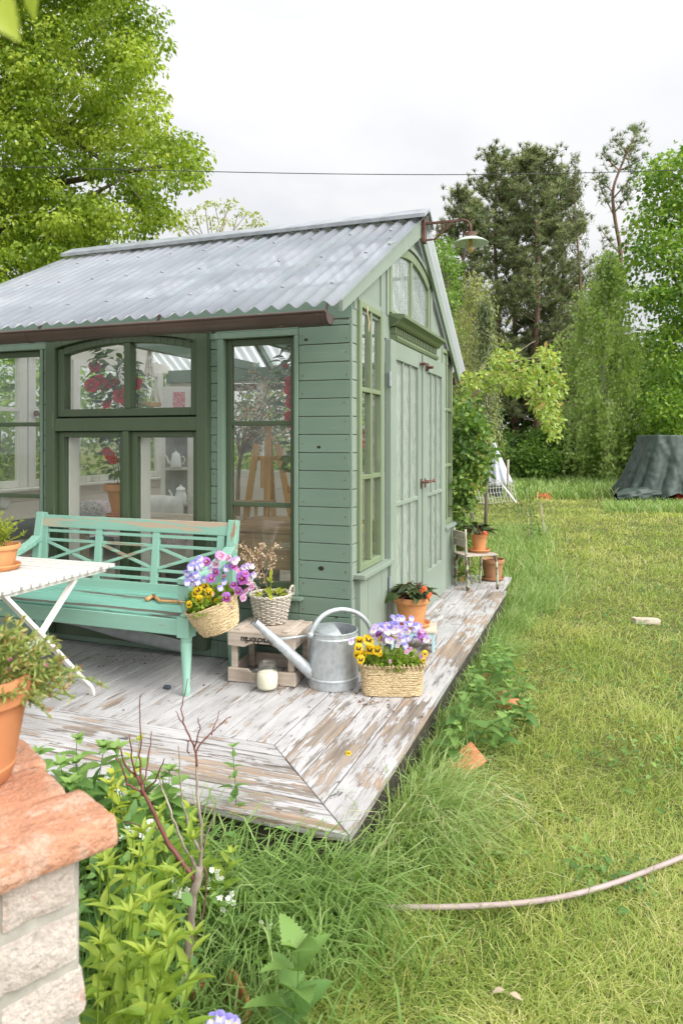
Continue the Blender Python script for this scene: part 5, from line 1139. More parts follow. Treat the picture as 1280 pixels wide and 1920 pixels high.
for px, py, m, sg in lit:
    c = on(px, py, 2, 0); pos = c+np.stack([r.normal(0, sg, m), r.normal(0, sg, m), r.uniform(.003, .010, m)], 1); d = rdir(m, r); d[:, 2] *= .15; A.leaves(LEAF6, pos, d, rdir(m, r)*.4+UV, .026*r.uniform(.3, 1.1, m), .014*r.uniform(.4, 1, m), r.random(m))
M['lf_dead'] = leafmat('dead_leaves', [(0.0, (0.05, 0.03, 0.02)), (0.4, (0.16, 0.07, 0.04)), (0.7, (0.30, 0.20, 0.11)), (1.0, (0.42, 0.34, 0.24))], 0.1)
o = A.build('fallen_leaves', 'lf_dead'); o['kind'] = 'stuff'; o['label'] = 'dry leaf crumbs scattered on the deck'

# ------------------------------------------------------------------ inside the house
random.seed(31)
def legtable(name, label, x0, x1, y0, y1, z, mat, apron=0.0):
    t = T(name, label, 'table', ((x0+x1)/2, (y0+y1)/2, -0.035)); mb = MB(); n = max(3, int((y1-y0)/0.16))
    for k in range(n): a = y0+(y1-y0)*k/n; mb.bx(x0, x1, a+.001, a+(y1-y0)/n-.001, z-0.04, z)
    mb.build('table_top', mat, t, bevel=0.003, w=True)
    if apron: MB().bx(x0+.03, x1-.03, y0+.015, y0+.04, z-0.04-apron, z-0.0405).build('apron', mat, t, bevel=.003, w=True)
    for x in (x0+.05, x1-.05):
        for y in (y0+.06, y1-.06): MB().bx(x-.03, x+.03, y-.03, y+.03, -0.035, z-.0405).build('leg', mat, t, bevel=.003, w=True)
    return t
legtable('workbench', 'brown timber workbench behind the tall window at the corner', -1.02, -0.10, 0.20, 0.86, 0.83, 'wood_brown', 0.24)
legtable('table', 'pale wooden table behind the arched window carrying the red flowered plant', -2.25, -1.10, 0.20, 0.88, 0.815, 'wood_y')
def mandevilla(label, px, py0, d, ztop, w, blooms, rp, hp, seed, name='flowering_plant', lean=0.0):
    b = at(px, py0, d); t = T(name, label, 'potted plant', (b[0], b[1], b[2])); pot(t, rp, rp*0.62, hp, 'terra', rp*0.95)
    r = np.random.default_rng(seed); A = Acc(); H = ztop-b[2]; n = 330; z = hp+(H-hp)*r.random(n)**0.8; wz = w*(0.55+0.6*np.sin(PI*np.clip((z-hp)/(H-hp), 0, 1)*.85))
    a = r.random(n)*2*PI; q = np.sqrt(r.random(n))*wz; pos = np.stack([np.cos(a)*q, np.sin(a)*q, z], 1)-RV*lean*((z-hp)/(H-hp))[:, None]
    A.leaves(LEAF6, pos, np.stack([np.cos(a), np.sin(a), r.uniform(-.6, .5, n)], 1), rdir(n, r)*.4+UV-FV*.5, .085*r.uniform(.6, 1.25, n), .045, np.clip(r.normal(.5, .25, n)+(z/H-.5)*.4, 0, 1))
    for k in range(7): 
        P = np.array([(w*.4*math.sin(z_*5+k), w*.4*math.cos(z_*4+k), z_) for z_ in np.linspace(hp-.03, H*.9, 10)]); A.sticks(P[:-1], P[1:], .007, .005, .3)
    A.build('foliage', 'lf_mand', t); L0 = np.array(t.location)
    flowers_at(t, 'blossom', MAND, [at(x, y, d-w*.55-r.random()*.05)-L0 for x, y, s in blooms], [tuple(unit(-FV+RV*r.normal(0, .4)+UV*r.normal(0, .4))) for _ in blooms], [s for *_, s in blooms], random)
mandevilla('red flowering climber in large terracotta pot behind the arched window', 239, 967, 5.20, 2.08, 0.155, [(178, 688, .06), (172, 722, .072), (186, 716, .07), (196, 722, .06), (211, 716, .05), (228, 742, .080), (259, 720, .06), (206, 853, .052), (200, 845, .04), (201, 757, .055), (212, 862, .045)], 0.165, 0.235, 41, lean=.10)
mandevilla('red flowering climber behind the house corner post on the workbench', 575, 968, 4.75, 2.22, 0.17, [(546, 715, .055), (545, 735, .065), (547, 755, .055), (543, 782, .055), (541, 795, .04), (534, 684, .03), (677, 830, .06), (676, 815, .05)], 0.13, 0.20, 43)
# dried little tree
b = at(446, 975, 5.75); dt = T('dried_tree', 'small dried tree with teal and coppery papery leaves behind the corner window', 'dried plant', (b[0], b[1], -0.035))
pot(dt, 0.15, 0.10, 0.24, 'terra_mossy'); L0 = np.array(dt.location)
mb = MB(); mb.tube([(0, 0, .2), at(446, 905, 5.75)-L0, at(449, 870, 5.75)-L0, at(452, 845, 5.73)-L0], [.022, .018, .016, .012], 8); r = np.random.default_rng(9)
A = Acc(); cs = []
for k in range(60):
    p = at(r.uniform(428, 552), r.uniform(692, 815)+18*abs(r.normal()), 5.6+r.normal(0, .16))-L0; cs.append(p)
    if k < 26: mb.tube([at(450, 855, 5.74)-L0, (at(452, 832, 5.72)-L0)*.5+p*.5, p], [.007, .005, .003], 5)
mb.build('trunk', 'twig_grey', dt, smooth=True); cs = np.array(cs); clumps(A, cs, .085, 34, .026, LEAF2, .2, 1.0, .9, r, .35, r.uniform(.2, .85, 60)); A.build('crown', 'lf_euc', dt)
# easel
e0 = at(508, 900, 5.45); es = T('easel', 'honey coloured wooden artist easel behind the corner window', 'easel', (e0[0], e0[1], -0.035))
def ray_leg(a, b, w, nm): MB().beam(a, b, w, 0.022, FV).build(nm, 'wood_honey', es, bevel=.003, w=True)
def down(px, py, d, px2): p = at(px, py, d); q = at(px2, 985, d); q = p+(q-p)*((p[2]+0.035)/(p[2]-q[2])); return p, q
p, q = down(481, 832, 5.40, 459); ray_leg(p, q, .048, 'leg'); p, q = down(520, 832, 5.40, 549); ray_leg(p, q, .048, 'leg'); p, q = down(503, 800, 5.38, 500); ray_leg(p, q, .05, 'mast')
ray_leg(at(476, 859, 5.42), at(527, 859, 5.42), .035, 'crossbar'); ray_leg(at(492, 855, 5.36), at(492, 915, 5.36), .03, 'slider')
p = at(505, 812, 5.44); q = p+FV*.75; q[2] = -0.035; ray_leg(p, q, .04, 'rear_leg')
# chair behind the workbench
c0 = at(470, 960, 5.30); dc = T('wooden_chair', 'dark brown spindle back chair behind the workbench', 'chair', (c0[0], c0[1], -0.035), YAW)
dc_top = at(470, 945, 5.3)[2]+0.035
for x in (-0.17, 0.17):
    MB().beam((x, 0, 0), (x, 0, dc_top), .03, .03, (0, 1, 0)).build('leg', 'wood_brown', dc, bevel=.003); MB().beam((x, .36, 0), (x, .36, .43), .03, .03, (0, 1, 0)).build('leg', 'wood_brown', dc, bevel=.003)
MB().bx(-.19, .19, -.012, .014, dc_top-.02, dc_top+.03).build('back_rail', 'wood_brown', dc, bevel=.003); MB().bx(-.19, .19, -.02, .38, .43, .455).build('seat', 'wood_brown', dc, bevel=.003)
for k in range(4): MB().beam((-.12+.08*k, 0, .455), (-.12+.08*k, 0, dc_top-.02), .024, .014, (0, 1, 0)).build('spindle', 'wood_brown', dc)
# macrame hanger with tray
m0 = at(280, 762, 6.0); mh = T('macrame_hanger', 'white knotted rope hanger with round wooden tray behind the arched window', 'plant hanger', tuple(m0)); ht = at(284, 640, 6.0)[2]-m0[2]; hz = zr(m0[1])-m0[2]
mb = MB(); mb.lathe([(0, 0), (.098, 0), (.10, .03), (.09, .032), (.088, .012), (0, .012)], 30, caps=False); mb.build('tray', 'wood_honey', mh, smooth=True, autosmooth=40)
for k in range(8):
    a = 2*PI*k/8; mb = MB(); mb.tube([(.098*math.cos(a), .098*math.sin(a), .005), (.06*math.cos(a+.3), .06*math.sin(a+.3), ht*.33), (.035*math.cos(a), .035*math.sin(a), ht*.52), (.012*math.cos(a), .012*math.sin(a), ht*.8), (0.004*math.cos(a), 0, ht)], .005, 5); mb.build('cord', 'rope', mh, smooth=True)
mb = MB(); mb.tube([(0, 0, ht), (0, 0, hz)], .006, 6)
for z in (.50, .62, .74, .86): mb.lathe([(.002, -.02), (.020, -.01), (.022, .01), (.002, .02)], 10, (0.004, 0, ht*z))
mb.build('cord', 'rope', mh, smooth=True)
# white shelf with two coffee pots, lace framed box on top
s0 = at(337, 900, 6.62); zb_, zt_ = at(337, 955, 6.62)[2], at(337, 773, 6.62)[2]; sh = T('shelf_unit', 'whitewashed open shelf unit in the far corner holding two porcelain pots', 'shelf', (s0[0], s0[1], -0.035), YAW+0.12)
hw = 0.172; z0_ = zb_+.035; z1_ = zt_+.035
for a, b in ((-hw, -hw+.04), (hw-.10, hw)): MB().bx(a, b, 0, .03, 0, z1_).build('post', 'white', sh, bevel=.003)
zs_ = [at(337, 946, 6.6)[2]+.035, at(337, 878, 6.6)[2]+.035, at(337, 812, 6.6)[2]+.035]
for z in zs_: MB().bx(-hw+.04, hw-.10, .002, .22, z-.02, z).build('shelf', 'white', sh, bevel=.002)
MB().bx(-hw-.01, hw+.01, -.01, .24, z1_, z1_+.02).build('top', 'white', sh, bevel=.002); MB().bx(-hw, hw, .22, .235, 0, z1_-.001).build('back_panel', 'cloth', sh)
def coffee_pot(label, px, zpl, s, pear):
    q = at(px, 900, 6.56); t = T('porcelain_pot', label, 'coffee pot', (q[0], q[1], zpl-.035), YAW+.1)
    mb = MB(); pr = [(0, 0), (.045, 0), (.05, .01), (.062, .05), (.058, .09), (.042, .13), (.036, .15), (.038, .158)] if pear else [(0, 0), (.052, 0), (.060, .02), (.060, .08), (.050, .13), (.046, .15)]
    mb.lathe([(a*s, b*s) for a, b in pr], 28, caps=False); mb.build('body', 'china', t, smooth=True)
    mb = MB(); mb.lathe([(.048*s, .148*s), (.040*s, .168*s), (.018*s, .182*s), (.006*s, .186*s), (.012*s, .196*s), (0, .204*s)], 24, caps=False); mb.build('lid', 'china', t, smooth=True)
    mb = MB(); mb.tube([(-.05*s, 0, .05*s), (-.085*s, 0, .08*s), (-.095*s, 0, .12*s), (-.115*s, 0, .15*s)], [.018*s, .014*s, .010*s, .008*s], 10); mb.build('spout', 'china', t, smooth=True)
    mb = MB(); mb.tube([(.05*s, 0, .13*s), (.085*s, 0, .135*s), (.10*s, 0, .10*s), (.085*s, 0, .06*s), (.055*s, 0, .045*s)], .007*s, 8); mb.build('handle', 'china', t, smooth=True)
coffee_pot('plain white porcelain pot on the upper visible shelf', 330, zs_[1], .82, False); coffee_pot('pear shaped white porcelain pot with knob lid on the lower shelf', 339, zs_[0], .94, True)
lb = at(338, 771, 6.58); bx_ = T('lace_box', 'pale box with red patterned front panel on top of the shelf unit', 'box', (lb[0], lb[1], zt_+.021), YAW+.05)
MB().bx(-.165, .165, 0, .16, 0, .215).build('box', 'white', bx_, bevel=.004)
g = G('red_dotted_fabric'); w_ = g.n('ShaderNodeTexVoronoi'); w_.inputs['Scale'].default_value = 90; g.put(w_.inputs['Vector'], g.vec()); M['dots'] = g.fin(g.ramp(w_.outputs['Distance'], [(0.3, (0.66, 0.60, 0.60)), (0.55, (0.55, 0.12, 0.14))]), 0.8)
MB().bx(-.065, .045, -.004, -.0005, .02, .165).build('front_panel', 'dots', bx_); MB().bx(.10, .160, -.004, -.0005, .02, .165).build('front_panel', 'dots', bx_)
# jars on the far sill
def sill_jar(label, py_, s, hgt, neck):
    t = T('glass_vase', label, 'vase', (XL+.10, py_, 1.0)); mb = MB(); mb.lathe([(0, .001), (.032*s, .001), (.036*s, .01), (.036*s, hgt*.55), (neck*s, hgt*.8), (neck*s*1.1, hgt), (neck*s*.98, hgt), (neck*s*.9, hgt*.8), (.033*s, hgt*.5), (.033*s, .012), (0, .008)], 24, caps=False); mb.build('vase', 'jarglass', t, smooth=True)
for lab, y_, s, h, nk in (('small clear bottle on the window sill seen through the left window', .93, 1.0, .17, .014), ('tall conical clear carafe at the left of the row on the sill', 1.42, 1.3, .20, .012), ('ribbed clear tumbler second in the row on the sill', 1.62, 1.2, .10, .036), ('flared clear goblet glass third in the row on the sill', 1.86, 1.1, .15, .046), ('low wide clear bowl at the right of the row on the sill', 2.06, 1.5, .12, .045)): sill_jar(lab, y_, s, h, nk)
sk = on(6, 942, 0, XL+.05); o = T('power_socket', 'round white power socket on the cream end wall', 'socket', (XL+.05, sk[1], sk[2])); mb = MB(); mb.lathe([(0, 0), (.055, 0), (.055, .018), (.045, .03), (.030, .03), (.028, .018), (0, .018)], 28, caps=False); q = mb.build('cover', 'china', o, smooth=True, autosmooth=40); q.rotation_euler = (0, PI/2, 0)
# day bed with quilt and cushions under the end window
db = T('daybed', 'low wooden daybed with patchwork quilt under the end window', 'daybed', (-2.72, 1.75, -0.035))
MB().bx(-3.22, -2.30, 0.75, 2.85, 0.25, 0.42).build('frame', 'white', db, bevel=.004, w=True); mb = MB(); mb.grid(lambda u, v: (-3.22+.95*u, .74+2.12*v, .60+.02*math.sin(9*u+5*v)-(.18 if u > .97 else 0)), 24, 30); mb.build('quilt', 'quilt', db, smooth=True, w=True)
for x in (-3.16, -2.36):
    for y in (.82, 2.78): MB().bx(x-.03, x+.03, y-.03, y+.03, -.035, .249).build('leg', 'white', db, w=True)
def cushion(label, c, s, mat, rz):
    t = T('cushion', label, 'cushion', tuple(c), rz); mb = MB()
    mb.grid(lambda u, v: (s[0]*(2*u-1)*(1-.12*abs(2*v-1)**3), 0.0 if False else -s[1]*(max(0, (1-(2*u-1)**4))*max(0, (1-(2*v-1)**4)))**.5, s[2]*(2*v-1)*(1-.12*abs(2*u-1)**3)), 18, 18)
    mb.grid(lambda u, v: (s[0]*(2*u-1)*(1-.12*abs(2*v-1)**3), s[1]*(max(0, (1-(2*u-1)**4))*max(0, (1-(2*v-1)**4)))**.5, s[2]*(2*v-1)*(1-.12*abs(2*u-1)**3)), 18, 18); mb.build('cushion', mat, t, smooth=True)
cushion('grey speckled cushion on the daybed', at(160, 975, 6.4), (.22, .09, .17), 'quilt2', .6); cushion('mauve patterned cushion beside the grey one', at(186, 972, 6.45), (.20, .09, .17), 'quilt', .5); cushion('white linen cushion right of the big pot', at(292, 962, 6.3), (.26, .10, .16), 'linen', .2)
q = at(47, 992, 5.6); bo = T('bolster', 'rolled dark bolster with tan piping near the left window', 'cushion', tuple(q), YAW+1.15); mb = MB(); mb.tube([(-.28, 0, 0), (.28, 0, 0)], .078, 24); mb.build('roll', 'slate', bo, smooth=True, autosmooth=40); mb = MB(); mb.tube([(-.282, .078*math.cos(a), .078*math.sin(a)) for a in np.linspace(0, 2*PI, 25)[:-1]], .010, 6, closed=True); mb.build('piping', 'wood_honey', bo, smooth=True)

# ------------------------------------------------------------------ lawn grass
def blades(A, base, h, lean, la, w, var, curl=0.6):
    """tapered bent blades: base (N,3), height, lean distance, lean azimuth, width"""
    N = len(base); d = np.stack([np.cos(la), np.sin(la), np.zeros(N)], 1); s = np.stack([-np.sin(la), np.cos(la), np.zeros(N)], 1)
    rot = RNG.uniform(-1.2, 1.2, N)[:, None]; s = unit(s*np.cos(rot)+d*np.sin(rot)); V = np.zeros((N, 7, 3)); k = 0
    for t, ww in ((0.0, 1.0), (0.4, 0.9), (0.75, 0.6)):
        c = base+d*(lean*t**2)[:, None]+UV*(h*(t-curl*0.35*t*t*np.minimum(1, lean/h)))[:, None]
        V[:, k] = c-s*(w*ww/2)[:, None]; V[:, k+1] = c+s*(w*ww/2)[:, None]; k += 2
    V[:, 6] = base+d*lean[:, None]+UV*(h*(1-curl*0.35*np.minimum(1, lean/h)*1.9))[:, None]
    o = (np.arange(N)*7)[:, None, None]; A.add(V.reshape(-1, 3), [(np.array([(0, 1, 3, 2), (2, 3, 5, 4)])[None]+o).reshape(-1, 4), (np.array([(4, 5, 6)])[None]+o).reshape(-1, 3)], np.repeat(var, 7))
def patch(x, y, f=1.0, s=0.0): return (np.sin(x*1.7*f+1.3*np.sin(y*0.9*f+s))+np.sin(y*1.3*f-0.8*np.sin(x*1.1*f+2*s))+0.7*np.sin(x*4.1*f+y*3.3*f+s)+0.5*np.sin(x*9.3*f-y*7.7*f))/3.2
def sample_ground(n, r0, r1, a0=-33, a1=50):
    """points on the ground round the viewer, evenly per ring"""
    t = RNG.random(n); rr = r0*(r1/r0)**t; a = np.radians(RNG.uniform(a0, a1, n)); dx = np.sin(a)[:, None]*RV+np.cos(a)[:, None]*FV; p = CAM+dx*rr[:, None]; p[:, 2] = GZ; return p, rr
def onlawn(p): 
    x, y = p[:, 0], p[:, 1]; inh = (x < DX+0.02) & (y > DY-0.02) & (y < 3.4) & (x > -4.3); inb = (x < 0.25+0.22*np.sin(y*3)) & (y < DY) & (y > -4) ; return ~(inh | inb)
A = Acc()
for n, r0, r1 in ((235000, 1.6, 9.0), (140000, 9.0, 31.0)):
    p, rr = sample_ground(n, r0, r1); k = onlawn(p); p, rr = p[k], rr[k]; N = len(p); q = patch(p[:, 0], p[:, 1]); q2 = patch(p[:, 0], p[:, 1], 3.1, 2.0)
    h = (0.030+0.018*q+0.022*np.maximum(q2, 0)+0.045*RNG.random(N)**1.6)*np.where(rr > 20, 1.8, 1.0)*np.where(rr > 9, 1.25, 1.0); h = np.maximum(h*.88, .02)
    w = np.maximum(0.0030, 0.00078*rr)*RNG.uniform(.7, 1.3, N); q3 = patch(p[:, 0], p[:, 1], 7.0, 4.0); h = np.maximum(h+.018*q3, .018); var = np.clip(0.48+0.20*q+0.14*q2+0.10*q3+RNG.normal(0, .19, N), 0, 1)
    var = np.where(RNG.random(N) < .06, RNG.uniform(.8, 1, N), var); az = 2.2*patch(p[:, 0]*1.3, p[:, 1]*1.3, 2.0, 5.0)+RNG.normal(0, 1.3, N); blades(A, p, h, h*RNG.uniform(.3, 2.4, N), az, w, var, .75)
# taller tufts standing in the lawn
m = 420; pc_, rr = sample_ground(m, 2.2, 28); k = onlawn(pc_); pc_ = pc_[k]
for c in pc_: n = 70; dd = np.linalg.norm(c[:2]-CAM[:2]); b = c+np.stack([RNG.normal(0, .07+.008*dd, n), RNG.normal(0, .07+.008*dd, n), np.zeros(n)], 1); h = RNG.uniform(.06, .13, n); blades(A, b, h, h*RNG.uniform(.3, 1.2, n), RNG.random(n)*2*PI, np.full(n, max(.0035, .0009*dd)), np.clip(RNG.normal(.30+.5*RNG.random(), .13, n), 0, 1))
o = A.build('grass', 'lf_grass'); o['kind'] = 'stuff'; o['label'] = 'short yellowish green lawn grass'
A = Acc(); m = 620; c, rr = sample_ground(m, 2.6, 16); k = onlawn(c) & (patch(c[:, 0], c[:, 1], 2.3, 9.0) > -.05); c, rr = c[k], rr[k]   # clover and plantain among the grass
for p_, d_ in zip(c, rr):
    n = RNG.integers(6, 22); sp = .05+.012*d_; b = p_+np.stack([RNG.normal(0, sp, n), RNG.normal(0, sp, n), RNG.uniform(.02, .055, n)], 1); A.leaves(LEAF6, b, rdir(n)*np.array([1, 1, .25])+UV*.15, rdir(n)*.35+UV, RNG.uniform(.018, .038, n)*(1+.05*d_), RNG.uniform(.014, .022, n)*(1+.05*d_), np.clip(RNG.normal(.25+.5*RNG.random(), .15, n), 0, 1))
o = A.build('lawn_weeds', 'lf_nettle'); o['kind'] = 'stuff'; o['label'] = 'clover and small weeds in the lawn'
# long grass along the deck and in the far meadow
A = Acc()
def fringe(n, x0, x1, y0, y1, h0, h1, az, azs, w0=.004, w1=.007, v=.5, gz=GZ):
    b = np.stack([RNG.uniform(x0, x1, n), RNG.uniform(y0, y1, n), np.full(n, gz)], 1); h = RNG.uniform(h0, h1, n); blades(A, b, h, h*RNG.uniform(.25, 1.3, n), az+RNG.normal(0, azs, n), RNG.uniform(w0, w1, n), np.clip(RNG.normal(v, .2, n), 0, 1), .8)
fringe(1200, .585, .78, -1.6, 2.9, .06, .19, 0.0, 1.2, v=.55); fringe(1700, .583, .66, -1.6, 2.75, .10, .19, 0.3, 1.6, .004, .007, v=.5); fringe(300, .58, .72, -1.5, 2.9, .2, .34, .2, .9, v=.5)
for x, y, n, s, h, az, v in ((.74, -1.20, 700, .10, .40, -.3, .72), (.68, -1.52, 260, .09, .34, -.6, .6), (.70, .30, 160, .06, .26, .1, .5), (.72, 1.2, 200, .07, .26, .2, .6), (.70, 2.1, 220, .08, .27, .3, .6), (.68, -.25, 160, .06, .27, 0, .5), (.85, 3.4, 260, .22, .32, .4, .62), (1.0, 4.4, 240, .3, .30, .4, .62), (.7, 2.8, 240, .12, .36, .4, .55)):
    b = np.stack([RNG.normal(x, s, n), RNG.normal(y, s*1.6, n), np.full(n, GZ)], 1); b = b[(b[:, 0] > DX+.012) | (b[:, 1] > 2.75)]; n = len(b); hh = h*RNG.uniform(.5, 1.05, n); blades(A, b, hh, hh*RNG.uniform(.4, 1.4, n), az+RNG.normal(0, .9, n), RNG.uniform(.0035, .007, n), np.clip(RNG.normal(v, .17, n), 0, 1), .8)
for x, y, n, s, h in ((.05, -1.86, 170, .10, .40), (.32, -1.90, 200, .10, .38), (.52, -1.84, 190, .09, .36), (-.22, -1.88, 150, .10, .40), (.40, -2.10, 200, .12, .30), (.14, -2.12, 190, .12, .30), (.62, -2.0, 160, .12, .26), (-.5, -1.85, 120, .1, .36), (.22, -2.0, 240, .14, .34), (.48, -2.05, 220, .13, .32), (.0, -2.0, 160, .12, .36), (.58, -1.80, 130, .06, .36), (.30, -2.35, 220, .14, .26), (.55, -2.4, 200, .14, .22)):
    b = np.stack([RNG.normal(x, s, n), RNG.normal(y, s*.6, n), np.full(n, GZ)], 1); b[:, 1] = np.minimum(b[:, 1], DY-.02); hh = h*RNG.uniform(.55, 1.1, n); blades(A, b, hh, hh*RNG.uniform(.4, 1.3, n), RNG.normal(-.5, 1.5, n), RNG.uniform(.005, .0105, n), np.clip(RNG.normal(.42, .16, n), 0, .95), .85)
for n, d0, d1, p0, p1, h0, h1, w in ((4200, 6.5, 13, 905, 1030, .08, .24, .009), (14000, 19, 29.5, 880, 1400, .22, .5, .03), (2500, 15.5, 17.4, 1130, 1400, .15, .3, .02)):
    d = RNG.uniform(d0, d1, n); px = RNG.uniform(p0, p1, n); px = px+(np.where(d < 14, 1, 0))*RNG.normal(0, 18, n); b = CAM+d[:, None]*(((px-CX)/FPX)[:, None]*RV+FV); b[:, 2] = GZ; hh = RNG.uniform(h0, h1, n); blades(A, b, hh, hh*RNG.uniform(.2, .9, n), RNG.random(n)*2*PI, np.full(n, w), np.clip(RNG.normal(.55, .2, n), 0, 1), .7)
o = A.build('long_grass', 'lf_tall'); o['kind'] = 'stuff'; o['label'] = 'long arching grass along the deck and meadow edge'

# ------------------------------------------------------------------ plants of the bed, in front and beside the deck
def stemplant(name, label, cat, group, base, h, pairs, leaf, w, mat, tmpl, seed, lean=(0, 0), alt=False, up=0.35, top=6, stemw=.005, taper=.55, droop=0.0):
    r = np.random.default_rng(seed); A = Acc(); ts = np.linspace(0, 1, 8); L_ = np.array([lean[0], lean[1], 0])
    P = np.array([L_*t*t*h+np.array([.008*math.sin(4*t+seed), .008*math.cos(3*t+seed), h*t]) for t in ts]); A.sticks(P[:-1], P[1:], np.linspace(stemw, stemw*.6, 7), np.linspace(stemw, stemw*.55, 7), .45)
    pos, d, ln, var = [], [], [], []; a = r.random()*6
    for k in range(pairs):
        t = 0.16+0.84*(k+1)/pairs; p = L_*t*t*h+np.array([0, 0, h*t]); a += 2.4 if alt else PI/2+r.normal(0, .2); e = 1-taper*max(0, (t-.55)/.45)**1.3; e *= .55+.45*min(1, t/.4)
        for s in ((0,) if alt else (0, PI)):
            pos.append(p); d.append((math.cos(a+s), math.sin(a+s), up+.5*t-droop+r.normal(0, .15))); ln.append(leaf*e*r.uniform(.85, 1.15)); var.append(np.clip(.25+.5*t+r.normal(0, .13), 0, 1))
    for k in range(top): a = 2*PI*k/top+r.random(); pos.append(P[-1]); d.append((math.cos(a), math.sin(a), 1.2)); ln.append(leaf*(1-taper)*.8*r.uniform(.6, 1)); var.append(.9)
    pos, d, ln = np.array(pos), np.array(d), np.array(ln); A.leaves(tmpl, pos, d, np.tile((0, 0, 1.), (len(pos), 1))+rdir(len(pos), r)*.25, ln, ln*w, np.array(var))
    o = A.build(name, mat); o.location = base; return tag(o, label, cat, group)
r = np.random.default_rng(77)
nd = 0
for x, y, h in ((.70, -.62, .26), (.80, -.42, .30), (.68, -.30, .33), (.90, -.12, .29), (.78, .02, .34), (.95, .16, .26), (.70, .22, .32), (.86, .42, .31), (.74, .55, .30), (.92, -.38, .22), (.84, .70, .28), (1.0, -.02, .2), (.72, .85, .27)):
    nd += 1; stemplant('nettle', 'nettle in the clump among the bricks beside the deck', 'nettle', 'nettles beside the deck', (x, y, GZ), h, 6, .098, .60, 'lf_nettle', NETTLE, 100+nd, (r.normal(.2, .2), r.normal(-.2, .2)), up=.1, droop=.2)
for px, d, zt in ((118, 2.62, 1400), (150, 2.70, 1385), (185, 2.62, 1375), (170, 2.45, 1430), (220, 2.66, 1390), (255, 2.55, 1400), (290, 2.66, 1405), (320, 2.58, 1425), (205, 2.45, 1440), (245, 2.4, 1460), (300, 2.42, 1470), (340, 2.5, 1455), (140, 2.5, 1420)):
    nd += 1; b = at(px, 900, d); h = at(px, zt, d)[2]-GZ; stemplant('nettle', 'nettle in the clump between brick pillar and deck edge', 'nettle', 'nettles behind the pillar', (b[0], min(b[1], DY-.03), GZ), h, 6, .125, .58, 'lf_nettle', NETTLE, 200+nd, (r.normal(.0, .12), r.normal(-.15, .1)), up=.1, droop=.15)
b = at(545, 900, 1.80); stemplant('nettle', 'big single nettle at the bottom edge of the grass bed', 'nettle', None, (b[0], b[1], GZ), .31, 5, .118, .70, 'lf_nettle', NETTLE, 300, (.05, .0), up=.55, top=5, taper=.3)
b = at(438, 900, 2.72); stemplant('mint_weed', 'slender upright weed rising in front of the deck mitre', 'weed', None, (b[0], b[1], GZ), at(438, 1400, 2.72)[2]-GZ, 9, .055, .5, 'lf_nettle', NETTLE, 301, (0, 0))
for k, (px, d, zt) in enumerate(((178, 1.50, 1640), (196, 1.62, 1590), (215, 1.55, 1600), (232, 1.50, 1560), (250, 1.66, 1575), (262, 1.52, 1640), (280, 1.60, 1660), (205, 1.42, 1700), (240, 1.44, 1690), (300, 1.55, 1720), (190, 1.38, 1760), (275, 1.42, 1740), (225, 1.36, 1800), (255, 1.36, 1780), (322, 1.62, 1740), (182, 1.75, 1600))):
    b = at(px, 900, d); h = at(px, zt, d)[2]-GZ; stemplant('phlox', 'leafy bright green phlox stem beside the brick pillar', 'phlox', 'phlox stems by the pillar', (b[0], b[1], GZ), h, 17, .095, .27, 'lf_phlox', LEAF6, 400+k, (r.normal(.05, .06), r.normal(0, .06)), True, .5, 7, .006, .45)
for k, (px, d, zt) in enumerate(((225, 2.30, 1408), (205, 2.25, 1450), (245, 2.25, 1450), (352, 2.30, 1525), (330, 2.2, 1545), (375, 2.25, 1560), (300, 2.15, 1570), (270, 2.1, 1530), (395, 2.2, 1620))):
    b = at(px, 900, d); h = at(px, zt, d)[2]-GZ; stemplant('privet_shoot', 'yellow green shrub shoot rising between nettles and twig shrub', 'shrub shoot', 'yellow green shoots in the bed', (b[0], b[1], GZ), h, 9, .085, .40, 'lf_gold' if k < 3 else 'lf_phlox', LEAF6, 500+k, (r.normal(0, .1), r.normal(0, .1)), up=.45, top=5)
WHITE = blossom_mesh('white_dead_nettle_blossom', [(2*PI*k/5, .8, .6, (.80, .80, .74), (.70, .74, .58), 0.02*k) for k in range(5)])
for k, (px, py, d, s) in enumerate(((345, 1665, 2.0, 9), (408, 1645, 2.15, 6), (428, 1685, 2.1, 8), (505, 1732, 2.1, 5), (236, 1560, 1.95, 6), (222, 1490, 2.3, 5), (270, 1565, 1.9, 7), (400, 1650, 2.3, 5))):
    b = at(px, py, d); o = stemplant('white_flowered_weed', 'low weed topped with white blossoms in the garden bed', 'wild flower', 'white flowered weeds in the bed', (b[0], b[1], GZ), b[2]-GZ-.02, 7, .05, .5, 'lf_nettle', NETTLE, 600+k, up=.3)
    flowers_at(o, 'blossom', WHITE, [tuple(r.normal(0, .012, 3)+np.array([0, 0, b[2]-GZ])) for _ in range(s)], [tuple(rdir(1, r)[0]-FV*.6) for _ in range(s)], r.uniform(.009, .014, s), random)
vp = at(412, 1925, 1.72); o = stemplant('viola_plant', 'small purple viola at the very bottom of the bed', 'viola', None, (vp[0], vp[1], GZ), max(.08, vp[2]-GZ), 6, .04, .5, 'lf_phlox', LEAF6, 650)
flowers_at(o, 'blossom', PANSY['lavender'], [tuple(at(x, y, 1.70)-np.array(o.location)) for x, y in ((398, 1912), (412, 1908), (428, 1914), (440, 1918), (405, 1922))], [tuple(-FV+UV*.5)]*5, [.026]*5, random)
A = Acc(); n = 14000                                                    # low leaves covering the bed
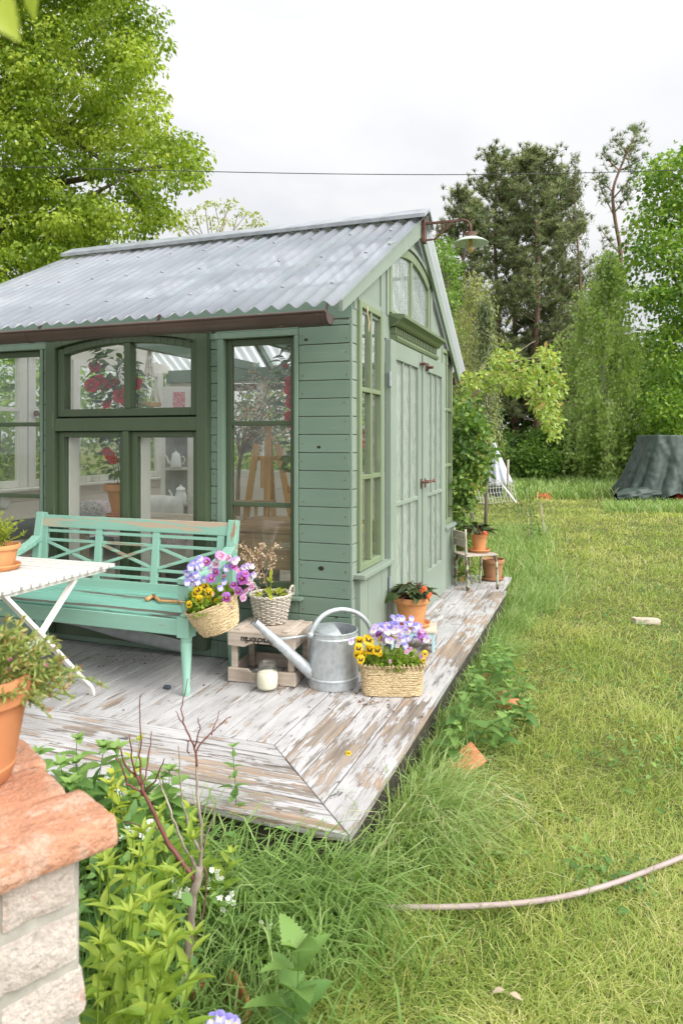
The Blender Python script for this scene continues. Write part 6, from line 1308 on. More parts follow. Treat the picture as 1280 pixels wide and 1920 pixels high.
x = RNG.uniform(-1.6, .70, n); y = RNG.uniform(-3.05, DY-.03, n); k = (x < -0.12+.10*np.sin(y*5)+.42*np.clip(-1.95-y, 0, 1)) | (RNG.random(n) < .05); k &= x < .45; x, y = x[k], y[k]; n = len(x); hh = RNG.random(n)**1.5*(.20+.20*(y < -2.0))
A.leaves(LEAF6, np.stack([x, y, GZ+.02+hh], 1), rdir(n)+np.array([0, 0, .35]), rdir(n)*.5+UV, RNG.uniform(.025, .075, n), RNG.uniform(.015, .036, n), np.clip(RNG.normal(.42, .24, n), 0, 1))
fs_ = RNG.random(n) < .35; P = np.stack([x[fs_], y[fs_], np.full(fs_.sum(), GZ)], 1); A.sticks(P, P+np.array([0, 0, 1])*(hh[fs_][:, None]+.05)+rdir(fs_.sum())*.03, .0035, .0022, .6)
o = A.build('ground_cover', 'lf_nettle'); o['kind'] = 'stuff'; o['label'] = 'low mixed weeds covering the garden bed'
# bare twig shrub
tw = T('twig_shrub', 'bare reddish twig shrub with gnarled grey stem in front of the deck', 'shrub', tuple(at(335, 1915, 1.95)*np.array([1, 1, 0])+np.array([0, 0, GZ])))
D_ = 1.95
def twig(pts, w0, w1, name='branch', mat='twig', dd=0.0):
    n = len(pts); P = smooth_path([at(x, y, D_+dd*(i/(n-1))) for i, (x, y) in enumerate(pts)], 3); m = len(P); mb = MB(); rr = [w0+(w1-w0)*i/(m-1) for i in range(m)]; mb.tube([p+RNG.normal(0, .0016, 3) for p in P], [q_*(.74 if name == 'branch' else .85)*RNG.uniform(.9, 1.12) for q_ in rr], 7); mb.build(name, mat, tw, smooth=True, w=True)
twig([(333, 1935), (343, 1880), (345, 1830), (354, 1780), (358, 1720), (362, 1680), (370, 1652), (375, 1625)], .015, .014, 'trunk', 'twig_grey')
twig([(366, 1650), (345, 1620), (318, 1585), (297, 1540), (275, 1495), (262, 1465), (253, 1450)], .0105, .005); twig([(253, 1450), (240, 1440), (232, 1425), (228, 1405), (222, 1400)], .0045, .0025)
twig([(275, 1495), (262, 1482), (240, 1468), (230, 1440), (218, 1420)], .005, .0025); twig([(265, 1470), (262, 1430), (264, 1390), (263, 1340), (264, 1302)], .004, .0016); twig([(258, 1458), (248, 1420), (245, 1375)], .004, .0018, dd=-.05)
twig([(268, 1478), (275, 1445), (280, 1410), (284, 1372)], .004, .0018, dd=.06); twig([(271, 1485), (290, 1465), (302, 1440), (310, 1420)], .0035, .0016, dd=-.08)
twig([(375, 1640), (378, 1590), (376, 1545), (371, 1490), (368, 1435)], .008, .0045, mat='twig_grey'); twig([(368, 1435), (366, 1405), (354, 1380), (344, 1355), (340, 1330), (347, 1300), (352, 1272)], .0042, .0014); twig([(368, 1425), (372, 1400), (390, 1380), (402, 1370), (420, 1352), (434, 1342)], .004, .0015, dd=.05)
twig([(395, 1378), (405, 1355), (412, 1330)], .0028, .0012, dd=.04); twig([(366, 1402), (372, 1380), (374, 1360), (370, 1345)], .003, .0013, dd=-.04); twig([(354, 1412), (352, 1395), (353, 1390)], .003, .0014); twig([(346, 1358), (335, 1345), (330, 1330)], .0025, .0011)
twig([(374, 1635), (352, 1600), (334, 1560), (320, 1520), (304, 1480), (299, 1450)], .006, .0025, mat='twig_grey', dd=.10); twig([(378, 1600), (362, 1570), (350, 1535), (340, 1490), (336, 1450), (335, 1400)], .0055, .002, mat='twig_grey', dd=-.06); twig([(381, 1588), (392, 1555), (402, 1525), (406, 1498)], .004, .0016, mat='twig_grey', dd=-.05)
twig([(380, 1625), (388, 1640), (384, 1690), (374, 1740), (366, 1775)], .0035, .0025, mat='rust', dd=-.03); twig([(230, 1540), (262, 1548), (290, 1552), (300, 1556)], .002, .003, mat='rust')
# broken pot sunk in the bed
bk_ = at(388, 1860, 1.92); bpot = T('broken_pot', 'broken terracotta pot shards sunk in the bed under the twig shrub', 'broken pot', (bk_[0], bk_[1], GZ), .4); bpot.rotation_euler = (.15, -.1, .4)
for a0, a1, z0, z1 in ((-.2, 1.1, .0, .06), (1.7, 2.6, .0, .075), (3.0, 4.3, .0, .05), (4.6, 5.7, .0, .05)):
    mb = MB(); n = 12; mb.grid(lambda u, v: ((.105+.02*v)*math.cos(a0+(a1-a0)*u), (.105+.02*v)*math.sin(a0+(a1-a0)*u), z0+(z1-z0)*v-.02*math.sin(5*u)*v), n, 4); q = mb.build('shard', 'terra', bpot, smooth=True); q.modifiers.new('t', 'SOLIDIFY').thickness = .012
# bricks, offcut, hose
def brick(label, px, py, rz, tilt, s=(.12, .058, .034)):
    c = on(px, py, 2, GZ+.03); t = T('brick', label, 'brick', (c[0], c[1], GZ+.015), rz); t.rotation_euler = (tilt[0], tilt[1], rz); mb = MB(); rough_brick(mb, -s[0], s[0], -s[1], s[1], -s[2], s[2], px % 13, .010, .004, .02); mb.build('brick', 'brick', t, smooth=True)
brick('worn red brick leaning out of the nettles nearest the viewer', 862, 1432, .9, (.75, -.35)); brick('red brick standing on end right of the nettles', 958, 1318, .5, (.5, .6), (.09, .055, .034)); brick('small rounded brick lump behind the nettles', 907, 1272, 1.0, (.2, .1), (.06, .05, .035))
c = on(1210, 1164, 2, GZ+.03); mb = MB(); rough_brick(mb, -.115, .115, -.04, .04, -.022, .022, 5, .004, .0015, .03); o = mb.build('wood_offcut', 'wood_y', smooth=False); o.location = c; o.rotation_euler = (0, .06, YAW+.12); tag(o, 'pale sawn wood offcut lying alone on the lawn', 'wood offcut')
hp_ = [on(x, y, 2, GZ+.052) for x, y in ((300, 1700), (430, 1690), (520, 1690), (600, 1694), (700, 1698), (780, 1701), (860, 1700), (940, 1696), (1010, 1689), (1080, 1676), (1150, 1656), (1215, 1632), (1280, 1606), (1340, 1575), (1420, 1530), (1540, 1450), (1700, 1350), (1850, 1270))]
mb = MB(); mb.tube(smooth_path(hp_, 5), .0092, 12); tag(mb.build('garden_hose', 'hose', smooth=True), 'mauve garden hose curving across the front lawn', 'hose')
A = Acc(); P = np.array([on(955, 1862, 2, GZ+.05), on(945, 1856, 2, GZ+.05)]); A.leaves(LEAF6, P, np.array([RV-FV*.5, -RV]), np.tile(UV, (2, 1)), .035, .022, [.95, 1.0]); tag(A.build('dry_leaf', 'lf_dead'), 'curled pale dry leaf on the lawn near the bottom', 'leaf')

from mathutils import noise as mn

# ------------------------------------------------------------------ trees and shrubs behind
def inpoly(x, y, P):
    r = np.zeros(len(x), bool); n = len(P)
    for i in range(n):
        (x1, y1), (x2, y2) = P[i], P[(i+1) % n]
        c = ((y1 > y) != (y2 > y)) & (x < (x2-x1)*(y-y1)/(y2-y1+1e-9)+x1); r ^= c
    return r
def fill(poly, d0, d1, n, rng):
    P = np.array(poly); o = []
    while len(o) < n:
        x = rng.uniform(P[:, 0].min(), P[:, 0].max(), 400); y = rng.uniform(P[:, 1].min(), P[:, 1].max(), 400); k = inpoly(x, y, poly)
        for a, b in zip(x[k], y[k]): o.append(at(a, b, rng.uniform(d0, d1)))
    return np.array(o[:n])
def limbs(root, name, mat, start, targets, r0, r1, rng, sag=.12):
    for t in targets:
        m = (start+t)/2+np.array([0, 0, -sag*np.linalg.norm(t-start)])*rng.uniform(-.5, 1)+rng.normal(0, .08, 3)*np.linalg.norm(t-start)
        P = smooth_path([start, m, t], 5); k = len(P); mb = MB(); mb.tube(P, [r0+(r1-r0)*i/(k-1) for i in range(k)], 6); mb.build(name, mat, root, smooth=True, w=True)
def shift(V, root): return V-np.array(root.location)
class Tree:
    def __init__(s, name, label, cat, base, group=None): s.o = T(name, label, cat, tuple(base), 0, group); s.L = np.array(base); s.A = Acc()
    def trunk(s, pts, r0, r1, mat='bark', name='trunk', n=9):
        P = smooth_path(pts, 4); k = len(P); mb = MB(); mb.tube(P, [r0+(r1-r0)*i/(k-1) for i in range(k)], n); mb.build(name, mat, s.o, smooth=True, w=True)
    def clump(s, P, *a, **k): clumps(s.A, np.asarray(P)-s.L, *a, **k)
    def crown(s, mat, name='crown'): return s.A.build(name, mat, s.o)
def base_at(px, d): b = at(px, 900, d); b[2] = GZ; return b
NEEDLE = (np.array([(-.5, 0, 0), (.5, 0, 0), (0, 1, 0)], float), [np.array([(0, 1, 2)])])

# big linden at the left
r = np.random.default_rng(50)
b = base_at(-190, 12.5); t = Tree('linden_tree', 'large bright green linden tree hanging over the house roof at left', 'tree', b)
poly = [(-420, -300), (240, -300), (265, -60), (262, 20), (292, 62), (285, 105), (300, 165), (282, 215), (318, 245), (345, 262), (384, 275), (370, 318), (362, 352), (318, 330), (300, 352), (315, 420), (285, 436), (232, 428), (190, 470), (60, 545), (-60, 570), (-420, 620)]
F = fill(poly, 10.2, 13.6, 1150, r); t.clump(F, .33, 125, .076, LEAF2, .85, .5, .70, r, .17, r.uniform(.1, .95, len(F)))
F2 = fill(poly, 9.8, 10.8, 330, r); t.clump(F2, .32, 110, .076, LEAF2, .85, .5, .70, r, .17, r.uniform(.2, .95, len(F2)))
tips = [at(*p) for p in ((300, 80, 11), (290, 180, 11.4), (376, 290, 11.2), (310, 400, 11.4), (270, 340, 11), (345, 320, 11.6), (200, 420, 11.2), (250, 240, 11.8), (230, 60, 11), (270, 430, 11.6), (360, 335, 11.3), (295, 30, 11.6))]
t.clump(tips, .26, 90, .085, LEAF2, .85, .7, .66, r, .2)
t.trunk([b, at(-190, 560, 12.5), at(-200, 300, 12.5), at(-180, 0, 12.4), at(-190, -250, 12.4)], .42, .14)
limbs(t.o, 'branch', 'bark', at(-190, 420, 12.5), [at(*p) for p in ((60, 150, 12), (376, 300, 11.3), (190, 280, 12), (240, 330, 11.5))], .11, .014, r); limbs(t.o, 'branch', 'bark', at(-190, 140, 12.4), [at(*p) for p in ((120, 60, 11.8), (250, 200, 11.5), (90, -60, 12), (300, 110, 11.4), (200, 40, 12.3), (40, 120, 11.2))], .10, .012, r)
limbs(t.o, 'branch', 'bark', at(120, 250, 11.7), [at(*p) for p in ((245, 315, 11), (330, 290, 11.4), (280, 390, 11.5), (200, 200, 11.2))], .035, .008, r)
t.crown('lf_lime')
# leaves seen through the windows: shrubs behind the house
for k, (x, y, h, w, m) in enumerate(((-5.6, -1.2, 3.4, 1.2, 'lf_maple'), (-5.4, 1.0, 3.6, 1.1, 'lf_mid'), (-5.8, 2.9, 3.5, 1.2, 'lf_maple'), (-5.2, 4.8, 3.3, 1.1, 'lf_mid'), (-7.4, 0.2, 4.6, 1.5, 'lf_lime'), (-7.6, 3.6, 4.8, 1.5, 'lf_maple'))):
    t = Tree('garden_shrub', 'leafy green shrub seen through the end windows of the house', 'shrub', (x, y, GZ), 'shrubs beyond the end wall'); c = rdir(110, r)*r.random((110, 1))**.4*np.array([w, w, h/2])+np.array([x, y, GZ+h/2]); t.clump(c, .30, 34, .10, LEAF2, .5, .7, .66, r, .2)
    t.trunk([(x, y, GZ), (x+.05, y, h*.5)], .06, .03); t.crown(m, 'foliage')
for k, (x, y, h, w, m) in enumerate(((-3.0, 5.4, 2.6, .9, 'lf_mid'), (-1.5, 5.6, 2.5, .9, 'lf_maple'), (-1.0, 5.9, 2.3, .5, 'lf_mid'))):
    t = Tree('garden_shrub', 'leafy green shrub seen through the back windows of the house', 'shrub', (x, y, GZ), 'shrubs beyond the back wall'); c = rdir(90, r)*r.random((90, 1))**.4*np.array([w, w, h/2])+np.array([x, y, GZ+h/2]); t.clump(c, .25, 34, .085, LEAF2, .5, .7, .66, r, .2)
    t.trunk([(x, y, GZ), (x+.05, y, h*.5)], .05, .025); t.crown(m, 'foliage')
pf = T('plank_fence', 'dark weathered plank fence seen through the corner window', 'fence', (-1.9, 4.25, GZ)); mb = MB()
for k in range(24): mb.bx(-3.3+.118*k, -3.3+.118*k+.112, 4.24, 4.26+.004*(k % 2), GZ, GZ+1.12+random.uniform(-.02, .02))
mb.build('planks', 'dark_wood', pf, w=True)
for z in (.15, .75): MB().bx(-3.3, -.47, 4.265, 4.30, z-.03, z+.03).build('rail', 'dark_wood', pf, w=True)
for x in (-3.2, -1.9, -.6): MB().bx(x-.04, x+.04, 4.301, 4.38, GZ, .98).build('post', 'dark_wood', pf, w=True)
# twiggy tree top behind the ridge
b = base_at(405, 14.5); t = Tree('young_tree', 'small twiggy tree top showing above the roof ridge', 'tree', b); tp_ = [at(x, y, 14.5+r.normal(0, .3)) for x, y in ((330, 420), (345, 402), (365, 395), (385, 384), (402, 380), (420, 388), (432, 380), (448, 396), (462, 402), (478, 406), (488, 416), (355, 425), (395, 410), (425, 412), (470, 425), (375, 412), (410, 425), (340, 436), (445, 425))]
t.trunk([b, at(404, 560, 14.5), at(402, 460, 14.5)], .08, .03); limbs(t.o, 'branch', 'twig_grey', at(402, 480, 14.5), tp_[:14], .016, .006, r); t.clump(tp_, .13, 26, .085, LEAF2, .3, .6, .5, r, .2, .75); t.crown('lf_cypress')

# pines
def pine(label, px, top, d, hw, low, seed, nw=17, mat='bark_red', lean=0, group='pines at the edge of the wood'):
    rr = np.random.default_rng(seed); b = base_at(px, d); H = at(px, top, d)[2]-GZ; hwm = hw*d/FPX; t = Tree('pine_tree', label, 'pine', b, group); tx = lambda z: RV*(lean*d/FPX)*(z/H)+0.10*RV*math.sin(z*.8+seed)
    t.trunk([b+tx(z)+UV*z for z in np.linspace(0, H*.97, 7)], .20, .03, mat); tufts = []; A0, B0 = [], []
    for k in range(nw):
        f = low+(1-low)*(k+.3*rr.random())/nw; z = H*f; g_ = (f-low)/(1-low); ln0 = hwm*(1.12-.3*rr.random())*(1-g_**1.5)**.85+.3
        for j in range(rr.integers(5, 8)):
            a = rr.random()*2*PI; ln = ln0*rr.uniform(.45, 1.25); p0 = b+tx(z)+UV*z; el = .15+.75*g_; dv = np.array([math.cos(a), math.sin(a), el*rr.uniform(.4, 1.2)]); pts = [p0+dv*ln*s+UV*(.25*ln*s*s) for s in (0, .35, .7, 1)]
            A0 += pts[:-1]; B0 += pts[1:]
            for s in np.linspace(.50, 1, 6):
                p = p0+dv*ln*s+UV*.25*ln*s*s; tufts.append(p)
                for q in range(2 if s < .95 else 1): o_ = rr.normal(0, .24, 3)*np.array([1, 1, .6])+np.array([0, 0, .16]); tufts.append(p+o_); A0.append(p); B0.append(p+o_)
    for q in range(9): tufts.append(b+tx(H)+UV*(H-.14*q)+rr.normal(0, .06*q, 3)*np.array([1, 1, .3]))
    N = len(tufts); per = 24; P = np.repeat(np.array(tufts), per, 0)-t.L; dv = rdir(N*per, rr)*.8+np.array([0, 0, .75]); t.A.leaves(NEEDLE, P-dv*.05, dv, rdir(N*per, rr), rr.uniform(.20, .36, N*per), .034, np.clip(np.repeat(rr.uniform(.15, 1.0, N), per)+rr.normal(0, .12, N*per), 0, 1))
    t.crown('lf_pine'); A = Acc(); A.sticks(np.array(A0)-t.L, np.array(B0)-t.L, .035, .02, .1); A.build('branches', 'bark', t.o)
pine('tall dark pine with the broadest bushy crown right of the lamp', 1005, 283, 32, 112, .16, 1, 22); pine('dark pine directly behind the lamp shade', 930, 290, 33.5, 98, .16, 2, 20); pine('shorter pine at the left edge of the pines beside the gable', 872, 366, 31, 70, .2, 3, 16); pine('pine in the middle of the dark pine group with a forked top', 966, 300, 35, 84, .18, 4, 18); pine('slimmer pine at the right of the dark group behind the birch', 1052, 330, 34.5, 78, .18, 6, 19)
rr = np.random.default_rng(5); b = base_at(1166, 33.5); t = Tree('scots_pine', 'tall leaning open pine with bare red limbs, the tallest tree behind the birch', 'pine', b); D = 33.5
path = [at(1166, 700, D), at(1163, 640, D), at(1158, 560, D), at(1163, 480, D), at(1152, 410, D), at(1148, 360, D), at(1160, 320, D), at(1176, 285, D), at(1190, 252, D)]; t.trunk([b]+path, .15, .025, 'bark_red'); tu = []; A0, B0 = [], []
for sx_, sy_, ex, ey in ((1163, 480, 1125, 430), (1158, 555, 1190, 470), (1163, 480, 1200, 400), (1152, 410, 1122, 345), (1150, 370, 1195, 320), (1160, 320, 1128, 290), (1160, 320, 1200, 300), (1176, 285, 1148, 262), (1176, 285, 1196, 262), (1158, 560, 1118, 520), (1148, 360, 1112, 330), (1190, 252, 1188, 240), (1150, 400, 1185, 355), (1165, 305, 1180, 275)):
    p, q = at(sx_, sy_, D), at(ex, ey, D+rr.normal(0, .6)); A0.append(p); B0.append(q)
    for s in np.linspace(.3, 1.05, 12): tu.append(p+(q-p)*s+rr.normal(0, .16, 3)); tu.append(p+(q-p)*s+rr.normal(0, .2, 3))
N = len(tu); per = 14; P = np.repeat(np.array(tu), per, 0)-t.L; dv = rdir(N*per, rr)*.8+UV*.6+RV*.3; t.A.leaves(NEEDLE, P, dv, rdir(N*per, rr), rr.uniform(.2, .36, N*per), .034, np.clip(np.repeat(rr.uniform(.1, .8, N), per), 0, 1)); t.crown('lf_pine'); A = Acc(); A.sticks(np.array(A0)-t.L, np.array(B0)-t.L, .09, .04, .2); A.build('branches', 'bark_red', t.o)
# drooping conifers
def weeper(name, label, px, top, bot, d, hw, mat, seed, n, seglen, leaf, trunk='bark', base_y=None, rise=.15, pw=.75, lw=.5, v0=.5, group=None, mid=None):
    rr = np.random.default_rng(seed); b = base_at(px, d); H = at(px, top, d)[2]-GZ; Lo = at(px, bot, d)[2]-GZ; hwm = hw*d/FPX; t = Tree(name, label, 'tree', b, group); t.trunk([b, b+UV*H*.5+RV*.06, b+UV*H*.98], hwm*.04+.02, .012, trunk); A0, B0 = [], []; pos, dv, var, ln = [], [], [], []
    for k in range(n):
        g_ = rr.random()**.8; z = Lo+(H-Lo)*g_; a = rr.random()*2*PI; lob = 1+.62*mn.noise(Vector((2.2*math.cos(a), 2.2*math.sin(a), z*(.55 if d > 20 else 1.6)+seed)))*(1 if mid else .6); R = lob*hwm*((1-g_)**pw if mid is None else min(1, (1-g_)*2.1)**.75*(.72+.28*g_**.5))*rr.random()**.45; R = max(R, .05); e = b+UV*(z+rise*R)+np.array([math.cos(a)*R, math.sin(a)*R, 0]); s0 = b+UV*(z+.02); A0.append(s0); B0.append(e); L_ = seglen*rr.uniform(.4, 1.15)*(1-.6*g_); m = max(6, int(L_/leaf*2.3)); ts = rr.random(m); out = np.array([math.cos(a), math.sin(a), 0])
        p = e[None]+out*(.25*L_*ts*(1-ts*.6))[:, None]-UV*(L_*ts)[:, None]+rr.normal(0, leaf*.55, (m, 3)); pos.append(p); dv.append(rdir(m, rr)*.7-UV*.9+out*.3); var.append(np.clip(v0+rr.normal(0, .16)+rr.normal(0, .18, m), 0, 1)); ln.append(leaf*rr.uniform(.6, 1.3, m))
        tt = rr.random((5, 1)); pos.append(s0+(e-s0)*tt+rr.normal(0, leaf*.6, (5, 3))); dv.append(rdir(5, rr)-UV*.5); var.append(np.clip(np.full(5, v0-.15)+rr.normal(0, .15, 5), 0, 1)); ln.append(np.full(5, leaf))
    pos, dv, var, ln = np.concatenate(pos), np.concatenate(dv), np.concatenate(var), np.concatenate(ln); t.A.leaves(LEAF2, pos-t.L, dv, rdir(len(pos), rr), ln, ln*lw, var); t.crown(mat); A = Acc(); A.sticks(np.array(A0)-t.L, np.array(B0)-t.L, .008*d/20, .004*d/20, .3); A.build('branches', 'twig_grey', t.o); return t
def weeping(name, label, px, top, bot, d, hw, mat, seed, nb, strands, seglen, leaf, trunk, prof, lw=.6, v0=.5, rise=.25, r0=.11, fine=.35):
    """boughs that arch out of the trunk and carry curtains of hanging twigs; gaps stay open between the boughs"""
    rr = np.random.default_rng(seed); b = base_at(px, d); H = at(px, top, d)[2]-GZ; Lo = at(px, bot, d)[2]-GZ; hwm = hw*d/FPX; t = Tree(name, label, 'tree', b)
    tr = lambda z: RV*.12*math.sin(z*.6+seed)*(d/27); t.trunk([b+tr(z)+UV*z for z in np.linspace(0, H*.97, 7)], r0, .015, trunk); A0, B0, S0, S1, pos, dv, var, ln = [], [], [], [], [], [], [], []
    for k in range(nb):
        g_ = ((k+rr.random())/nb)**.92; z = Lo+(H-Lo)*g_; a = 2.4*k+rr.normal(0, .4); R = hwm*np.interp(g_, *prof)*rr.uniform(.55, 1.15); out = np.array([math.cos(a), math.sin(a), 0]); p0 = b+tr(z)+UV*(z-.25*R); bv = rr.normal(0, .17)
        path = [p0+out*R*s+UV*(rise*2.2*R*s-rise*1.6*R*s*s*s) for s in (0, .35, .7, 1)]; A0 += path[:-1]; B0 += path[1:]
        for j in range(strands):
            s = rr.uniform(.25, 1.05); q = p0+out*R*s+UV*(rise*2.2*R*s-rise*1.6*R*s**3)+rr.normal(0, fine*.35, 3)*np.array([1, 1, .4]); L_ = seglen*rr.uniform(.3, 1.15)*(1-.55*g_); L_ = min(L_, max(.15, q[2]-GZ-.3)); m = max(4, int(L_/leaf*1.5)); ts = rr.random(m)
            sw = out*.10+rr.normal(0, .05, 3); e = q+sw*L_-UV*L_; S0.append(q); S1.append(e); pos.append(q+(e-q)*ts[:, None]+rr.normal(0, leaf*.42, (m, 3))); dv.append(rdir(m, rr)*.75-UV*.8); var.append(np.clip(v0+bv+rr.normal(0, .16, m), 0, 1)); ln.append(leaf*rr.uniform(.6, 1.3, m))
    pos, dv, var, ln = np.concatenate(pos), np.concatenate(dv), np.concatenate(var), np.concatenate(ln); t.A.leaves(LEAF2, pos-t.L, dv, rdir(len(pos), rr), ln, ln*lw, var); t.crown(mat)
    A = Acc(); A.sticks(np.array(A0)-t.L, np.array(B0)-t.L, .0011*d, .0006*d, .3); A.sticks(np.array(S0)-t.L, np.array(S1)-t.L, .00025*d, .00015*d, .5); A.build('branches', 'twig_grey', t.o); return t
weeping('birch_tree', 'weeping birch with white trunk and long pale green hanging sprays', 1136, 470, 850, 27, 128, 'lf_birch', 21, 84, 20, 2.4, .14, 'birch_bark', ([0, .25, .5, .72, .88, 1], [.85, 1.0, .86, .60, .32, .06]), .7, .5)
weeping('larch_tree', 'slender conifer with drooping tip between the pines and the birch', 1082, 284, 700, 32, 66, 'lf_pine', 22, 46, 13, .85, .13, 'bark_red', ([0, .5, .85, 1], [1, .62, .24, .04]), .34, .45, .12, .12, .30)
weeping('cypress_tree', 'yellow green weeping conifer behind the right end of the house', 888, 512, 800, 13.5, 78, 'lf_cypress', 23, 60, 17, .70, .065, 'bark', ([0, .3, .6, .85, 1], [.9, 1.0, .75, .38, .05]), .40, .55, .20, .06, .22)
weeper('spruce_tree', 'small dark drooping spruce standing within the yellow green conifer', 909, 565, 790, 12.6, 30, 'lf_pine', 24, 240, .45, .085, 'bark', rise=.0, pw=.6, lw=.32, v0=.6)
# maple at the right edge, pale tree between gable and pines
b = base_at(1345, 24); t = Tree('maple_tree', 'dense bright green maple tree at the right edge of the picture', 'tree', b); poly = [(1205, 335), (1232, 290), (1262, 300), (1300, 262), (1420, 240), (1420, 900), (1236, 850), (1228, 760), (1235, 690), (1210, 600), (1196, 540), (1188, 470), (1200, 400)]
F = fill(poly, 21.5, 26, 460, r); t.clump(F, .62, 60, .16, LEAF2, .55, .5, .72, r, .2, r.uniform(.1, .9, len(F))); t.trunk([b, at(1345, 600, 24), at(1340, 320, 24)], .35, .08); limbs(t.o, 'branch', 'bark', at(1345, 700, 24), [at(*p) for p in ((1240, 560, 23.5), (1225, 420, 24), (1260, 330, 24), (1270, 700, 23))], .10, .02, r); t.crown('lf_maple')
b = base_at(838, 22); t = Tree('pale_tree', 'light green airy tree just right of the gable roof edge', 'tree', b); F = fill([(812, 470), (826, 445), (842, 450), (856, 540), (872, 620), (850, 680), (836, 640)], 21, 23, 60, r); t.clump(F, .36, 34, .13, LEAF2, .5, .7, .6, r, .2, .6); t.trunk([b, at(840, 600, 22), at(832, 460, 22)], .09, .03); limbs(t.o, 'branch', 'bark', at(840, 620, 22), [at(*p) for p in ((820, 480, 22), (845, 470, 22), (860, 560, 22))], .03, .01, r); t.crown('lf_mid')
# understorey in front of the trunks
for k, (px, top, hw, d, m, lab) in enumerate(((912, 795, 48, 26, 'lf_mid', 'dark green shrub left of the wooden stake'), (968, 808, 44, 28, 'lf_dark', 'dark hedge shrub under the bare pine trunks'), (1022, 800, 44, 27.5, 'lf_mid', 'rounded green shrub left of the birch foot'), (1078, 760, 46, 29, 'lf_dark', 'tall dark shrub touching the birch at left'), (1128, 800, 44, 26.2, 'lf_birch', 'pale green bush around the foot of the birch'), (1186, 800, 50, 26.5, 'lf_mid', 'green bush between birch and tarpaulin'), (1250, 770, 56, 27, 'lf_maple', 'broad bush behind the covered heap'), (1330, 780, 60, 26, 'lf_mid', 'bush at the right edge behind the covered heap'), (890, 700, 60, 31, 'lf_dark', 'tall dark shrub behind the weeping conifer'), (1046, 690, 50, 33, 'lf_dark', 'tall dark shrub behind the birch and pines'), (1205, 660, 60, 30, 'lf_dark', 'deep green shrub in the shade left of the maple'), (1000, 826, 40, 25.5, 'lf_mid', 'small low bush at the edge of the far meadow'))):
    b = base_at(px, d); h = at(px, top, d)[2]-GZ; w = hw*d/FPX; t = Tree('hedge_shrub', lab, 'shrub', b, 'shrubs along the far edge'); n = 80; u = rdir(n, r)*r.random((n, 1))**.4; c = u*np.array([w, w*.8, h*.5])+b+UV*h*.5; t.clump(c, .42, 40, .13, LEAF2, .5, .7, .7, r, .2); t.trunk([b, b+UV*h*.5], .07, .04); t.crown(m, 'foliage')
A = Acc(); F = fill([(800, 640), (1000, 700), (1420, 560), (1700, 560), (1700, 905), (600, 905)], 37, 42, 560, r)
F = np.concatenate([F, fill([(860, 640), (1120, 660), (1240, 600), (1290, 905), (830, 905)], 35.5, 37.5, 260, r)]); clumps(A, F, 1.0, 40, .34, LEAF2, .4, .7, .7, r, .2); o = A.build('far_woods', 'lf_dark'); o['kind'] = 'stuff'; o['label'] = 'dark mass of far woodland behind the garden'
# roses at the end of the deck
b = base_at(868, 7.35); t = Tree('rose_bush', 'dense climbing rose against the far corner of the house', 'rose bush', b); F = fill([(849, 752), (872, 750), (892, 772), (908, 802), (914, 850), (908, 888), (890, 912), (874, 960), (882, 1000), (868, 1045), (874, 1075), (852, 1088), (850, 900)], 6.95, 7.9, 135, r); F[:, 0] = np.where((F[:, 1] < 3.1) & (F[:, 0] < .12), .12, F[:, 0]); t.clump(F, .105, 26, .060, LEAF6, .35, .9, .66, r, .2, r.uniform(.1, .75, len(F)))
limbs(t.o, 'stem', 'twig_grey', b, [at(*p) for p in ((862, 790, 7.4), (872, 820, 7.5), (868, 900, 7.4), (876, 870, 7.5))], .008, .004, r); t.crown('lf_rose', 'foliage')
b = base_at(880, 8.2); t = Tree('rambling_rose', 'arching rose shoots with bronze tipped leaves reaching over the lawn', 'rose bush', b); F = fill([(852, 715), (905, 690), (925, 668), (952, 655), (985, 668), (1000, 655), (1030, 655), (1056, 690), (1050, 735), (1042, 770), (1046, 812), (1030, 826), (1012, 775), (985, 742), (955, 730), (915, 735), (880, 760), (852, 750)], 7.6, 8.5, 112, r); t.clump(F, .085, 17, .058, LEAF6, .45, .9, .62, r, .20, r.uniform(.35, .80, len(F)))
s0 = at(872, 770, 8.0); t.trunk([b, at(876, 860, 8.1), s0], .016, .010, 'twig_grey', 'stem'); 
for P in (((872, 770), (905, 715), (960, 680), (1010, 672), (1045, 700), (1050, 740)), ((872, 770), (915, 705), (985, 650), (1003, 640)), ((960, 682), (1000, 720), (1025, 770), (1034, 822)), ((890, 740), (930, 720), (975, 730)), ((905, 715), (900, 690), (925, 664))): t.trunk([at(x, y, 8.0+.1*i) for i, (x, y) in enumerate(P)], .007, .003, 'twig_grey', 'shoot', 6)
t.crown('lf_ramble', 'foliage')

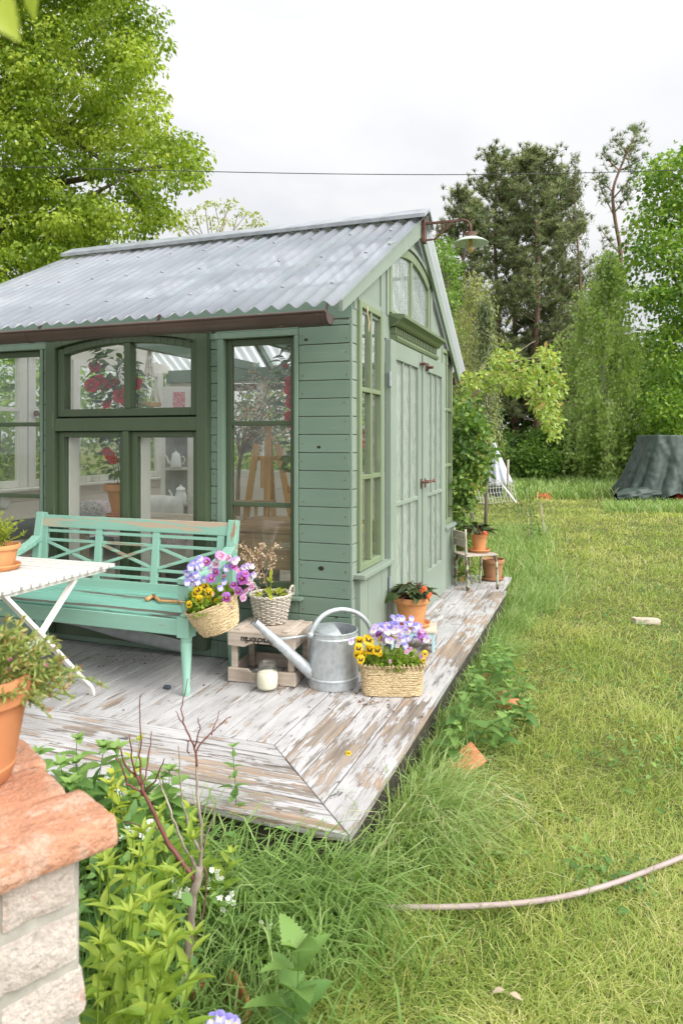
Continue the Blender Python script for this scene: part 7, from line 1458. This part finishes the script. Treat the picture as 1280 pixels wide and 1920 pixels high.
# ------------------------------------------------------------------ things on the far lawn
D = 19.0; c = base_at(1292, D); hp2 = T('covered_heap', 'heap under a dark green crumpled tarpaulin on the far lawn', 'tarpaulin', (c[0], c[1], GZ), YAW)
def tarp(u, v):
    a = 2*PI*u; ca, sa = math.cos(a), math.sin(a); n_ = 7.0; q = (abs(ca)**n_+abs(sa)**n_)**(-1/n_); f = max(0, (v-.28)/.72)
    if v <= .28:
        k = v/.28; x, y, z = 1.26*ca*q*k, .60*sa*q*k, 1.745-.05*(1-k**2)*1.4
    else:
        fl = f**1.25; x = (1.26+(.66 if ca < 0 else .40)*fl)*ca*q; y = (.60+.36*fl)*sa*q
        cr = math.exp(-((abs(abs(ca*q)-1)+abs(abs(sa*q)-1))/.5)**2)                       # folds gather at the corners
        pl = (abs(math.sin(a*9+1.2*math.sin(3*a)+f))**.7-.5)*(.10+.24*cr)*fl
        x += ca*pl; y += sa*pl; sag = .18*math.sin(PI*f)*max(0, math.cos(2*a+1.0)); y += sag*(-1 if sa > 0 else 1)
        hem = .02+.24*max(0, 1-abs(u-.69)/.045); z = 1.745*(1-f)**1.0+hem*f
    w = .05*mn.noise(Vector((x*2.4, y*2.4, z*.8)))+.035*abs(mn.noise(Vector((x*5.5+z*1.5, z*1.6, y*5))))-.018*abs(mn.noise(Vector((x*11-z*4, z*5, y*9+4))))
    k2 = .35 if v < .28 else 1.0
    return x+w*ca*k2, y+w*sa*k2*1.6, max(.012, z+w*.5*k2)
mb = MB(); mb.grid(tarp, 260, 70); mb.build('tarpaulin', 'tarp', hp2, smooth=True)
mb = MB(); rr_ = random.Random(4)
def bundle(u, v): a = 2*PI*v; R = .20+.06*mn.noise(Vector((u*6, math.cos(a)*2, math.sin(a)*2)))+.05*abs(math.sin(5*a+6*u)); R *= .35+.65*math.sin(PI*min(1, .12+u*.9)); return -2.35+1.35*u, -.95+.15*u+R*math.cos(a), .16+.10*u+R*math.sin(a)*.8
mb.grid(bundle, 40, 30); mb.build('loose_fold', 'tarp', hp2, smooth=True); MB().bx(-.72, -.15, -.80, -.35, .0, .30).build('red_box', 'red', hp2, bevel=.02)
D = 17.2; c = base_at(938, D); sv = T('draped_sheet', 'frame draped with a silver sheet behind the roses', 'covered frame', (c[0], c[1], GZ), YAW); kx = D/FPX
def silver(u, v): w = (.06+.50*v)*(1+.10*math.sin(11*u*PI)*v); a = PI*(u-.5)*1.1; return (math.sin(a)*w*.62-.10+.10*v, -math.cos(a)*w*.8+.35, 1.56-1.02*v-.05*math.sin(5*u)*v)
mb = MB(); mb.grid(silver, 30, 14); q = mb.build('sheet', 'silver', sv, smooth=True); q.modifiers.new('t', 'SOLIDIFY').thickness = .006
mb = MB(); mb.grid(lambda u, v: (-.55+.62*u, .30-.15*u+.03*math.sin(14*u), .58-.30*v+.05*math.sin(6*u)), 16, 4); q = mb.build('dark_sheet', 'slate', sv, smooth=True); q.modifiers.new('t', 'SOLIDIFY').thickness = .006
for x in (-.35, .28): MB().beam((x, .36, 0), (x*.2-.08, .36, 1.55), .03, .03, (0, 1, 0)).build('frame_leg', 'wood_grey', sv)
mb = MB(); mb.tube([at(934, 900, 16.6), at(967, 943, 16.0)], .022, 8); tag(mb.build('white_pole', 'table_leg', smooth=True), 'white pole leaning down into the meadow from the silver sheet', 'pole')
mb = MB(); mb.tube([at(952, 862, 16.9), at(951, 890, 16.9), at(953, 932, 16.9)], [.028, .030, .034], 7); tag(mb.build('wooden_stake', 'wood_grey', smooth=True), 'rough grey wooden stake beside the silver sheet', 'stake')
mb = MB()
for k in range(15): x = 884+5.6*k; mb.tube([at(x, 898+.10*(k-5)**2*.3, 16.4), at(x+1, 920, 16.4), at(x+6, 943-.2*k, 16.3)], .007, 4)
for k in range(5): mb.tube([at(882, 902+10*k, 16.4), at(920, 906+9.5*k, 16.4), at(948, 904+9*k, 16.4), at(962, 912+7*k, 16.3)], .007, 4)
tag(mb.build('wire_netting', 'galvwire'), 'sagging pale wire netting in front of the silver sheet', 'netting')
D = 11.6; c = base_at(1022, D); rs_ = T('netted_stake', 'two thin canes wrapped with orange red netting on top, in the meadow', 'plant stake', (c[0], c[1], GZ))
for a, b_ in (((1010, 940), (1024, 1006)), ((1014, 942), (1020, 1006))): mb = MB(); mb.tube([at(*a, D), at(*b_, D)], .008, 6); mb.build('cane', 'wood_y', rs_, w=True)
A = Acc(); rr = np.random.default_rng(6); ce = at(1019, 930, D)-np.array(rs_.location)
for k in range(70): p = ce+rr.normal(0, 1, 3)*np.array([.055, .055, .026]); q = p+rdir(1, rr)[0]*np.array([.09, .09, .035]); A.ribbon([p, (p+q)/2+rr.normal(0, .012, 3), q], .010, .5)
A.build('netting', 'orange_net', rs_)
b = base_at(992, 11.2); t = Tree('sapling', 'thin bushy sapling shoots left of the orange netted canes', 'sapling', b); tp_ = [at(*p) for p in ((985, 915, 11.2), (990, 935, 11.2), (995, 955, 11.1), (970, 950, 11.3), (975, 962, 11.2), (998, 975, 11.2), (1003, 990, 11.1), (1010, 1000, 11.2), (983, 985, 11.2), (992, 1010, 11.1))]; limbs(t.o, 'shoot', 'twig_grey', b, tp_[:4], .006, .003, rr); t.clump(tp_, .085, 40, .035, LEAF2, .2, 1, .6, rr, .2, .35); t.crown('lf_rose', 'foliage')
wp = [at(x, y, 9.6) for x, y in ((-300, 300), (0, 311.5), (300, 319.5), (620, 326), (915, 327), (1240, 320), (1600, 305))]
mb = MB(); mb.tube(smooth_path(wp, 6), .0055, 6); tag(mb.build('overhead_wire', 'wire', smooth=True), 'thin dark overhead wire crossing the whole sky', 'wire')
# leaf hanging close to the viewer
P = np.array([at(-75, -70, .30), at(70, -60, .42)]); tipx = np.array([at(28, 52, .30), at(48, 28, .42)]); A = Acc(); A.leaves(LEAF6, P, tipx-P, np.array([-FV+RV*.3, -FV-RV*.5]), np.linalg.norm(tipx-P, axis=1), [.022, .016], [.95, .8]); o = T('leaf_spray', 'blurred bright leaves of an overhanging twig in the top left corner', 'leaves', tuple(at(-75, -90, .3)))
for v in A.V: v -= np.array(o.location)
A.build('leaves', 'lf_lime', o); mb = MB(); mb.tube([at(-180, -60, .3), at(-75, -72, .30), at(70, -64, .42), at(150, -120, .5)], .0012, 6); mb.build('twig', 'twig_grey', o, w=True)
